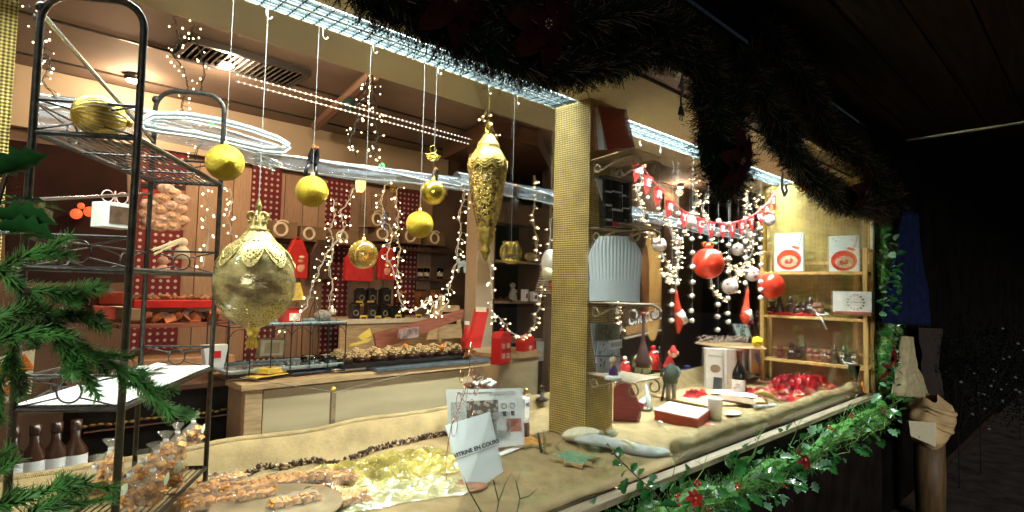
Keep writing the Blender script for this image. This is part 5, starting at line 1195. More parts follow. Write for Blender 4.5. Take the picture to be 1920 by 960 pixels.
# red paddle board by the pillar
c = ptb(1178, 790); k = dep(c)/F
t = thing('red_vase', 'dark red rounded board standing right of the pillar foot', 'board', c, facing(c)*.8); part(t, 'board', Mb().ext([(-28*k, 0), (20*k, 0), (24*k, 10*k), (24*k, 26*k), (16*k, 44*k), (8*k, 60*k), (4*k, 72*k), (-22*k, 72*k), (-28*k, 60*k)], .025), mat('wine_red', (.20, .02, .018), .5, var=.1), bevel=.006)
def redbox(FL, FR, BR_, h, lab, paper=True):
    a, b_, c_ = ptb(*FL), ptb(*FR), ptb(*BR_); d = a+(c_-b_); zz = min(a.z, b_.z, c_.z); 
    for v in (a, b_, c_, d): v.z = zz
    up = Vector((0, 0, h)); cen = (a+b_+c_+d)/4
    t = thing('chocolate_box', lab, 'box', cen, 0, 'red chocolate boxes'); L = cen
    part(t, 'base', Mb().hexa([a-L, b_-L, c_-L, d-L], [v-L+up*.6 for v in (a, b_, c_, d)]), rust, bevel=.001)
    part(t, 'lid', Mb().hexa([(v-L)*1.01+up*.62 for v in (a, b_, c_, d)], [(v-L)*1.01+up for v in (a, b_, c_, d)]), rust, bevel=.001)
    if paper: part(t, 'wrapping_paper', Mb().hexa([(v-L)*.99+up*1.0 for v in (a, b_, c_, d)], [(v-L)*.96+up*1.14 for v in (a, b_, c_, d)]), pattern_mat('patterned_paper', (.70, .76, .74), (.14, .16, .14), speck(75, .28), .5, 0, .0003, .2), bevel=.003)
redbox((1227, 788), (1308, 803), (1331, 787), .047, 'long red box topped with patterned paper in front of the star cup')
redbox((1196, 768), (1207, 772), (1221, 758), .040, 'smaller red box topped with patterned paper behind the red board')
c = ptb(1341, 787); k = dep(c)/F
t = thing('star_cup', 'white paper cup with a dark star right of the long red box', 'cup', c, facing(c)); part(t, 'cup', Mb().lathe([(.001, .001), (11.5*k, .001), (14*k, 38*k), (14.6*k, 39*k), (13.4*k, 38*k), (11*k, 2*k), (.001, 2*k)], n=32), white, True)
part(t, 'star', Mb().ext([(8*k+6.5*k*math.cos(PI/2+i*PI/5)*(1 if i % 2 == 0 else .42), 17*k+7*k*math.sin(PI/2+i*PI/5)*(1 if i % 2 == 0 else .42)) for i in range(10)], .0015, (0, -11.6*k, 0), (0, 0, .5)), mat('dark_star', (.10, .05, .03), .5, var=.1))
c = ptb(1238, 797); t = thing('silver_tin', 'tiny silver tin lying in front of the long red box', 'tin', c, .5); part(t, 'tin', Mb().box((0, 0, .008), (.038, .022, .016)), chrome, bevel=.003); part(t, 'label', Mb().box((0, 0, .0168), (.028, .015, .001)), white)
c = ptb(1337, 800); t = thing('red_spoon', 'flat red spoon rest lying at the corner of the long red box', 'spoon rest', c, .6); part(t, 'plate', Mb().lathe([(.001, .002), (.028, .002), (.034, .008), (.031, .009), (.026, .005), (.001, .004)], n=24), red, True); part(t, 'handle', Mb().box((-.04, 0, .004), (.05, .012, .004)), red, bevel=.002); part(t, 'bow', Mb().box((.0, 0, .008), (.03, .006, .004), (0, 0, .5)).box((0, 0, .008), (.03, .006, .004), (0, 0, -.5)), white)
c = ptb(1375, 780); t = thing('lollipop', 'flat white spotted lollipop lying right of the star cup', 'lollipop', c, .1); part(t, 'candy', Mb().ball((0, 0, .014), .05, 22, 12, (1.1, .75, .2)), pattern_mat('spotted_white', (.74, .78, .76), (.20, .22, .24), speck(45, .25), .3, 0, .0003, .2), True); part(t, 'stick', Mb().tube([(-.05, .01, .01), (-.10, .05, .02)], .002), white)
c = ptb(1290, 748, .0); 
one('pastry_board', Mb().slab([ptb(1225, 745, .002), ptb(1330, 765, .002), ptb(1440, 757, .002), ptb(1395, 735, .002), ptb(1300, 728, .002)], .010), wood, 'pale wooden board lying under the elf and the bottle', 'board', bevel=.002)
# letters/papers
one('paper_sheet', Mb().slab([ptb(1330, 742, .016), ptb(1418, 752, .016), ptb(1422, 744, .016), ptb(1345, 735, .016)], .002), white, 'white paper strip lying at the foot of the wine bottle', 'paper')
one('kraft_envelope', Mb().slab([ptb(1330, 752, .018), ptb(1420, 766, .014), ptb(1412, 755, .016), ptb(1360, 746, .018)], .004), kraft, 'brown envelope lying in front of the wine bottle', 'envelope')
# wine bottle
c = ptb(1386, 742); k = dep(c)/F
t = thing('wine_bottle', 'dark wine bottle with a cream label standing before the white boxes', 'bottle', c, facing(c)-.3)
part(t, 'glass', Mb().lathe([(.001, 0), (12*k, 0), (13*k, 2*k), (13*k, 38*k), (11.5*k, 46*k), (6*k, 57*k), (4.6*k, 63*k), (4.4*k, 80*k), (5*k, 81*k), (5*k, 84*k), (.001, 84.5*k)], n=36), mat('bottle_glass', (.004, .004, .004), .10, var=0, coat=.3, spec=.3), True)
part(t, 'capsule', Mb().lathe([(4.9*k, 66*k), (4.9*k, 80*k), (5.4*k, 81*k), (5.4*k, 84.6*k), (.001, 85*k)], n=24), mat('capsule', (.06, .012, .01), .3, .3, var=.1), True)
part(t, 'label', Mb().add([(13.25*k*math.sin(a), -13.25*k*math.cos(a), z) for z in (4*k, 31*k) for a in [(-1.25+2.5*i/16) for i in range(17)]], [(i, i+1, 18+i, 17+i) for i in range(16)]), mat('label_cream', (.72, .64, .56), .6, var=.05), True)
part(t, 'label_flower', Mb().ball((2*k, -13.2*k, 20*k), 5*k, 10, 6, (1, .15, .9)).ball((-3*k, -13*k, 15*k), 3.5*k, 10, 6, (1, .15, .9)), mat('label_pink', (.55, .38, .34), .6, var=.4, vs=80))
# two tall white wine boxes, tray of ribbons on top
YB = 1.82
t, tr, W_, H_ = board('wine_carton', ((1321, 652), (1352, 654), (1355, 738), (1322, 733)), 1.80, 1.72, .05, mat('carton_white', (.72, .68, .62), .6, var=.05), 'left white printed wine carton with a dark notch behind the bottle', 'carton')
part(t, 'dark_notch', tr(Mb().box((.24*W_, -.027, -.32*H_), (.5*W_, .004, .36*H_))), black); part(t, 'drawing', tr(Mb().ball((.05*W_, -.026, .05*H_), .12*H_, 10, 6, (1, .05, .8))), kraft)
part(t, 'lettering', tr(xf(text_mb('BEAUJOLAIS', .016), (0, -.0265, .33*H_))), ink)
t, tr, W_, H_ = board('wine_carton', ((1353, 654), (1408, 655), (1408, 732), (1355, 738)), 1.72, 1.90, .06, MATS['carton_white'], 'right white wine carton supporting the ribbon tray behind the bottle', 'carton')
part(t, 'drawing', tr(Mb().ball((.18*W_, -.031, .1*H_), .10*H_, 10, 6, (.8, .05, 1.2))), kraft); part(t, 'pink_flap', tr(Mb().box((.1*W_, -.035, .46*H_), (.4*W_, .03, .03))), mat('pink_card', (.60, .30, .32), .6)); part(t, 'print', tr(Mb().box((.0, -.032, -.28*H_), (.5*W_, .001, .05*H_))), txm)
a = P(1306, 642, y=1.72); zt_ = P(1370, 655, y=1.75).z
q = [P(1304, 645, z=zt_), P(1345, 653, z=zt_), P(1438, 656, z=zt_), P(1425, 648, z=zt_), P(1340, 640, z=zt_)]
t = thing('ribbon_tray', 'flat wooden tray of curly brown ribbons on top of the wine cartons', 'tray', sum(q, Vector())/5); L = Vector(t.location)
part(t, 'tray', Mb().slab([v-L for v in q], .010), wood, bevel=.002)
b = Mb(); rr = random.Random(21); b2 = Mb()
for i in range(46):
    x0 = P(rr.uniform(1318, 1408), 645, z=zt_)+Vector((0, 0, rr.uniform(.015, .05))); ph = rr.uniform(0, 6); ds = rr.uniform(.03, .08); an = rr.uniform(0, 6)
    pt = [(x0-L)+Vector((ds*math.cos(an)*s/7+.012*math.sin(ph+s), ds*math.sin(an)*s/7*.6+.010*math.cos(ph+s*1.3), .014*math.sin(ph+s*.9))) for s in range(8)]
    (b if i % 3 else b2).tube(pt, .0034, 5)
part(t, 'curly_ribbons', b, mat('mauve_brown', (.36, .25, .22), .5, var=.3), True, kind='stuff'); part(t, 'pale_ribbons', b2, mat('pale_ribbon', (.62, .55, .48), .5, var=.2), True, kind='stuff')
c = P(1420, 652, z=zt_+.01); k = dep(c)/F; b = Mb(); rr = random.Random(2)
for i in range(60):
    a, e = rr.uniform(0, 2*PI), math.acos(rr.uniform(-1, 1)); b.ball((8*k*math.sin(e)*math.cos(a), 8*k*math.sin(e)*math.sin(a), 11*k+7*k*math.cos(e)), 3.2*k, 6, 4)
one('yellow_pompom', b, mat('bright_yellow', (.85, .60, .02), .8, var=.3, vs=40), 'bright yellow woolly ball at the right end of the ribbon tray', 'pompom', c, smooth=True)
t, tr, W_, H_ = board('blue_note', ((1374, 607), (1402, 609), (1409, 631), (1383, 630)), 1.72, 1.72, .002, mat('pale_blue_card', (.50, .72, .74), .6, var=.04), 'pale blue handwritten note standing behind the ribbon tray', 'note')
for z, s in ((.28, 'Du 14 au 24'), (.0, 'Dec.'), (-.28, 'Dijon')):
    part(t, 'writing', tr(xf(text_mb(s, W_*.18, .0003, .2), (0, -.0015, z*H_))), ink)
t, tr, W_, H_ = board('picture_book', ((1406, 655), (1429, 655), (1438, 700), (1407, 698)), 1.75, 1.80, .012, white, 'orange and blue picture card right of the wine cartons', 'book')
part(t, 'orange_print', tr(Mb().box((-.06*W_, -.007, .0), (.84*W_, .002, .94*H_))), mat('salmon_orange', (.75, .30, .12), .5, col2=(.80, .45, .16), vs=12)); part(t, 'blue_print', tr(Mb().box((-.1*W_, -.009, .1*H_), (.5*W_, .002, .3*H_), (0, .4, 0))), mat('sky_print', (.25, .35, .62), .5, var=.5, vs=40))
# red crumpled cellophane heaps
crumple(ptb(1500, 740), .62, .34, .1, .12, 9, 3.0, mat('red_cellophane', (.36, .004, .008), .18, var=.5, vs=18, coat=.25, bump=2, bs=50), 'red_cellophane', 'heap of crumpled red cellophane in front of the wooden shelf unit', 'cellophane')
crumple(ptb(1305, 742), .30, .10, .2, .035, 14, 6.0, MATS['red_cellophane'], 'red_cellophane', 'thin strip of red cellophane between the elf and the wine bottle', 'cellophane')
crumple(ptb(1420, 742), .22, .16, -.2, .045, 14, 8.0, MATS['red_cellophane'], 'red_cellophane', 'small red cellophane clump just right of the wine bottle', 'cellophane')
crumple(ptb(1475, 715), .34, .10, .1, .030, 8, 12.0, mat('grey_cloth', (.42, .42, .38), .8, var=.15), 'grey_cloth', 'fold of grey cloth behind the red cellophane', 'cloth')
b = Mb(); b2 = Mb(); rr = random.Random(33)
for i in range(90):
    px, py = rr.uniform(1420, 1600), rr.uniform(725, 765); 
    if py > 775-(px-1420)*.17: continue
    q = ptb(px, py, rr.uniform(.008, .05 if px < 1560 else .012)); an = rr.uniform(0, 6); s = rr.uniform(.010, .03)
    (b if i % 2 else b2).tube([q, q+Vector((s*math.cos(an), s*math.sin(an), rr.uniform(-.003, .02))), q+Vector((s*1.8*math.cos(an+.6), s*1.8*math.sin(an+.6), 0))], [.003, .005, .002], 6)
one('scattered_sweets', b, goldl, 'scatter of pale gold decorations over the red cellophane', 'decorations', kind='stuff'); one('scattered_sweets', b2, mchoc, 'scatter of small brown decorations on the burlap before the shelf unit', 'decorations', kind='stuff')
# gold pliers-like tool, wrapped rolls
q = ptb(1440, 765, .02); t = thing('gold_figure', 'golden reindeer shaped ornament lying before the red cellophane', 'ornament', q); part(t, 'body', Mb().tube([(-.03, .06, .05), (-.01, .03, .06), (.02, 0, .045), (.05, -.03, .02), (.07, -.05, 0)], [.008, .018, .015, .008, .004], 8), goldl, True); part(t, 'leg', Mb().tube([(0, .03, .05), (.0, .0, .0)], .005).tube([(.03, -.01, .04), (.02, -.04, .0)], .005), goldl, True)
for k_, (px, py, m) in enumerate(((1437, 768, felt), (1416, 770, mat('grey_roll', (.40, .38, .34), .6, var=.2)))):
    q = ptb(px, py, .014); one('wrapped_roll', Mb().tube([q, q+Vector((.07, -.02, 0))], [.013, .013], 14), m, ('pale', 'grey')[k_]+' small wrapped roll lying before the golden ornament', 'roll', smooth=True)
for k_, (px, py) in enumerate(((1316, 813), (1395, 793))):
    q = ptb(px, py, .006); b = Mb(); 
    for i in range(5): b.ball(q+Vector((.012*math.cos(i*1.3), .012*math.sin(i*1.3), .004)), .008, 8, 6)
    b.tube([q, q+Vector((-.05, -.01, .002))], .0015, 5); one('seed_sprig', b, choc, ('dark seed head lying near the rolled burlap edge', 'dark twig lying on the burlap right of the star cup')[k_], 'sprig', smooth=True)
# elf figure with stick
c = ptb(1258, 752); k = dep(c)/F
t = thing('elf_figure', 'tall elf doll in grey with a red pointed hat and beard beside a black stick', 'elf doll', c, facing(c))
part(t, 'legs', Mb().tube([(-5*k, 0, 0), (-5*k, 0, 38*k)], [3.5*k, 5*k], 10).tube([(6*k, 0, 0), (5*k, 0, 38*k)], [3.5*k, 5*k], 10), mat('elf_grey', (.20, .19, .17), .8, var=.2), True)
part(t, 'coat', Mb().lathe([(.001, 34*k), (12*k, 34*k), (13*k, 48*k), (10*k, 64*k), (5*k, 72*k), (.001, 73*k)], n=20), mat('elf_green', (.05, .07, .055), .8, var=.3), True)
part(t, 'arm', Mb().tube([(-10*k, 0, 64*k), (-17*k, -2*k, 54*k), (-18*k, -8*k, 46*k)], [3.4*k, 3*k, 2.4*k], 8), MATS['elf_green'], True); part(t, 'arm', Mb().tube([(10*k, 0, 64*k), (15*k, -2*k, 54*k), (12*k, -8*k, 46*k)], [3.4*k, 3*k, 2.4*k], 8), MATS['elf_green'], True)
part(t, 'scarf', Mb().ext([(-16*k, 62*k), (8*k, 62*k), (2*k, 82*k), (-4*k, 86*k)], 10*k), redc, bevel=.003)
part(t, 'head', Mb().ball((4*k, -1*k, 88*k), 7*k, 16, 12), skin, True); part(t, 'nose', Mb().ball((4*k, -8.5*k, 87*k), 1.8*k, 8, 6), mat('nose_pink', (.7, .3, .2), .6)); part(t, 'eye', Mb().ball((1.5*k, -7.2*k, 89.5*k), .9*k, 6, 4).ball((6.5*k, -7.2*k, 89.5*k), .9*k, 6, 4), ink)
part(t, 'ear', Mb().ball((-4*k, -1*k, 90*k), 2.6*k, 8, 6, (.7, .5, 1.5)).ball((12*k, -1*k, 90*k), 2.6*k, 8, 6, (.7, .5, 1.5)), skin, True)
part(t, 'hat', Mb().lathe([(7.4*k, 90*k), (7*k, 94*k), (4*k, 99*k), (1*k, 104*k), (.001, 105*k)], (4*k, -.5*k, 0), 18), redc, True)
t = thing('black_stick', 'dark wrought stick with branching top standing left of the elf doll', 'stick', ptb(1241, 752)); L = Vector(t.location)
part(t, 'stem', Mb().tube([ptb(1241, 752, .0)-L, P(1246, 720, y=L.y)-L, P(1238, 680, y=L.y)-L, P(1236, 650, y=L.y)-L], [.009, .006, .005, .004], 8), black, True)
part(t, 'branch', Mb().tube([P(1246, 715, y=L.y)-L, P(1252, 735, y=L.y)-L, P(1262, 752, y=L.y)-L], .005, 6).tube([P(1238, 690, y=L.y)-L, P(1232, 670, y=L.y)-L], .003, 6), black)
# green plush and witch's broom, red dolls behind
c = P(1205, 700, y=1.80); k = dep(c)/F
t = thing('green_plush', 'pale green shaggy garland tuft hanging beside the lowest bracket shelf', 'tuft', c+Vector((0, 0, .0))); b = Mb(); rr = random.Random(6)
for i in range(120):
    d = Vector((rr.gauss(0, 1), rr.gauss(0, 1), rr.gauss(0, 1.2))).normalized(); q = Vector((0, 0, 22*k))+d*8*k; b.tube([q, q+d*9*k, q+d*12*k+Vector((0, 0, -6*k))], [2.2*k, 1.6*k, .6*k], 4)
part(t, 'shaggy_wool', b, mat('pale_green_wool', (.42, .46, .28), .9, var=.3), True, kind='stuff')
t = thing('besom_doll', 'dark brown broom shaped doll with a pointed top beside the film poster', 'broom doll', P(1206, 672, y=1.78)); k = dep(t.location)/F
part(t, 'skirt', Mb().lathe([(.001, -18*k), (13*k, -16*k), (14*k, -6*k), (9*k, 14*k), (5*k, 26*k), (3*k, 36*k), (2.5*k, 78*k), (.001, 80*k)], n=18, rib=.08, nr=9), mat('dark_cocoa', (.05, .018, .012), .7, var=.3), True)
part(t, 'knob', Mb().ball((0, 0, 82*k), 5*k, 10, 8), dred, True)
for (px, py, s, l, m) in ((1172, 690, 1.0, 'small red dressed doll behind the leaflet holder', redc), (1225, 672, 1.1, 'bright red gift pouch behind the elf doll', red)):
    c = P(px, py, y=1.85); k = dep(c)/F*s; t = thing('red_doll', l, 'doll', c); part(t, 'body', Mb().lathe([(.001, -20*k), (12*k, -18*k), (11*k, 0), (4*k, 14*k), (.001, 16*k)], n=16), m, True); part(t, 'top', Mb().ball((0, 0, 18*k), 4.5*k, 10, 8), cream if px < 1200 else m, True); part(t, 'bow', Mb().tube([(-8*k, -4*k, 10*k), (0, -6*k, 12*k), (8*k, -4*k, 10*k)], 1.4*k, 5), white)
for k_, (px, py, w_, h_) in enumerate(((1195, 752, 30, 8), (1215, 770, 24, 6))):
    q = ptb(px, py, .012); b = Mb().ball(q, .03, 12, 8, (1.6, .7, .35)); one('felt_shape', b, (goldl, felt)[k_], ('gold coloured leaf ornament', 'small grey felt mouse')[k_]+' lying behind the small red box', 'ornament', smooth=True)
q = ptb(1218, 772, .02); one('spoon_bundle', Mb().tube([q, q+Vector((.06, .05, .05)), q+Vector((.10, .09, .10))], [.016, .010, .006], 8).tube([q+Vector((0, .0, 0)), q+Vector((-.05, -.02, 0))], .003), felt, 'pale felt cone leaning left of the long red box', 'cone', smooth=True)
# toy truck and dark chair silhouettes behind
c = P(1292, 700, y=2.3); k = dep(c)/F; t = thing('toy_truck', 'small blue toy truck on the dark low table behind the elf', 'toy truck', c); part(t, 'body', Mb().box((0, 0, 5*k), (26*k, 12*k, 7*k)).box((-5*k, 0, 11*k), (10*k, 11*k, 7*k)), mat('truck_blue', (.06, .07, .28), .4, var=.2), bevel=.004)
for x in (-8, 8): part(t, 'wheel', Mb().tube([(x*k, -7*k, 1*k), (x*k, -4*k, 1*k)], 3.2*k, 14), black)
t = thing('low_table', 'dark low table behind the elf doll', 'table', (c.x+.05, 2.35, 0)); zz = c.z-.004
part(t, 'top', Mb().box((0, 0, zz-.012), (.50, .34, .024)), black, bevel=.003)
for x in (-.22, .22):
    for y in (-.14, .14): part(t, 'leg', Mb().box((x, y, (zz-.02)/2), (.03, .03, zz-.03)), black)
# ladder shelf against the end wall
XW = 4.30
ZS3 = [P(1530, 513, x=4.27).z, P(1530, 596, x=4.27).z, P(1530, 680, x=4.27).z]
t = thing('wooden_shelf_unit', 'honey coloured wooden shelf unit with three shelves against the right end wall', 'shelf unit', (4.27, 1.44, SD))
YL, YR = P(1438, 600, x=4.27).y, P(1630, 600, x=4.22).y
for yy, px, l in ((YL, 0, 0), (YR+.012, 1, 0)):
    part(t, 'post', Mb().box((4.19, yy, (SD+1.80)/2), (.018, .026, 1.80-SD-.01)), woodv, world=True, bevel=.003)
    part(t, 'post', Mb().box((4.335, yy, (SD+1.80)/2), (.018, .022, 1.80-SD-.01)), woodv, world=True, bevel=.003)
    part(t, 'top_rail', Mb().box((4.263, yy, 1.80), (.16, .028, .02)), woodv, world=True, bevel=.006)
for z in ZS3:
    part(t, 'shelf_board', Mb().box((4.262, (YL+YR)/2, z), (.165, YL-YR-.03, .020)), woodv, world=True, bevel=.002)
    part(t, 'back_rail', Mb().box((4.335, (YL+YR)/2, z+.075), (.012, YL-YR-.03, .018)), woodv, world=True, bevel=.002)
part(t, 'back_panel', Mb().box((4.346, (YL+YR)/2, (SD+1.32)/2), (.008, YL-YR-.03, 1.32-SD)), mat('brown_board', (.26, .15, .07), .5, var=.15, vs=6), world=True)
def onwall(name, corners, x, th, m, label, cat, group=None, lean=.03):
    """card standing on the end wall shelf: corners TL,TR,BR,BL in pixels"""
    tl, tr_, br, bl = [P(*c, x=x) for c in corners]
    y0 = (tl.y+bl.y)/2; y1 = (tr_.y+br.y)/2; z1 = (tl.z+tr_.z)/2; z0 = (bl.z+br.z)/2
    t = thing(name, label, cat, (x, (y0+y1)/2, z0), PI/2*-1, group, rot=(0, 0, -PI/2)); W_, H_ = abs(y0-y1), z1-z0
    # local x -> world -y (towards the right in the photo), local -y faces world -x
    part(t, 'cover', Mb().box((0, 0, H_/2), (W_, th, H_)), m, bevel=.001); return t, W_, H_, th
for k_, (cs, xx, lab) in enumerate(((((1454, 438), (1508, 437), (1507, 509), (1453, 508)), 4.24, 'left white book with a red bauble picture on the top shelf of the shelf unit'), (((1560, 443), (1617, 441), (1608, 509), (1550, 509)), 4.24, 'right white book with a red bauble picture on the top shelf of the shelf unit'))):
    t, W_, H_, th = onwall('bauble_book', cs, xx, .022, mat('book_mint', (.66, .80, .78), .25, var=.03, coat=.6), lab, 'book', 'white books with a red bauble')
    part(t, 'bauble_print', Mb().ball((-.0, -th/2-.001, H_*.30), W_*.43, 24, 14, (1, .03, .86)), mat('bauble_red_print', (.55, .05, .02), .3, var=.2, vs=20), True)
    part(t, 'inner_print', Mb().ball((.02*W_, -th/2-.003, H_*.26), W_*.30, 20, 12, (1, .03, .72)), mat('cream_scene', (.60, .50, .34), .4, col2=(.35, .25, .16), vs=60), True)
    part(t, 'scene_print', Mb().ball((-.06*W_, -th/2-.006, H_*.25), W_*.07, 8, 6, (1, .1, 1.3)).ball((.10*W_, -th/2-.006, H_*.27), W_*.06, 8, 6, (1, .1, 1.6)).ball((.02*W_, -th/2-.006, H_*.22), W_*.05, 8, 6, (1.6, .1, .8)), rust, True)
    part(t, 'red_bow_print', Mb().box((.24*W_, -th/2-.001, H_*.62), (.26*W_, .002, .07*H_), (0, .35, 0)), mat('bow_red', (.60, .08, .03), .4), bevel=.0005); part(t, 'ribbon_print', Mb().tube([(.34*W_, -th/2-.001, H_*.66), (.40*W_, -th/2-.001, H_*.80), (.44*W_, -th/2-.001, H_*.99)], .0030, 5), mat('mauve_ribbon', (.35, .16, .20), .4))
    for (x, z) in ((-.34, .92), (-.25, .86), (.25, .88)): part(t, 'dot_print', Mb().ball((x*W_, -th/2, z*H_), .006, 8, 5, (1, .1, .8)), greyr)
# white wreath box on the second shelf
t, W_, H_, th = onwall('wreath_box', ((1563, 546), (1637, 547), (1637, 586), (1566, 585)), 4.21, .06, mat('box_white', (.72, .74, .70), .5, var=.04), 'white box with a dark wreath emblem standing on the second shelf of the unit', 'box')
b = Mb()
for i in range(14): b.ball((.10*W_+H_*.34*math.cos(2*PI*i/14), -th/2-.001, H_*.48+H_*.34*math.sin(2*PI*i/14)), H_*.065, 7, 5, (1, .1, .7), (0, -2*PI*i/14, 0))
part(t, 'wreath_emblem', b, greyr); part(t, 'lettering', xf(text_mb('CHOCOLATS', H_*.085), (.10*W_, -th/2-.001, H_*.48)), ink); part(t, 'lettering', xf(text_mb('ARTISANAUX', H_*.07), (.10*W_, -th/2-.001, H_*.86)), ink)
part(t, 'wood_strip', Mb().box((.04*W_, -th/2-.004, -.006), (W_*.9, .01, .022)), redwood)
# chocolate figures on shelves
chm = {}
def chocfig(px, z, kind, label, group, x=4.24, s=1.0, m=None):
    y = P(px, 600, x=x).y
    t = thing('chocolate_figure', label, 'chocolate figure', (x, y, z+.0105), R.uniform(-.6, .6)-PI/2, group); t.scale = (s, s, s)
    m = m or choc
    key = (kind, m.name)
    if key not in chm:
        if kind == 'bear':
            bd = Mb().ball((0, 0, .024), .022, 14, 10, (1, .9, 1.1)).ball((-.014, -.010, .006), .008, 8, 6, (1, 1.4, .8)).ball((.014, -.010, .006), .008, 8, 6, (1, 1.4, .8)).ball((-.020, -.006, .030), .007, 8, 6, (.8, .8, 1.8)).ball((.020, -.006, .030), .007, 8, 6, (.8, .8, 1.8))
            hd = Mb().ball((0, 0, .056), .017, 14, 10).ball((-.013, 0, .070), .006, 8, 6).ball((.013, 0, .070), .006, 8, 6).ball((0, -.016, .053), .007, 8, 6)
        else:
            bd = Mb().lathe([(.001, 0), (.022, 0), (.024, .02), (.017, .045), (.019, .05), (.012, .066), (.001, .07)], n=16, rib=.04, nr=5)
            hd = Mb().ball((0, 0, .076), .014, 12, 9).lathe([(.015, .080), (.008, .096), (.001, .106)], n=12)
        chm[key] = (mesh('body', bd, m, True), mesh('head', hd, m, True), mesh('bow', Mb().box((0, -.018, .046), (.024, .004, .006), (0, .4, 0)).box((0, -.018, .046), (.024, .004, .006), (0, -.4, 0)), white))
    for me in chm[key][:2]: link(me.name.split('.')[0], me, t)
    if R.random() < .45: link('bow', chm[key][2], t)
    return t
second = [(1448, 'bear', None), (1462, 'santa', None), (1482, 'santa', None), (1496, 'bear', None), (1508, 'bear', None), (1520, 'santa', None), (1529, 'bear', mchoc), (1538, 'bear', mchoc)]
for k_, (px, kd, m) in enumerate(second): chocfig(px, ZS3[1], kd, ordn(k_)+' chocolate figure from the left on the second shelf of the shelf unit', 'chocolate figures on the second shelf', s=1.3, m=m)
third = [(1463, 'bear', mat('red_brown_choc', (.22, .06, .04), .3, var=.3, coat=.4)), (1484, 'santa', None), (1497, 'bear', None), (1507, 'santa', None), (1518, 'bear', mchoc), (1532, 'bear', mchoc), (1545, 'bear', mchoc), (1554, 'bear', mchoc), (1565, 'santa', None), (1582, 'santa', None), (1592, 'bear', None), (1604, 'santa', None)]
for k_, (px, kd, m) in enumerate(third): chocfig(px, ZS3[2], kd, ordn(k_)+' chocolate figure from the left on the lowest shelf of the shelf unit', 'chocolate figures on the lowest shelf', s=1.2, m=m)
b = Mb(); rr = random.Random(3)
for i in range(40):
    y = P(rr.uniform(1446, 1530), 600, x=4.2).y; b.box((4.20+rr.uniform(0, .05), y, ZS3[1]+.016+rr.uniform(0, .008)), (.03, .04, .008), (rr.uniform(-.4, .4), rr.uniform(-.4, .4), rr.uniform(0, 3)))
one('red_trays', b, red, 'red paper wrappings under the figures of the second shelf', 'red wrapping', kind='stuff')
for (px0, z, l, m) in ((1535, ZS3[1], 'white curled ribbon falling over the edge of the second shelf', white), (1585, ZS3[2], 'white curled ribbon over the lowest shelf of the shelf unit', white)):
    y = P(px0, 600, x=4.17).y; pts = [(4.20, y+.03, z+.05), (4.19, y+.01, z+.02), (4.178, y-.01, z+.014), (4.172, y-.03, z-.03), (4.17, y-.05, z-.07)]
    one('white_ribbon', Mb().tube(pts, .0045, 5).tube([(4.20, y+.02, z+.03), (4.19, y-.03, z+.025), (4.19, y-.06, z+.03), (4.20, y-.03, z+.04)], .004, 5), m, l, 'ribbon', smooth=True)
t = thing('glass_flute', 'tall glass vase with dried orange slices at the right of the lowest shelf', 'vase', (4.10, P(1602, 730, x=4.10).y, SD+.012)); part(t, 'glass', Mb().lathe([(.001, 0), (.03, .002), (.006, .02), (.012, .05), (.035, .17), (.034, .17), (.010, .05)], n=24), gglass, True); part(t, 'dried_slice', Mb().ball((.0, -.045, .06), .02, 12, 6, (1, .3, 1)).ball((.01, -.05, .03), .018, 12, 6, (1, .3, 1)), orange, True)
# dried twigs pot left of the shelf unit
t = thing('berry_twigs', 'bunch of dull red berry twigs left of the shelf unit post', 'berry twigs', P(1420, 620, y=1.95)); b = Mb(); b2 = Mb(); rr = random.Random(14)
for i in range(24):
    q = Vector((rr.uniform(-.10, .12), rr.uniform(-.05, .05), rr.uniform(-.16, .18))); b.tube([(0, 0, -.25), q*.6, q], .0022, 4); 
    for j in range(4): b2.ball(q+Vector((rr.uniform(-.025, .025), 0, rr.uniform(-.025, .025))), .010, 6, 5)
part(t, 'twigs', b, bark); part(t, 'berries', b2, mat('dull_red', (.24, .05, .05), .5, var=.4), True, kind='stuff')
# red hanging baubles
RG = 'red baubles in the right half of the window'
def rbauble(px, py, rpx, y, m, label, grp): return bauble(px, py, rpx, y, m, label, grp)
t, p, r = rbauble(1328, 494, 29.5, 1.74, redsat, 'larger red satin bauble with a cord bow hanging above the wine bottle', RG)
part(t, 'cord_bow', Mb().ring((-.022, 0, r+.02), .016, .004, n=14).ring((.022, 0, r+.02), .016, .004, n=14).ball((0, 0, r+.014), .02, 12, 8, (1, .8, .8)), mat('orange_red', (.65, .10, .03), .5), True); part(t, 'green_leaf', Mb().ball((-.05, 0, r+.03), .018, 8, 5, (1.3, .3, .6)), green, True)
rbauble(1446, 536, 24.5, 1.64, redsat, 'smaller red satin bauble hanging in front of the shelf unit', RG)
wp = pattern_mat('painted_white_ball', (.66, .62, .62), (.40, .12, .12), speck(28, .35), .25, 0, .0003, .2)
for (px, py, r_, y, l) in ((1236, 459, 14, 1.80, 'painted white bauble right of the chef hat'), (1293, 416, 13, 1.84, 'painted white bauble behind the bunting letter Y'), (1384, 468, 12, 1.82, 'painted white bauble right of the larger red bauble'), (1369, 537, 15, 1.78, 'largest painted white bauble low between the two red baubles'), (1411, 514, 14, 1.74, 'painted white bauble just left of the smaller red bauble'), (1442, 413, 11, 1.70, 'painted white bauble under the right end of the bunting')):
    rbauble(px, py, r_, y, wp, l, 'painted white baubles')
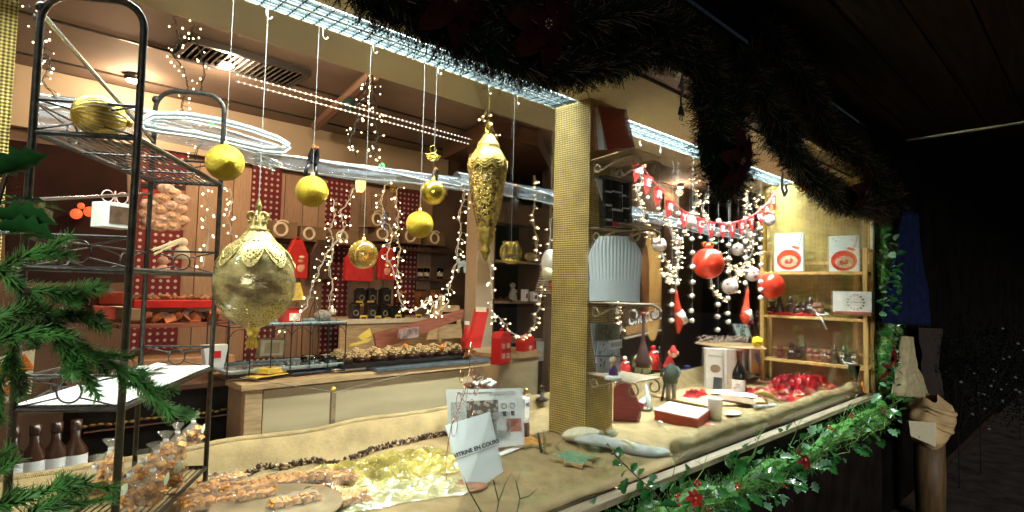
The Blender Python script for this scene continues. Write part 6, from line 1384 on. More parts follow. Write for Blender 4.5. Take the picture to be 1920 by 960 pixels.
# pompom chains
def chain(pxs, y, label, n=4.5):
    p0 = P(*pxs[0], y=y); t = thing('pompom_chain', label, 'pompom garland', p0, 0, 'white pompom chains')
    last = P(*pxs[-1], y=y); b = Mb().tube([(0, 0, ZS-p0.z), Vector((0, 0, 0)), Vector((0, 0, last.z-p0.z-.02))], .0008, 4); part(t, 'thread', b, thr)
    me = mesh('pompom', Mb().ball((0, 0, 0), S(n, p0), 12, 8), mat('white_wool', (.80, .78, .72), .9, var=.1, vs=60, bump=1, bs=400), True)
    for q in pxs:
        w3 = P(*q, y=y); link('pompom', me, t, (R.uniform(-.003, .003), R.uniform(-.003, .003), w3.z-p0.z))
chain([(1272, 400), (1272, 419), (1272, 448), (1271, 474), (1272, 503), (1270, 531)], 1.78, 'pompom chain hanging left of the larger red bauble from the letter R')
chain([(1260, 546), (1257, 572), (1257, 601)], 1.78, 'short low pompom chain beside the leaning red felt hat')
chain([(1299, 400), (1298, 448), (1297, 474), (1297, 500), (1297, 529), (1297, 555), (1296, 583), (1297, 601)], 1.68, 'long pompom chain hanging directly left of the larger red bauble')
chain([(1366, 420), (1361, 459), (1360, 484), (1359, 509), (1358, 559), (1357, 588), (1356, 604)], 1.76, 'pompom chain hanging directly right of the larger red bauble')
chain([(1347, 414), (1342, 439), (1341, 571), (1340, 594), (1340, 619)], 1.80, 'pompom chain passing behind the larger red bauble')
chain([(1398, 411), (1397, 454), (1399, 484), (1398, 508), (1398, 531)], 1.76, 'pompom chain hanging midway between the two red baubles')
chain([(1427, 428), (1427, 449), (1427, 465), (1427, 476), (1427, 497), (1426, 528), (1426, 543), (1426, 558)], 1.62, 'dense pompom chain in front of the smaller red bauble')
# bunting
bp = [(1180, 300), (1197, 305), (1215, 327), (1236, 352), (1258, 378), (1283, 396), (1310, 408), (1340, 417), (1370, 418), (1395, 412), (1418, 400), (1438, 382), (1452, 362)]
yb_ = lambda px: 1.77-.08*max(0, (px-1380)/70)
t = thing('letter_bunting', 'red bunting of pennants with white letters strung across the right half', 'bunting', P(1320, 411, y=1.77))
b = Mb().tube([P(px, py, y=yb_(px)) for px, py in bp], .0035, 6); part(t, 'ribbon', b, mat('pinkish_red', (.60, .09, .08), .6), True, world=True)
bunt = [(1197, 306, 'M'), (1216, 330, 'E'), (1236, 352, 'R'), (1257, 376, 'R'), (1283, 396, 'Y'), (1314, 409, 'C'), (1334, 415, 'H'), (1355, 418, 'R'), (1372, 418, 'I'), (1390, 413, 'S'), (1408, 406, 'T'), (1424, 396, 'M'), (1437, 383, 'A'), (1449, 367, 'S')]
for i, (px, py, ch) in enumerate(bunt):
    a = P(px, py, y=yb_(px)); k = dep(a)/F; a = a-Vector(t.location)
    sl = 0
    for j in range(len(bp)-1):
        if bp[j][0] <= px <= bp[j+1][0]: q0, q1 = P(*bp[j], y=1.77), P(*bp[j+1], y=1.77); sl = math.atan2(q1.z-q0.z, q1.x-q0.x)
    fl = part(t, 'pennant', xf(Mb().ext([(-.034, 0), (.034, 0), (.016, -.075), (.0, -.112), (-.016, -.075)], .003), a, (0, -sl*.35, -.45+.12*math.sin(i*2))), redc)
    part(fl, 'letter', xf(text_mb(ch, .054, .0018), a+Vector((-.003, -.007, -.040)), (0, -sl*.35, -.45+.12*math.sin(i*2))), white)
    part(fl, 'tassel', Mb().ball(a+Vector((.02*math.sin(sl*.35), 0, -.122)), .010, 8, 6), white, True)
# hanging red felt hats
for (pts, lab) in (([(1268, 545), (1270, 570), (1275, 600), (1272, 625)], 'long red felt hat with a white band hanging left of the larger red bauble'), ([(1402, 543), (1400, 570), (1398, 595), (1399, 612)], 'long red felt hat hanging behind the blue note')):
    ys = 1.80 if pts[0][0] < 1300 else 1.75
    q = [P(*c, y=ys) for c in pts]; k = dep(q[0])/F; t = thing('felt_hat', lab, 'felt hat', q[-1], 0, 'hanging red felt hats')
    wd = [2*k, 5*k, 10*k, 2*k]; f = []
    for i in range(13):
        u = i/12*3; j = min(2, int(u)); f.append((q[j].lerp(q[j+1], u-j), wd[j]+(wd[j+1]-wd[j])*(u-j)))
    part(t, 'felt', Mb().tube([a for a, _ in f], [w_ for _, w_ in f], 12), mat('bright_red_felt', (.60, .05, .02), .8, var=.15), True, world=True)
    part(t, 'white_band', Mb().tube([q[1].lerp(q[2], .45)+Vector((-.008, -.01, .0)), q[2]+Vector((.02, -.015, -.012))], [7.4*k, 9*k], 12), white, True, world=True)
    part(t, 'peg', Mb().tube([q[0], q[0]+Vector((-.008, 0, .035))], .004, 6), wood, world=True)
    part(t, 'thread', Mb().tube([q[0], Vector((q[0].x, q[0].y, ZS))], .0008, 4), thr, world=True)
# film poster
t, tr, W_, H_ = board('wall_poster', ((1172, 470), (1238, 462), (1240, 627), (1163, 634)), 2.25, 2.35, .012, mat('poster_dark', (.05, .025, .015), .35, var=.3, vs=6), 'tall brown and gold poster with script lettering Chocolat behind the chef hat', 'poster')
part(t, 'golden_shape', tr(Mb().ball((.24*W_, -.007, .08*H_), W_*.26, 20, 12, (1, .02, 2.5)).ball((.12*W_, -.007, .33*H_), W_*.15, 18, 10, (1, .02, 1.3))), mat('poster_gold', (.48, .24, .06), .4, col2=(.62, .38, .14), vs=9), True)
part(t, 'brown_shape', tr(Mb().ball((.05*W_, -.009, .12*H_), W_*.14, 16, 10, (.8, .02, 3))), mat('poster_umber', (.16, .06, .02), .4, var=.4, vs=10), True)
part(t, 'lettering', tr(xf(text_mb('Chocolat', W_*.24, .001, .25), (.02*W_, -.012, -.27*H_))), white)
part(t, 'text_block', tr(Mb().box((0, -.007, -.40*H_), (W_*.9, .002, H_*.09))), pattern_mat('gold_text', (.20, .09, .03), (.48, .28, .10), printed(70, .5, (1, 1, 4)), .5, 0, .0002, .1)); part(t, 'bottom_strip', tr(Mb().box((0, -.007, -.475*H_), (W_*.96, .003, H_*.02))), mat('pale_strip', (.5, .42, .34), .5))
# snowman toy peeping from behind the pillar
c = P(1030, 545, y=1.98); k = dep(c)/F
t = thing('snowman_toy', 'white stuffed figure with a red trim peeping out left of the pillar', 'soft toy', c); part(t, 'head', Mb().ball((0, 0, 52*k), 20*k, 18, 12, (.8, .8, 1.3)), white, True); part(t, 'muzzle', Mb().ball((-8*k, -4*k, 32*k), 14*k, 14, 10, (1, .8, .9), (0, .5, 0)), feltw, True); part(t, 'red_trim', Mb().ball((2*k, -6*k, 62*k), 12*k, 10, 8, (.9, .7, .4), (0, -.8, 0)).ball((8*k, -2*k, 8*k), 8*k, 10, 8), red, True); part(t, 'thread', Mb().tube([(0, 0, 70*k), (0, 0, ZS-c.z)], .0008, 4), thr)
c = P(1018, 545, y=2.35); k = dep(c)/F; t = thing('mini_fir', 'tiny frosted fir cone tree below the white stuffed figure', 'fir cone tree', c); b = Mb()
for i in range(9):
    for j in range(10): a = 2*PI*j/10+i*.3; rr_ = (14-1.4*i)*k; b.ball((rr_*math.cos(a), rr_*math.sin(a), (i*4.6-4)*k), 2.4*k, 6, 4, (1.2, 1.2, .7))
part(t, 'scales', b, mat('frosted_cone', (.28, .26, .20), .7, col2=(.55, .52, .46), vs=200), True)

# dark glazed cabinet behind the rack foot
a = P(150, 700, y=2.62); c = P(452, 722, y=2.62)
t = thing('glazed_cabinet', 'low dark glazed cabinet between the rack and the shop counter', 'cabinet', ((a.x+c.x)/2, 2.80, 0)); L2 = c.x-a.x; zc2 = P(430, 722, y=2.62).z
part(t, 'carcass', Mb().box((0, 0, zc2/2), (L2, .36, zc2)), dark, bevel=.004); part(t, 'top_board', Mb().box((0, -.01, zc2+.012), (L2+.02, .38, .022)), woodd, bevel=.002)
b = Mb(); rr = random.Random(12); zg = P(430, 768, y=2.60).z
for i in range(22): b.ball((-L2/2+.02+i*(L2-.04)/21, -.19, zg+rr.uniform(-.004, .004)), .012, 8, 6, (1.1, .7, .5))
part(t, 'gold_sweets', b, mat('dim_gold', (.26, .16, .04), .4, .4, var=.5, vs=90), True, kind='stuff')
part(t, 'inner_shelf', Mb().box((0, -.188, zg-.02), (L2-.04, .02, .006)), steel)
# ================================================================== fairy lights
rl = random.Random(77)
def chain_lights(path, y, label, n=30, spread=10, wire=wirem, br=1.5, stem=True, group='strings of warm fairy lights', y2=None):
    K = len(path); q = [P(px, py, y=(y if y2 is None else y+(y2-y)*i/(K-1))) for i, (px, py) in enumerate(path)]
    t = thing('light_string', label, 'fairy lights', q[0], 0, group); L = Vector(t.location); k = dep(q[0])/F
    fine = []
    for i in range(K-1):
        for j in range(5):
            u = j/5; v = q[i].lerp(q[i+1], u); fine.append(v+Vector((rl.uniform(-1, 1), rl.uniform(-1, 1), rl.uniform(-1, 1)))*k*1.8)
    fine.append(q[-1]); b = Mb(); b.tube([v-L for v in fine], k*.8, 5)
    b.tube([v-L+Vector((k*3*math.sin(i*1.1), k*2, 0)) for i, v in enumerate(fine)], k*.6, 4)
    bb = Mb()
    for i in range(n):
        u = (i+rl.random())/n*(len(fine)-1); j = min(len(fine)-2, int(u)); c = fine[j].lerp(fine[j+1], u-j)-L
        d = Vector((rl.choice((-1, 1))*rl.uniform(.4, 1), rl.uniform(-.6, .4), rl.uniform(-.7, .5)))*k*spread
        b.tube([c, c+d*.6+Vector((0, 0, k*1.5)), c+d], k*.55, 4); s = br*k*rl.choice((.55, .8, 1, 1, 1.25))
        bb.ball(c+d*1.05, s, 8, 6, (1, 1, 1.15))
    part(t, 'wire', b, wire); part(t, 'bulbs', bb, bulbw, True, kind='stuff'); return t
clearw = mat('clear_wire', (.55, .52, .46), .3, var=0)
CH = [
 ([(690, 138), (685, 170), (674, 200), (667, 235), (655, 265), (668, 292)], 1.93, 'dark wired light string dropping left from the ceiling bar at upper centre', 22, 12, wirem),
 ([(698, 142), (703, 180), (704, 220), (710, 258), (700, 285), (716, 312)], 1.95, 'dark wired light string dropping right of its twin at upper centre', 24, 13, wirem),
 ([(722, 345), (716, 380), (720, 412), (734, 430), (734, 452), (724, 480), (735, 500), (746, 530), (750, 560), (756, 578)], 2.6, 'light string with a bluish top falling right of the amber bauble', 34, 13, clearw),
 ([(664, 352), (656, 372), (640, 398), (645, 430), (634, 452), (616, 468), (606, 492), (596, 512), (584, 540), (580, 562), (566, 590), (545, 612), (520, 628)], 2.55, 'light string slanting down left from the lit amber lantern', 30, 12, clearw),
 ([(872, 330), (870, 372), (862, 402), (866, 432), (858, 462), (856, 492), (848, 520), (840, 548), (822, 562), (800, 572), (778, 582), (757, 578)], 2.7, 'light string hanging left of the tall lantern and curving over the coffee packs', 44, 12, clearw),
 ([(790, 572), (805, 560), (815, 572), (800, 590), (822, 588), (842, 562)], 2.75, 'tangle of fairy lights over the yellow price cards', 26, 10, clearw),
 ([(912, 208), (905, 222), (918, 232), (932, 258), (934, 330), (926, 400), (918, 440), (915, 470), (920, 505), (922, 545), (922, 582), (930, 604)], 2.2, 'light string falling beside the tall gold lantern down the column', 34, 10, clearw),
 ([(932, 590), (945, 605), (958, 622), (975, 632), (992, 628), (1003, 605), (1010, 578), (1016, 548), (1026, 505), (1030, 470), (1034, 410)], 2.3, 'light string looping up to the pillar round the dark cabinet', 40, 10, clearw),
 ([(325, 30), (338, 70), (322, 100), (345, 130), (352, 165), (340, 200), (362, 235), (378, 262), (366, 300)], 1.98, 'dark wired light string hanging behind the top of the rack', 36, 14, wirem),
 ([(372, 36), (360, 60), (376, 95), (384, 140), (372, 180)], 2.02, 'short dark wired light string right of the rack top', 16, 12, wirem),
 ([(52, 5), (70, 40), (78, 85), (95, 120), (80, 150), (108, 190)], 1.6, 'dark wired light string tangled at the top left corner inside the rack', 24, 16, wirem),
 ([(372, 335), (388, 365), (398, 395), (384, 410), (392, 440), (388, 470), (378, 500)], 2.1, 'light string hanging behind the right post of the rack', 20, 12, clearw),
 ([(745, 352), (742, 380), (748, 410), (744, 440), (750, 470), (745, 500), (752, 530)], 2.9, 'fine vertical light string just left of the lowest gold glitter bauble', 22, 10, clearw),
 ([(625, 372), (628, 400), (620, 430), (626, 460), (618, 500), (624, 540), (615, 580)], 2.9, 'fine vertical light string between the two red gift bags', 22, 11, clearw),
 ([(430, 352), (436, 380), (428, 410), (434, 440)], 2.9, 'short fine light string above the neck of the round ornament', 12, 10, clearw),
 ([(1002, 330), (1006, 370), (1000, 410), (1008, 450), (1004, 490)], 2.6, 'fine vertical light string in front of the dark cabinet', 18, 9, clearw),
 ([(1160, 560), (1158, 590), (1165, 612), (1160, 640)], 1.9, 'short light string left of the film poster under the hat', 12, 8, clearw),
]
for path, y, lab, n, s, wm in CH: chain_lights(path, y, lab, n, s, wm)
RC = [
 ([(1200, 300), (1206, 330), (1196, 360), (1204, 395), (1214, 430), (1232, 460), (1250, 490), (1262, 515), (1250, 530)], 'dense light string curling from the bunting corner down to the poster', 60),
 ([(1245, 395), (1262, 440), (1275, 480), (1266, 520), (1240, 510)], 'light string bunched to the right of the film poster', 44),
 ([(1304, 320), (1300, 345), (1308, 375), (1300, 400), (1276, 450), (1268, 490)], 'light string dropping left of the hanging fir garland', 40),
 ([(1325, 360), (1318, 395), (1330, 420), (1336, 540), (1345, 555), (1360, 560)], 'light string passing behind the larger red bauble', 30),
 ([(1398, 350), (1404, 375), (1396, 400), (1402, 430), (1406, 460), (1398, 490), (1386, 520), (1372, 548)], 'light string falling behind the bunting letters I and S', 54),
 ([(1424, 345), (1420, 380), (1428, 415), (1416, 445), (1408, 480), (1390, 500), (1380, 520)], 'rightmost light string of the dense curtain beside the end wall', 54),
 ([(1345, 470), (1372, 500), (1388, 505), (1376, 530)], 'small clump of fairy lights right of the larger red bauble', 26),
]
for i, (path, lab, n) in enumerate(RC): chain_lights(path, 1.86+.05*(i % 3), lab, n, 11, clearw, 1.5, group='dense fairy lights in the right half')
# glowing dots that imitate the trough light's reflection in the rear glass
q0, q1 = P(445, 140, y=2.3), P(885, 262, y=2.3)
t = thing('reflection_row', 'row of white dots imitating the trough reflection along the upper back of the left window', 'reflection', q0); L = Vector(t.location); d = q1-q0; b = Mb(); b2 = Mb().tube([Vector(), d], .002, 4).tube([Vector((0, .02, -.02)), d+Vector((0, .02, -.02))], .002, 4)
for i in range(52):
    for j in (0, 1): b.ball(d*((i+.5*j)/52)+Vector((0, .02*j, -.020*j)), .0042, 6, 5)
part(t, 'reflection_dots', b, mat('reflection_glow', (1, 1, 1), .4, var=0, emit=(.85, .92, 1), es=.7), kind='stuff'); part(t, 'strip', b2, clearw)  # emissive dots stand in for a reflection, no real light string
# white reindeer ornament, ribbon at the string tops, green lamp
t = thing('reindeer_ornament', 'flat pale reindeer ornament hanging in the light string left of the column', 'ornament', P(866, 498, y=2.65)); k = dep(t.location)/F
part(t, 'body', Mb().ext([(-10*k, -14*k), (-6*k, -14*k), (-4*k, -2*k), (4*k, -2*k), (6*k, -14*k), (10*k, -14*k), (10*k, 6*k), (6*k, 10*k), (-2*k, 9*k), (-10*k, 2*k)], 2*k), mat('frost_grey', (.36, .40, .40), .4, .3, var=.2), bevel=.002); part(t, 'head', Mb().ext([(-12*k, 2*k), (-14*k, 12*k), (-6*k, 14*k), (-4*k, 6*k)], 2*k), MATS['frost_grey'])
one('green_lamp', Mb().ball((0, 0, 0), .012, 12, 8), mat('green_glow', (.1, .9, .2), .4, var=0, emit=(.1, 1, .2), es=1.5), 'small green glowing lamp under the dark light strings at upper centre', 'lamp', P(716, 311, y=2.1), smooth=True)
one('green_lamp', Mb().ball((0, 0, 0), .009, 12, 8), MATS['green_glow'], 'small green glowing lamp behind the upper left film roll', 'lamp', P(396, 234, y=2.1), smooth=True)
b = Mb()
for i in range(5): b.tube([(0, 0, -.02*i), (.02*math.sin(i*2), .01, -.02*i-.012), (.0, 0, -.02*(i+1))], .006, 5)
one('blue_ribbon', b, mat('silver_blue', (.30, .34, .55), .2, .7, var=.3), 'curled silvery blue ribbon at the top of the middle light string', 'ribbon', P(722, 395, y=2.58), smooth=True)
# ================================================================== outside: fir garland on the window head
rng = random.Random(5)
def garland(pix, y, rad, label, seed, dens=420, needle_l=.024, m=needled, cat='garland', off=2, per=15, twig=None):
    rg = random.Random(seed); c = [P(px, py, y=y) for px, py in pix]; paths = []
    for k in range(off):
        paths.append([v+Vector((rg.uniform(-1, 1), rg.uniform(-.8, .8), rg.uniform(-1, 1)))*rad*.5 for v in c])
    V, Fq, st = fir(paths, rg, twig=twig or rad*.85, per=per, dens=dens, nl=needle_l, nw=.0026)
    t = thing('fir_garland', label, cat, c[0]); L = np.array(t.location)
    o = link('fir_needles', npmesh('fir_needles', V-L, Fq, m), t); o['kind'] = 'stuff'
    core = Mb()
    for pth in paths: core.tube([v-Vector(t.location) for v in pth], rad*.26, 8)
    part(t, 'core', core, m, world=False)
    tw = Mb()
    for (a, b_) in st[::3]: tw.tube([a-Vector(t.location), b_-Vector(t.location)], .0012, 3, cap=False)
    part(t, 'twigs', tw, bark, kind='stuff'); return t, c
def poinsettia(p, s, m, label, face=(0, -1, -.3)):
    t = thing('poinsettia', label, 'poinsettia', p); f = Vector(face).normalized(); q = f.to_track_quat('Z', 'Y').to_matrix()
    pm = []
    for ring, n, l in ((0, 6, 1.0), (1, 5, .62)):
        for i in range(n):
            a = 2*PI*i/n+ring*.5+R.uniform(-.15, .15); L_ = s*l*R.uniform(.85, 1.1); w_ = L_*.28
            vs = []; 
            for j in range(7):
                u = j/6; ww = w_*math.sin(PI*min(1, u*.95+.05))**.8; h = s*.18*math.sin(u*PI*.7)-s*.30*u*u+ring*s*.1
                for sd, dz in ((-1, 0), (0, -.10*w_), (1, 0)):
                    x, y_ = L_*u, sd*ww; vs.append(q @ Vector((x*math.cos(a)-y_*math.sin(a), x*math.sin(a)+y_*math.cos(a), h+dz)))
            fs = [(j*3+e, j*3+e+1, j*3+e+4, j*3+e+3) for j in range(6) for e in (0, 1)]
            part(t, 'petal', Mb().add(vs, fs), m, True)
    b = Mb()
    for i in range(6): b.ball(q @ Vector((s*.08*math.cos(i), s*.08*math.sin(i), s*.12)), s*.05, 6, 5)
    part(t, 'centre', b, choc if m.name == 'poinsettia_dark' else gold, True); return t
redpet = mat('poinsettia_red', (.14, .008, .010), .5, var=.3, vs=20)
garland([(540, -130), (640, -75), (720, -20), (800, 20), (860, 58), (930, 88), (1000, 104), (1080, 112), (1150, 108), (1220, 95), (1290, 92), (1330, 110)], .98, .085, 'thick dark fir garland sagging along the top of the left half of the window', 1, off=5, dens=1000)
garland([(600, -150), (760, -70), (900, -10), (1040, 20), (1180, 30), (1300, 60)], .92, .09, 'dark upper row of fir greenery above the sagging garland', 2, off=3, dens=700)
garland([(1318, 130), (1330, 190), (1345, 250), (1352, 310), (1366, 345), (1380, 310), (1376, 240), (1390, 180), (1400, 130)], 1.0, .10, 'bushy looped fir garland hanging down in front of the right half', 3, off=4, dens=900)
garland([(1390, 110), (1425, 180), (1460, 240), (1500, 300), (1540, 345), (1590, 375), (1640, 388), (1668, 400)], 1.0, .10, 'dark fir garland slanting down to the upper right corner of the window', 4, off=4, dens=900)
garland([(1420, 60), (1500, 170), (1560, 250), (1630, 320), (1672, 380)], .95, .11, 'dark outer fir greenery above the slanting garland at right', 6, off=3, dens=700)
garland([(1664, 395), (1668, 450), (1662, 520), (1668, 590), (1660, 660), (1668, 735)], 1.0, .085, 'fir garland running down the right side of the window', 5, off=3, dens=420, m=needle)
for (px, py, y, s, l) in ((1020, 45, .88, .12, 'very dark red poinsettia in the middle of the sagging garland'), (848, -5, .9, .10, 'very dark red poinsettia near the left of the sagging garland'), (1384, 300, .88, .13, 'dark red poinsettia on the hanging looped garland'), (1618, 360, .9, .13, 'dark red poinsettia at the upper right corner garland'), (1668, 680, .9, .13, 'dark red poinsettia low on the right side garland')):
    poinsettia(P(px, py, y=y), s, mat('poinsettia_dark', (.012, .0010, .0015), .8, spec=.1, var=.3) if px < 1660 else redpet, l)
# plug and cable
t = thing('power_plug', 'black two pin power plug dangling from its cable under the window frame', 'plug', P(1277, 205, y=1.03)); k = dep(t.location)/F
part(t, 'body', Mb().hexa([(-8*k, -3*k, -12*k), (8*k, -3*k, -12*k), (8*k, 3*k, -12*k), (-8*k, 3*k, -12*k)], [(-3*k, -2*k, 6*k), (4*k, -2*k, 6*k), (4*k, 2*k, 6*k), (-3*k, 2*k, 6*k)]), black, bevel=.001)
for x in (-4, 4): part(t, 'pin', Mb().tube([(x*k, 0, -12*k), (x*k, 0, -22*k)], 1.1*k, 8), steel)
part(t, 'cable', Mb().tube([(0, 0, 5*k), (-2*k, 0, 20*k), (6*k, 0, 34*k), (-4*k, 0, 48*k), (4*k, 0, 62*k)], 2.0*k, 6).tube([(-10*k, 0, 40*k), (0, 0, 52*k), (10*k, 0, 40*k)], 2*k, 6), black, True)
p = P(1470, 345, y=1.0); k = dep(p)/F
one('garland_hook', Mb().tube([(-4*k, 0, 20*k), (-10*k, 0, 5*k), (-8*k, 0, -12*k), (2*k, 0, -22*k), (12*k, 0, -12*k), (11*k, 0, 0)], 2.6*k, 8), mat('grey_rubber', (.16, .16, .14), .5), 'grey curved hook dangling from the slanting garland at right', 'hook', p, smooth=True)
# ================================================================== foreground spruce branches at left
def branch(paths, y, label, dens=5200, nl=.014, nw=.0017, jit=.012):
    q = [[P(px, py, y=y+yy) for px, py, yy in path] for path in paths]
    t = thing('spruce_branch', label, 'spruce branch', q[0][0]); L = Vector(t.location); Vs = []; Fs = []; o = 0; tb = Mb(); rg = random.Random(len(label))
    for path in q:
        tb.tube([v-L for v in path], [.0035*(1-.6*i/(len(path)-1)) for i in range(len(path))], 6)
        V, Fq = needles_along(path, rg, dens, nl, nw*1.3); Vs.append(V); Fs.append(Fq+o); o += len(V)
        # side shoots
        Lp = sum((path[i+1]-path[i]).length for i in range(len(path)-1))
        for s in range(int(Lp/.022)):
            i = rg.randrange(len(path)-1); c = path[i].lerp(path[i+1], rg.random()); d = (path[i+1]-path[i]).normalized()
            sd = Vector((rg.uniform(-1, 1), rg.uniform(-1, 1), rg.uniform(-.6, .6))); sd = (sd-d*sd.dot(d)).normalized(); e = c+(sd*.6+d*.9).normalized()*rg.uniform(.02, .045)
            tb.tube([c-L, e-L], .0012, 4); V, Fq = needles_along([c, e], rg, dens, nl*.85, nw); Vs.append(V); Fs.append(Fq+o); o += len(V)
    V = np.concatenate(Vs)-np.array(L); Fq = np.concatenate(Fs)
    ob = link('needles', npmesh('needles', V, Fq, needle), t); ob['kind'] = 'stuff'; part(t, 'twigs', tb, bark, True); return t
branch([[(-60, 470, 0), (0, 510, 0), (45, 545, .01), (90, 590, .01), (130, 635, .02), (190, 668, .02), (250, 715, .03), (322, 778, .04)],
        [(45, 545, 0), (110, 548, .01), (182, 540, .02)], [(90, 590, 0), (150, 590, .0), (205, 618, -.01)], [(50, 550, 0), (30, 620, -.01), (10, 700, -.02), (-20, 740, -.02)],
        [(130, 635, 0), (150, 680, -.02), (170, 728, -.03)], [(0, 505, 0), (50, 478, .0), (105, 474, .01)], [(70, 580, 0), (110, 640, -.02), (140, 700, -.03)]], .78,
       'large green spruce branch reaching in from the left in front of the window')
branch([[(-60, 660, 0), (20, 630, .01), (75, 620, .02)], [(-40, 600, .0), (10, 590, .01), (60, 575, .01)]], .70, 'dark spruce twig at the left edge behind the large branch')
branch([[(-40, 960, 0), (20, 945, 0), (60, 930, .01), (110, 915, .01), (160, 905, .02)], [(20, 1000, 0), (60, 960, .0), (130, 945, .02)], [(-60, 900, 0), (0, 880, 0), (30, 862, 0)]], .74, 'spruce twig tip at the bottom left corner of the photo')
# holly leaves
def leafmesh(name, m, L_=.05, W_=.022, spikes=3, fold=.25, curl=.2):
    n = spikes*2+1; pts = []
    for i in range(n+1):
        u = i/n; w_ = W_*math.sin(PI*min(.98, max(.04, u)))**.7; w_ *= (1.15 if i % 2 else .68) if spikes else 1
        pts.append((L_*u, w_, L_*curl*(u-u*u*1.6)))
    vs = []
    for x, w_, z in pts: vs += [(x, -w_, z+w_*fold), (x, 0, z), (x, w_, z+w_*fold)]
    vs[-3] = vs[-1] = vs[-2] = (L_*1.04, 0, pts[-1][2])
    fs = [(i*3+e, (i+1)*3+e, (i+1)*3+e+1, i*3+e+1) for i in range(n) for e in (0, 1)]
    return mesh(name, Mb().add(vs, fs), m, True)
hl = leafmesh('holly_leaf', leafm, .05, .020, 4); hl2 = leafmesh('holly_leaf', mat('holly_leaf_pale', (.16, .34, .20), .2, var=.3, vs=20, coat=.3), .045, .019, 3)
ml = leafmesh('mistletoe_leaf', leafl, .045, .0055, 0, .1, .5)
def leaves(t, me, pts, scale=(.8, 1.2), name=None, up=.3):
    L = Vector(t.location)
    for p, d in pts:
        o = link(name or me.name.split('.')[0], me, t, Vector(p)-L); d = Vector(d).normalized()
        o.rotation_euler = (d.to_track_quat('X', 'Z').to_matrix() @ Euler((R.uniform(-.9, .9), 0, 0)).to_matrix()).to_euler(); s = R.uniform(*scale); o.scale = (s, s, s)
# sprig in front of the sill
y0 = .93
stem = [P(px, py, y=y0) for px, py in ((1255, 960), (1225, 920), (1195, 895), (1170, 870), (1150, 850))]
t = thing('holly_sprig', 'dark holly sprig sticking up in front of the sill below the stocking', 'holly sprig', stem[0]); part(t, 'stem', Mb().tube(stem, .0018, 6), bark, world=True)
S1 = [((1150, 850), (-.8, 0, .9)), ((1158, 858), (.3, 0, 1)), ((1165, 868), (-1, 0, .1)), ((1160, 862), (.9, 0, .6)), ((1178, 880), (-1, .1, -.5)), ((1185, 885), (.6, -.2, .9)), ((1195, 895), (.9, 0, .7)), ((1205, 902), (-.9, 0, -.5)), ((1215, 912), (1, 0, .1)), ((1222, 918), (-.5, 0, -1)), ((1150, 852), (-.5, -.3, .2))]
leaves(t, hl, [(P(*a, y=y0), d) for a, d in S1], (.55, .8))
t = thing('holly_sprig', 'glossy holly leaves at the left edge of the photo above the spruce branch', 'holly sprig', P(-30, 420, y=.62)); part(t, 'stem', Mb().tube([P(-60, 470, y=.62), P(-10, 400, y=.62), P(10, 330, y=.62)], .002, 6), bark, world=True)
leaves(t, hl, [(P(a, b_, y=.62), d) for a, b_, d in ((-10, 385, (1, 0, .1)), (-8, 425, (1, 0, -.1)), (-10, 330, (.6, 0, .5)), (-5, 365, (.9, .3, -.3)), (-20, 445, (1, .3, .2)), (-12, 405, (1, -.2, .0)))], (.75, 1.0))
# mistletoe at the bottom centre
t = thing('mistletoe_sprig', 'dark mistletoe sprig poking up at the bottom edge right of the white sign', 'mistletoe', P(930, 990, y=.85)); b = Mb(); LL = Vector(t.location)
for (x0, y0_, x1, y1_) in ((925, 1000, 878, 918), (925, 1000, 935, 940), (935, 940, 925, 900), (935, 940, 948, 905), (960, 1000, 975, 935), (975, 935, 968, 905), (975, 935, 992, 930), (900, 1000, 880, 960)):
    b.tube([P(x0, y0_, y=.85), P(x1, y1_, y=.85)], .0013, 5)
part(t, 'stem', b, mat('mistletoe_stem', (.05, .09, .03), .5), world=True)
dl = leafmesh('mistletoe_leaf', mat('dark_mistletoe', (.025, .055, .022), .35, var=.3, vs=25), .034, .0050, 0, .1, .5)
leaves(t, dl, [(P(a, b_, y=.85), d) for a, b_, d in ((878, 918, (-.3, 0, 1)), (878, 920, (.9, 0, .2)), (925, 900, (.2, 0, 1)), (948, 905, (.5, 0, .9)), (948, 905, (-.2, 0, 1)), (968, 905, (.3, 0, 1)), (968, 905, (-.3, 0, 1)), (992, 930, (1, 0, .6)), (935, 940, (-.8, 0, .4)), (975, 935, (.9, 0, -.3)), (880, 960, (-.6, 0, .6)), (925, 902, (-.6, 0, .8)))], (.7, 1.1))
# lower garland of mixed greenery under the sill
low_path = [(1130, 1010), (1200, 975), (1280, 945), (1360, 915), (1440, 880), (1510, 850), (1570, 815), (1620, 785), (1655, 765)]
t, c = garland(low_path, .99, .085, 'lush garland of fir, holly and mistletoe hanging under the sill at right', 9, off=4, dens=170, m=needle, needle_l=.018)
G9 = t; pts1 = []; pts2 = []; pts3 = []; br_ = Mb(); st = Mb()
def gp(u, r_):
    f = u*(len(c)-1); i = min(len(c)-2, int(f)); q = c[i].lerp(c[i+1], f-i); d = Vector((R.gauss(0, 1), -abs(R.gauss(0, 1)), R.gauss(0, 1))).normalized(); return q+d*r_, d
for i in range(190): p, d = gp(R.random(), .090*R.uniform(.7, 1.5)); pts1.append((p, (d.x+R.uniform(-.6, .6), d.y-.1, d.z+R.uniform(-.6, .6))))
for i in range(90): p, d = gp(R.random(), .10*R.uniform(.8, 1.45)); pts2.append((p, (d.x+R.uniform(-.6, .6), d.y-.2, d.z+R.uniform(-.4, .6))))
leaves(G9, hl, pts1, (.7, 1.35)); leaves(G9, hl2, pts2, (.6, 1.3))
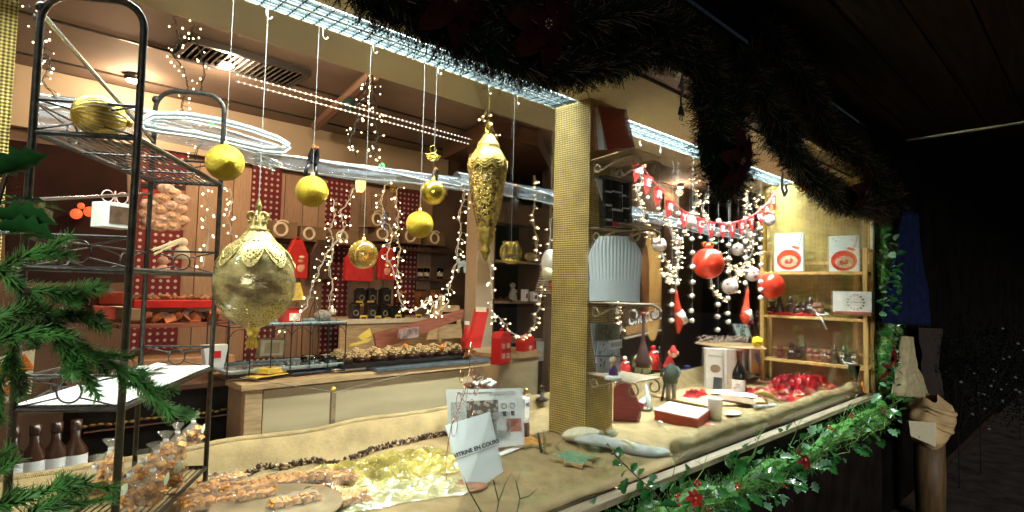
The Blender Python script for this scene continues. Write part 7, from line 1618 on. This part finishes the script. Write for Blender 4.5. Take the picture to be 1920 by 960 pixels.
for i in range(62):
    p, d = gp(R.random()**.8, .085); d.z = abs(d.z)+.15; e = p+d*R.uniform(.05, .10); st.tube([p, (p+e)/2+Vector((.01, 0, 0)), e], .0014, 5)
    for s in (-1, 1):
        f_ = e+Vector((s*.02, R.uniform(-.01, .01), .02)); st.tube([e, f_], .0011, 4); pts3.append((f_, (s*.8, R.uniform(-.4, .2), .7))); pts3.append((f_, (s*.2, -.2, 1)))
leaves(G9, ml, pts3, (.8, 1.3)); part(G9, 'mistletoe_stem', st, leafl, world=True, kind='stuff')
for (px, py) in ((1555, 800), (1272, 935), (1310, 905), (1465, 905), (1385, 912), (1330, 962), (1180, 968), (1598, 780), (1655, 770)):
    q = P(px, py, y=.88)
    for j in range(5): br_.ball(q+Vector((R.uniform(-.012, .012), R.uniform(-.012, .012), R.uniform(-.012, .012))), .0048, 8, 6)
part(G9, 'berries', br_, berry, True, world=True, kind='stuff')
poinsettia(P(1508, 862, y=.88), .050, redpet, 'dark red poinsettia in the lower garland below the sill', (-.2, -1, .5))
poinsettia(P(1303, 935, y=.92), .034, mat('poinsettia_bright', (.32, .015, .01), .5, var=.2), 'bright red poinsettia in the lower garland near the bottom edge', (-.4, -1, .7))
# leaves scattered on the side garland
t = thing('holly_sprig', 'pale holly leaves catching light on the right side garland', 'holly sprig', P(1668, 600, y=.93)); leaves(t, hl2, [(P(R.uniform(1648, 1682), R.uniform(430, 735), y=.90), (R.uniform(-1, 1), -.5, R.uniform(-.5, 1))) for i in range(34)], (.7, 1.2))
leaves(t, hl, [(P(R.uniform(1648, 1684), R.uniform(420, 735), y=.90), (R.uniform(-1, 1), -.5, R.uniform(-.5, 1))) for i in range(50)], (.8, 1.3))
# ================================================================== right of the window: cloths, sack, shrubs
def drape(pix_l, pix_r, y, m, name, label, cat, folds=5, amp=.03, nv=24):
    def f(u, v):
        n = len(pix_l)-1; i = min(n-1, int(v*n)); w_ = v*n-i; a = P(*pix_l[i], y=y).lerp(P(*pix_l[i+1], y=y), w_); b_ = P(*pix_r[i], y=y).lerp(P(*pix_r[i+1], y=y), w_); q = a.lerp(b_, u)
        return (q.x, q.y+amp*math.sin(u*folds*PI+v*1.2)*(1+.5*noise.noise(Vector((u*3, v*2, 1))))+.02*noise.noise(Vector((u*5, v*4, 7))), q.z)
    b = Mb().grid(f, 48, nv); o = one(name, b, m, label, cat, smooth=True); md = o.modifiers.new('th', 'SOLIDIFY'); md.thickness = .006; return o
drape([(1692, 395), (1684, 470), (1668, 540), (1664, 606)], [(1712, 400), (1722, 470), (1738, 540), (1745, 612)], .90, mat('navy_cloth', (.006, .011, .04), .95, spec=.1, var=.25), 'blue_cloth', 'dark navy cloth hanging in folds right of the window', 'cloth', 4)
drape([(1694, 630), (1688, 690), (1680, 742)], [(1704, 632), (1716, 690), (1734, 745)], .92, mat('cream_cloth', (.34, .30, .17), .9, var=.15), 'cream_cloth', 'cream cloth flaring out beneath the navy cloth', 'cloth', 9, .028)
drape([(1722, 614), (1734, 680), (1744, 760)], [(1760, 616), (1752, 680), (1760, 760)], 1.0, mat('brown_drape', (.02, .013, .01), .9, var=.2), 'brown_cloth', 'dark brown cloth hanging behind the cream cloth', 'cloth', 4, .04)
# burlap sack wrapped over a barrel, with a paper card
c0 = P(1742, 790, y=.86); k = dep(c0)/F
t = thing('covered_barrel', 'barrel wrapped in tied burlap standing right of the window', 'barrel', (c0.x, c0.y, 0))
zt2 = c0.z+40*k
barm = mat('barrel_brown', (.09, .055, .02), .6, var=.25, vs=12, stretch=(4, 4, .5))
part(t, 'barrel', Mb().lathe([(.001, .0), (22*k, .0), (25*k, c0.z*.45), (24*k, c0.z-20*k), (.001, c0.z-20*k)], n=28, rib=.01, nr=14), barm, True)
def sack(u, v):
    a = 2*PI*u; r_ = (47-9*abs(v-.55)*2+2.5*math.sin(a*3+v*11)*math.sin(PI*v)+8*noise.noise(Vector((math.cos(a)*1.5, math.sin(a)*1.5, v*4))))*k
    if v > .8: r_ *= 1-(v-.8)*2.6
    if v < .15: r_ *= .72+v*1.8
    return (r_*math.cos(a), r_*.8*math.sin(a), c0.z-42*k+(88*v+5*math.sin(a+1.2)*v+4*math.sin(a*3+v*5))*k)
o = part(t, 'burlap_wrap', Mb().grid(sack, 60, 30), mat('kraft_burlap', (.46, .33, .16), .9, var=.15, vs=10, bump=.5, bs=150), True)
b = Mb()
for j, (z0, z1) in enumerate(((34, 20), (26, 10), (16, -2), (6, -16))):
    b.tube([((46-2*j)*k*math.cos(-PI*.95+PI*.9*i/14), .82*(46-2*j)*k*math.sin(-PI*.95+PI*.9*i/14), c0.z+(z0+(z1-z0)*i/14-8*math.sin(PI*i/14))*k) for i in range(15)], [.006+.012*math.sin(PI*i/14) for i in range(15)], 10)
part(t, 'fold', b, MATS['kraft_burlap'], True)
t, tr, W_, H_ = quad_thing('paper_card', ((1704, 789), (1757, 792), (1754, 838), (1708, 818)), .80, .80, .003, mat('aged_card', (.62, .58, .40), .7, var=.06), 'plain pale card hanging in front of the burlap covered barrel', 'card')
part(t, 'grommet', tr(Mb().ball((-.2*W_, -.003, -.3*H_), .004, 8, 6)), ink)
# dark shrubs far right with glossy leaves
for i, (px, py, y, s, lab) in enumerate(((1835, 690, .80, .50, 'dark glossy shrub at far right beyond the barrel'), (1910, 700, .70, .55, 'dark glossy shrub cut by the right edge of the photo'), (1795, 715, .86, .34, 'low dark shrub just right of the barrel'))):
    c = P(px, py, y=y); t = thing('dark_shrub', lab, 'shrub', (c.x, c.y, 0)); tb = Mb(); V = []; rg = random.Random(i)
    for j in range(13):
        d = Vector((rg.gauss(0, 1), rg.gauss(0, .6), rg.gauss(0, 1))).normalized()*s*rg.uniform(.5, 1); e = Vector((0, 0, c.z))+d; tb.tube([(0, 0, .0), (0, 0, c.z*.5), e], [.006, .005, .003], 4)
        for q in range(70):
            m_ = e+Vector((rg.gauss(0, .11), rg.gauss(0, .11), rg.gauss(0, .11)))*s*1.6; a_ = Vector((rg.gauss(0, 1), rg.gauss(0, 1), rg.gauss(0, 1))).normalized(); b_ = a_.orthogonal().normalized()*.011; a_ *= .028
            V += [m_-b_, m_+a_*.5-b_*.6, m_+a_, m_+a_*.5+b_*1.2]
    V = np.array([tuple(v) for v in V]); o = link('foliage', npmesh('foliage', V, np.arange(len(V)).reshape(-1, 4), mat('shrub_leaf', (.008, .012, .010), .12, var=.4, vs=10, coat=.6)), t); o['kind'] = 'stuff'; part(t, 'stems', tb, dark)
    gb = Mb()
    for j in range(13):
        q_ = Vector((rg.gauss(0, .5), -abs(rg.gauss(0, .4)), rg.gauss(0, .5)))*s+Vector((0, -.05, c.z)); gb.add([q_, q_+Vector((.03, -.01, .008)), q_+Vector((.045, -.02, -.004)), q_+Vector((.02, -.015, -.012))], [(0, 1, 2, 3)])
    part(t, 'leaf_glints', gb, mat('leaf_glint', (.10, .12, .13), .15, var=.3, coat=.8), kind='stuff')  # pale slivers put in as painted glints of distant light
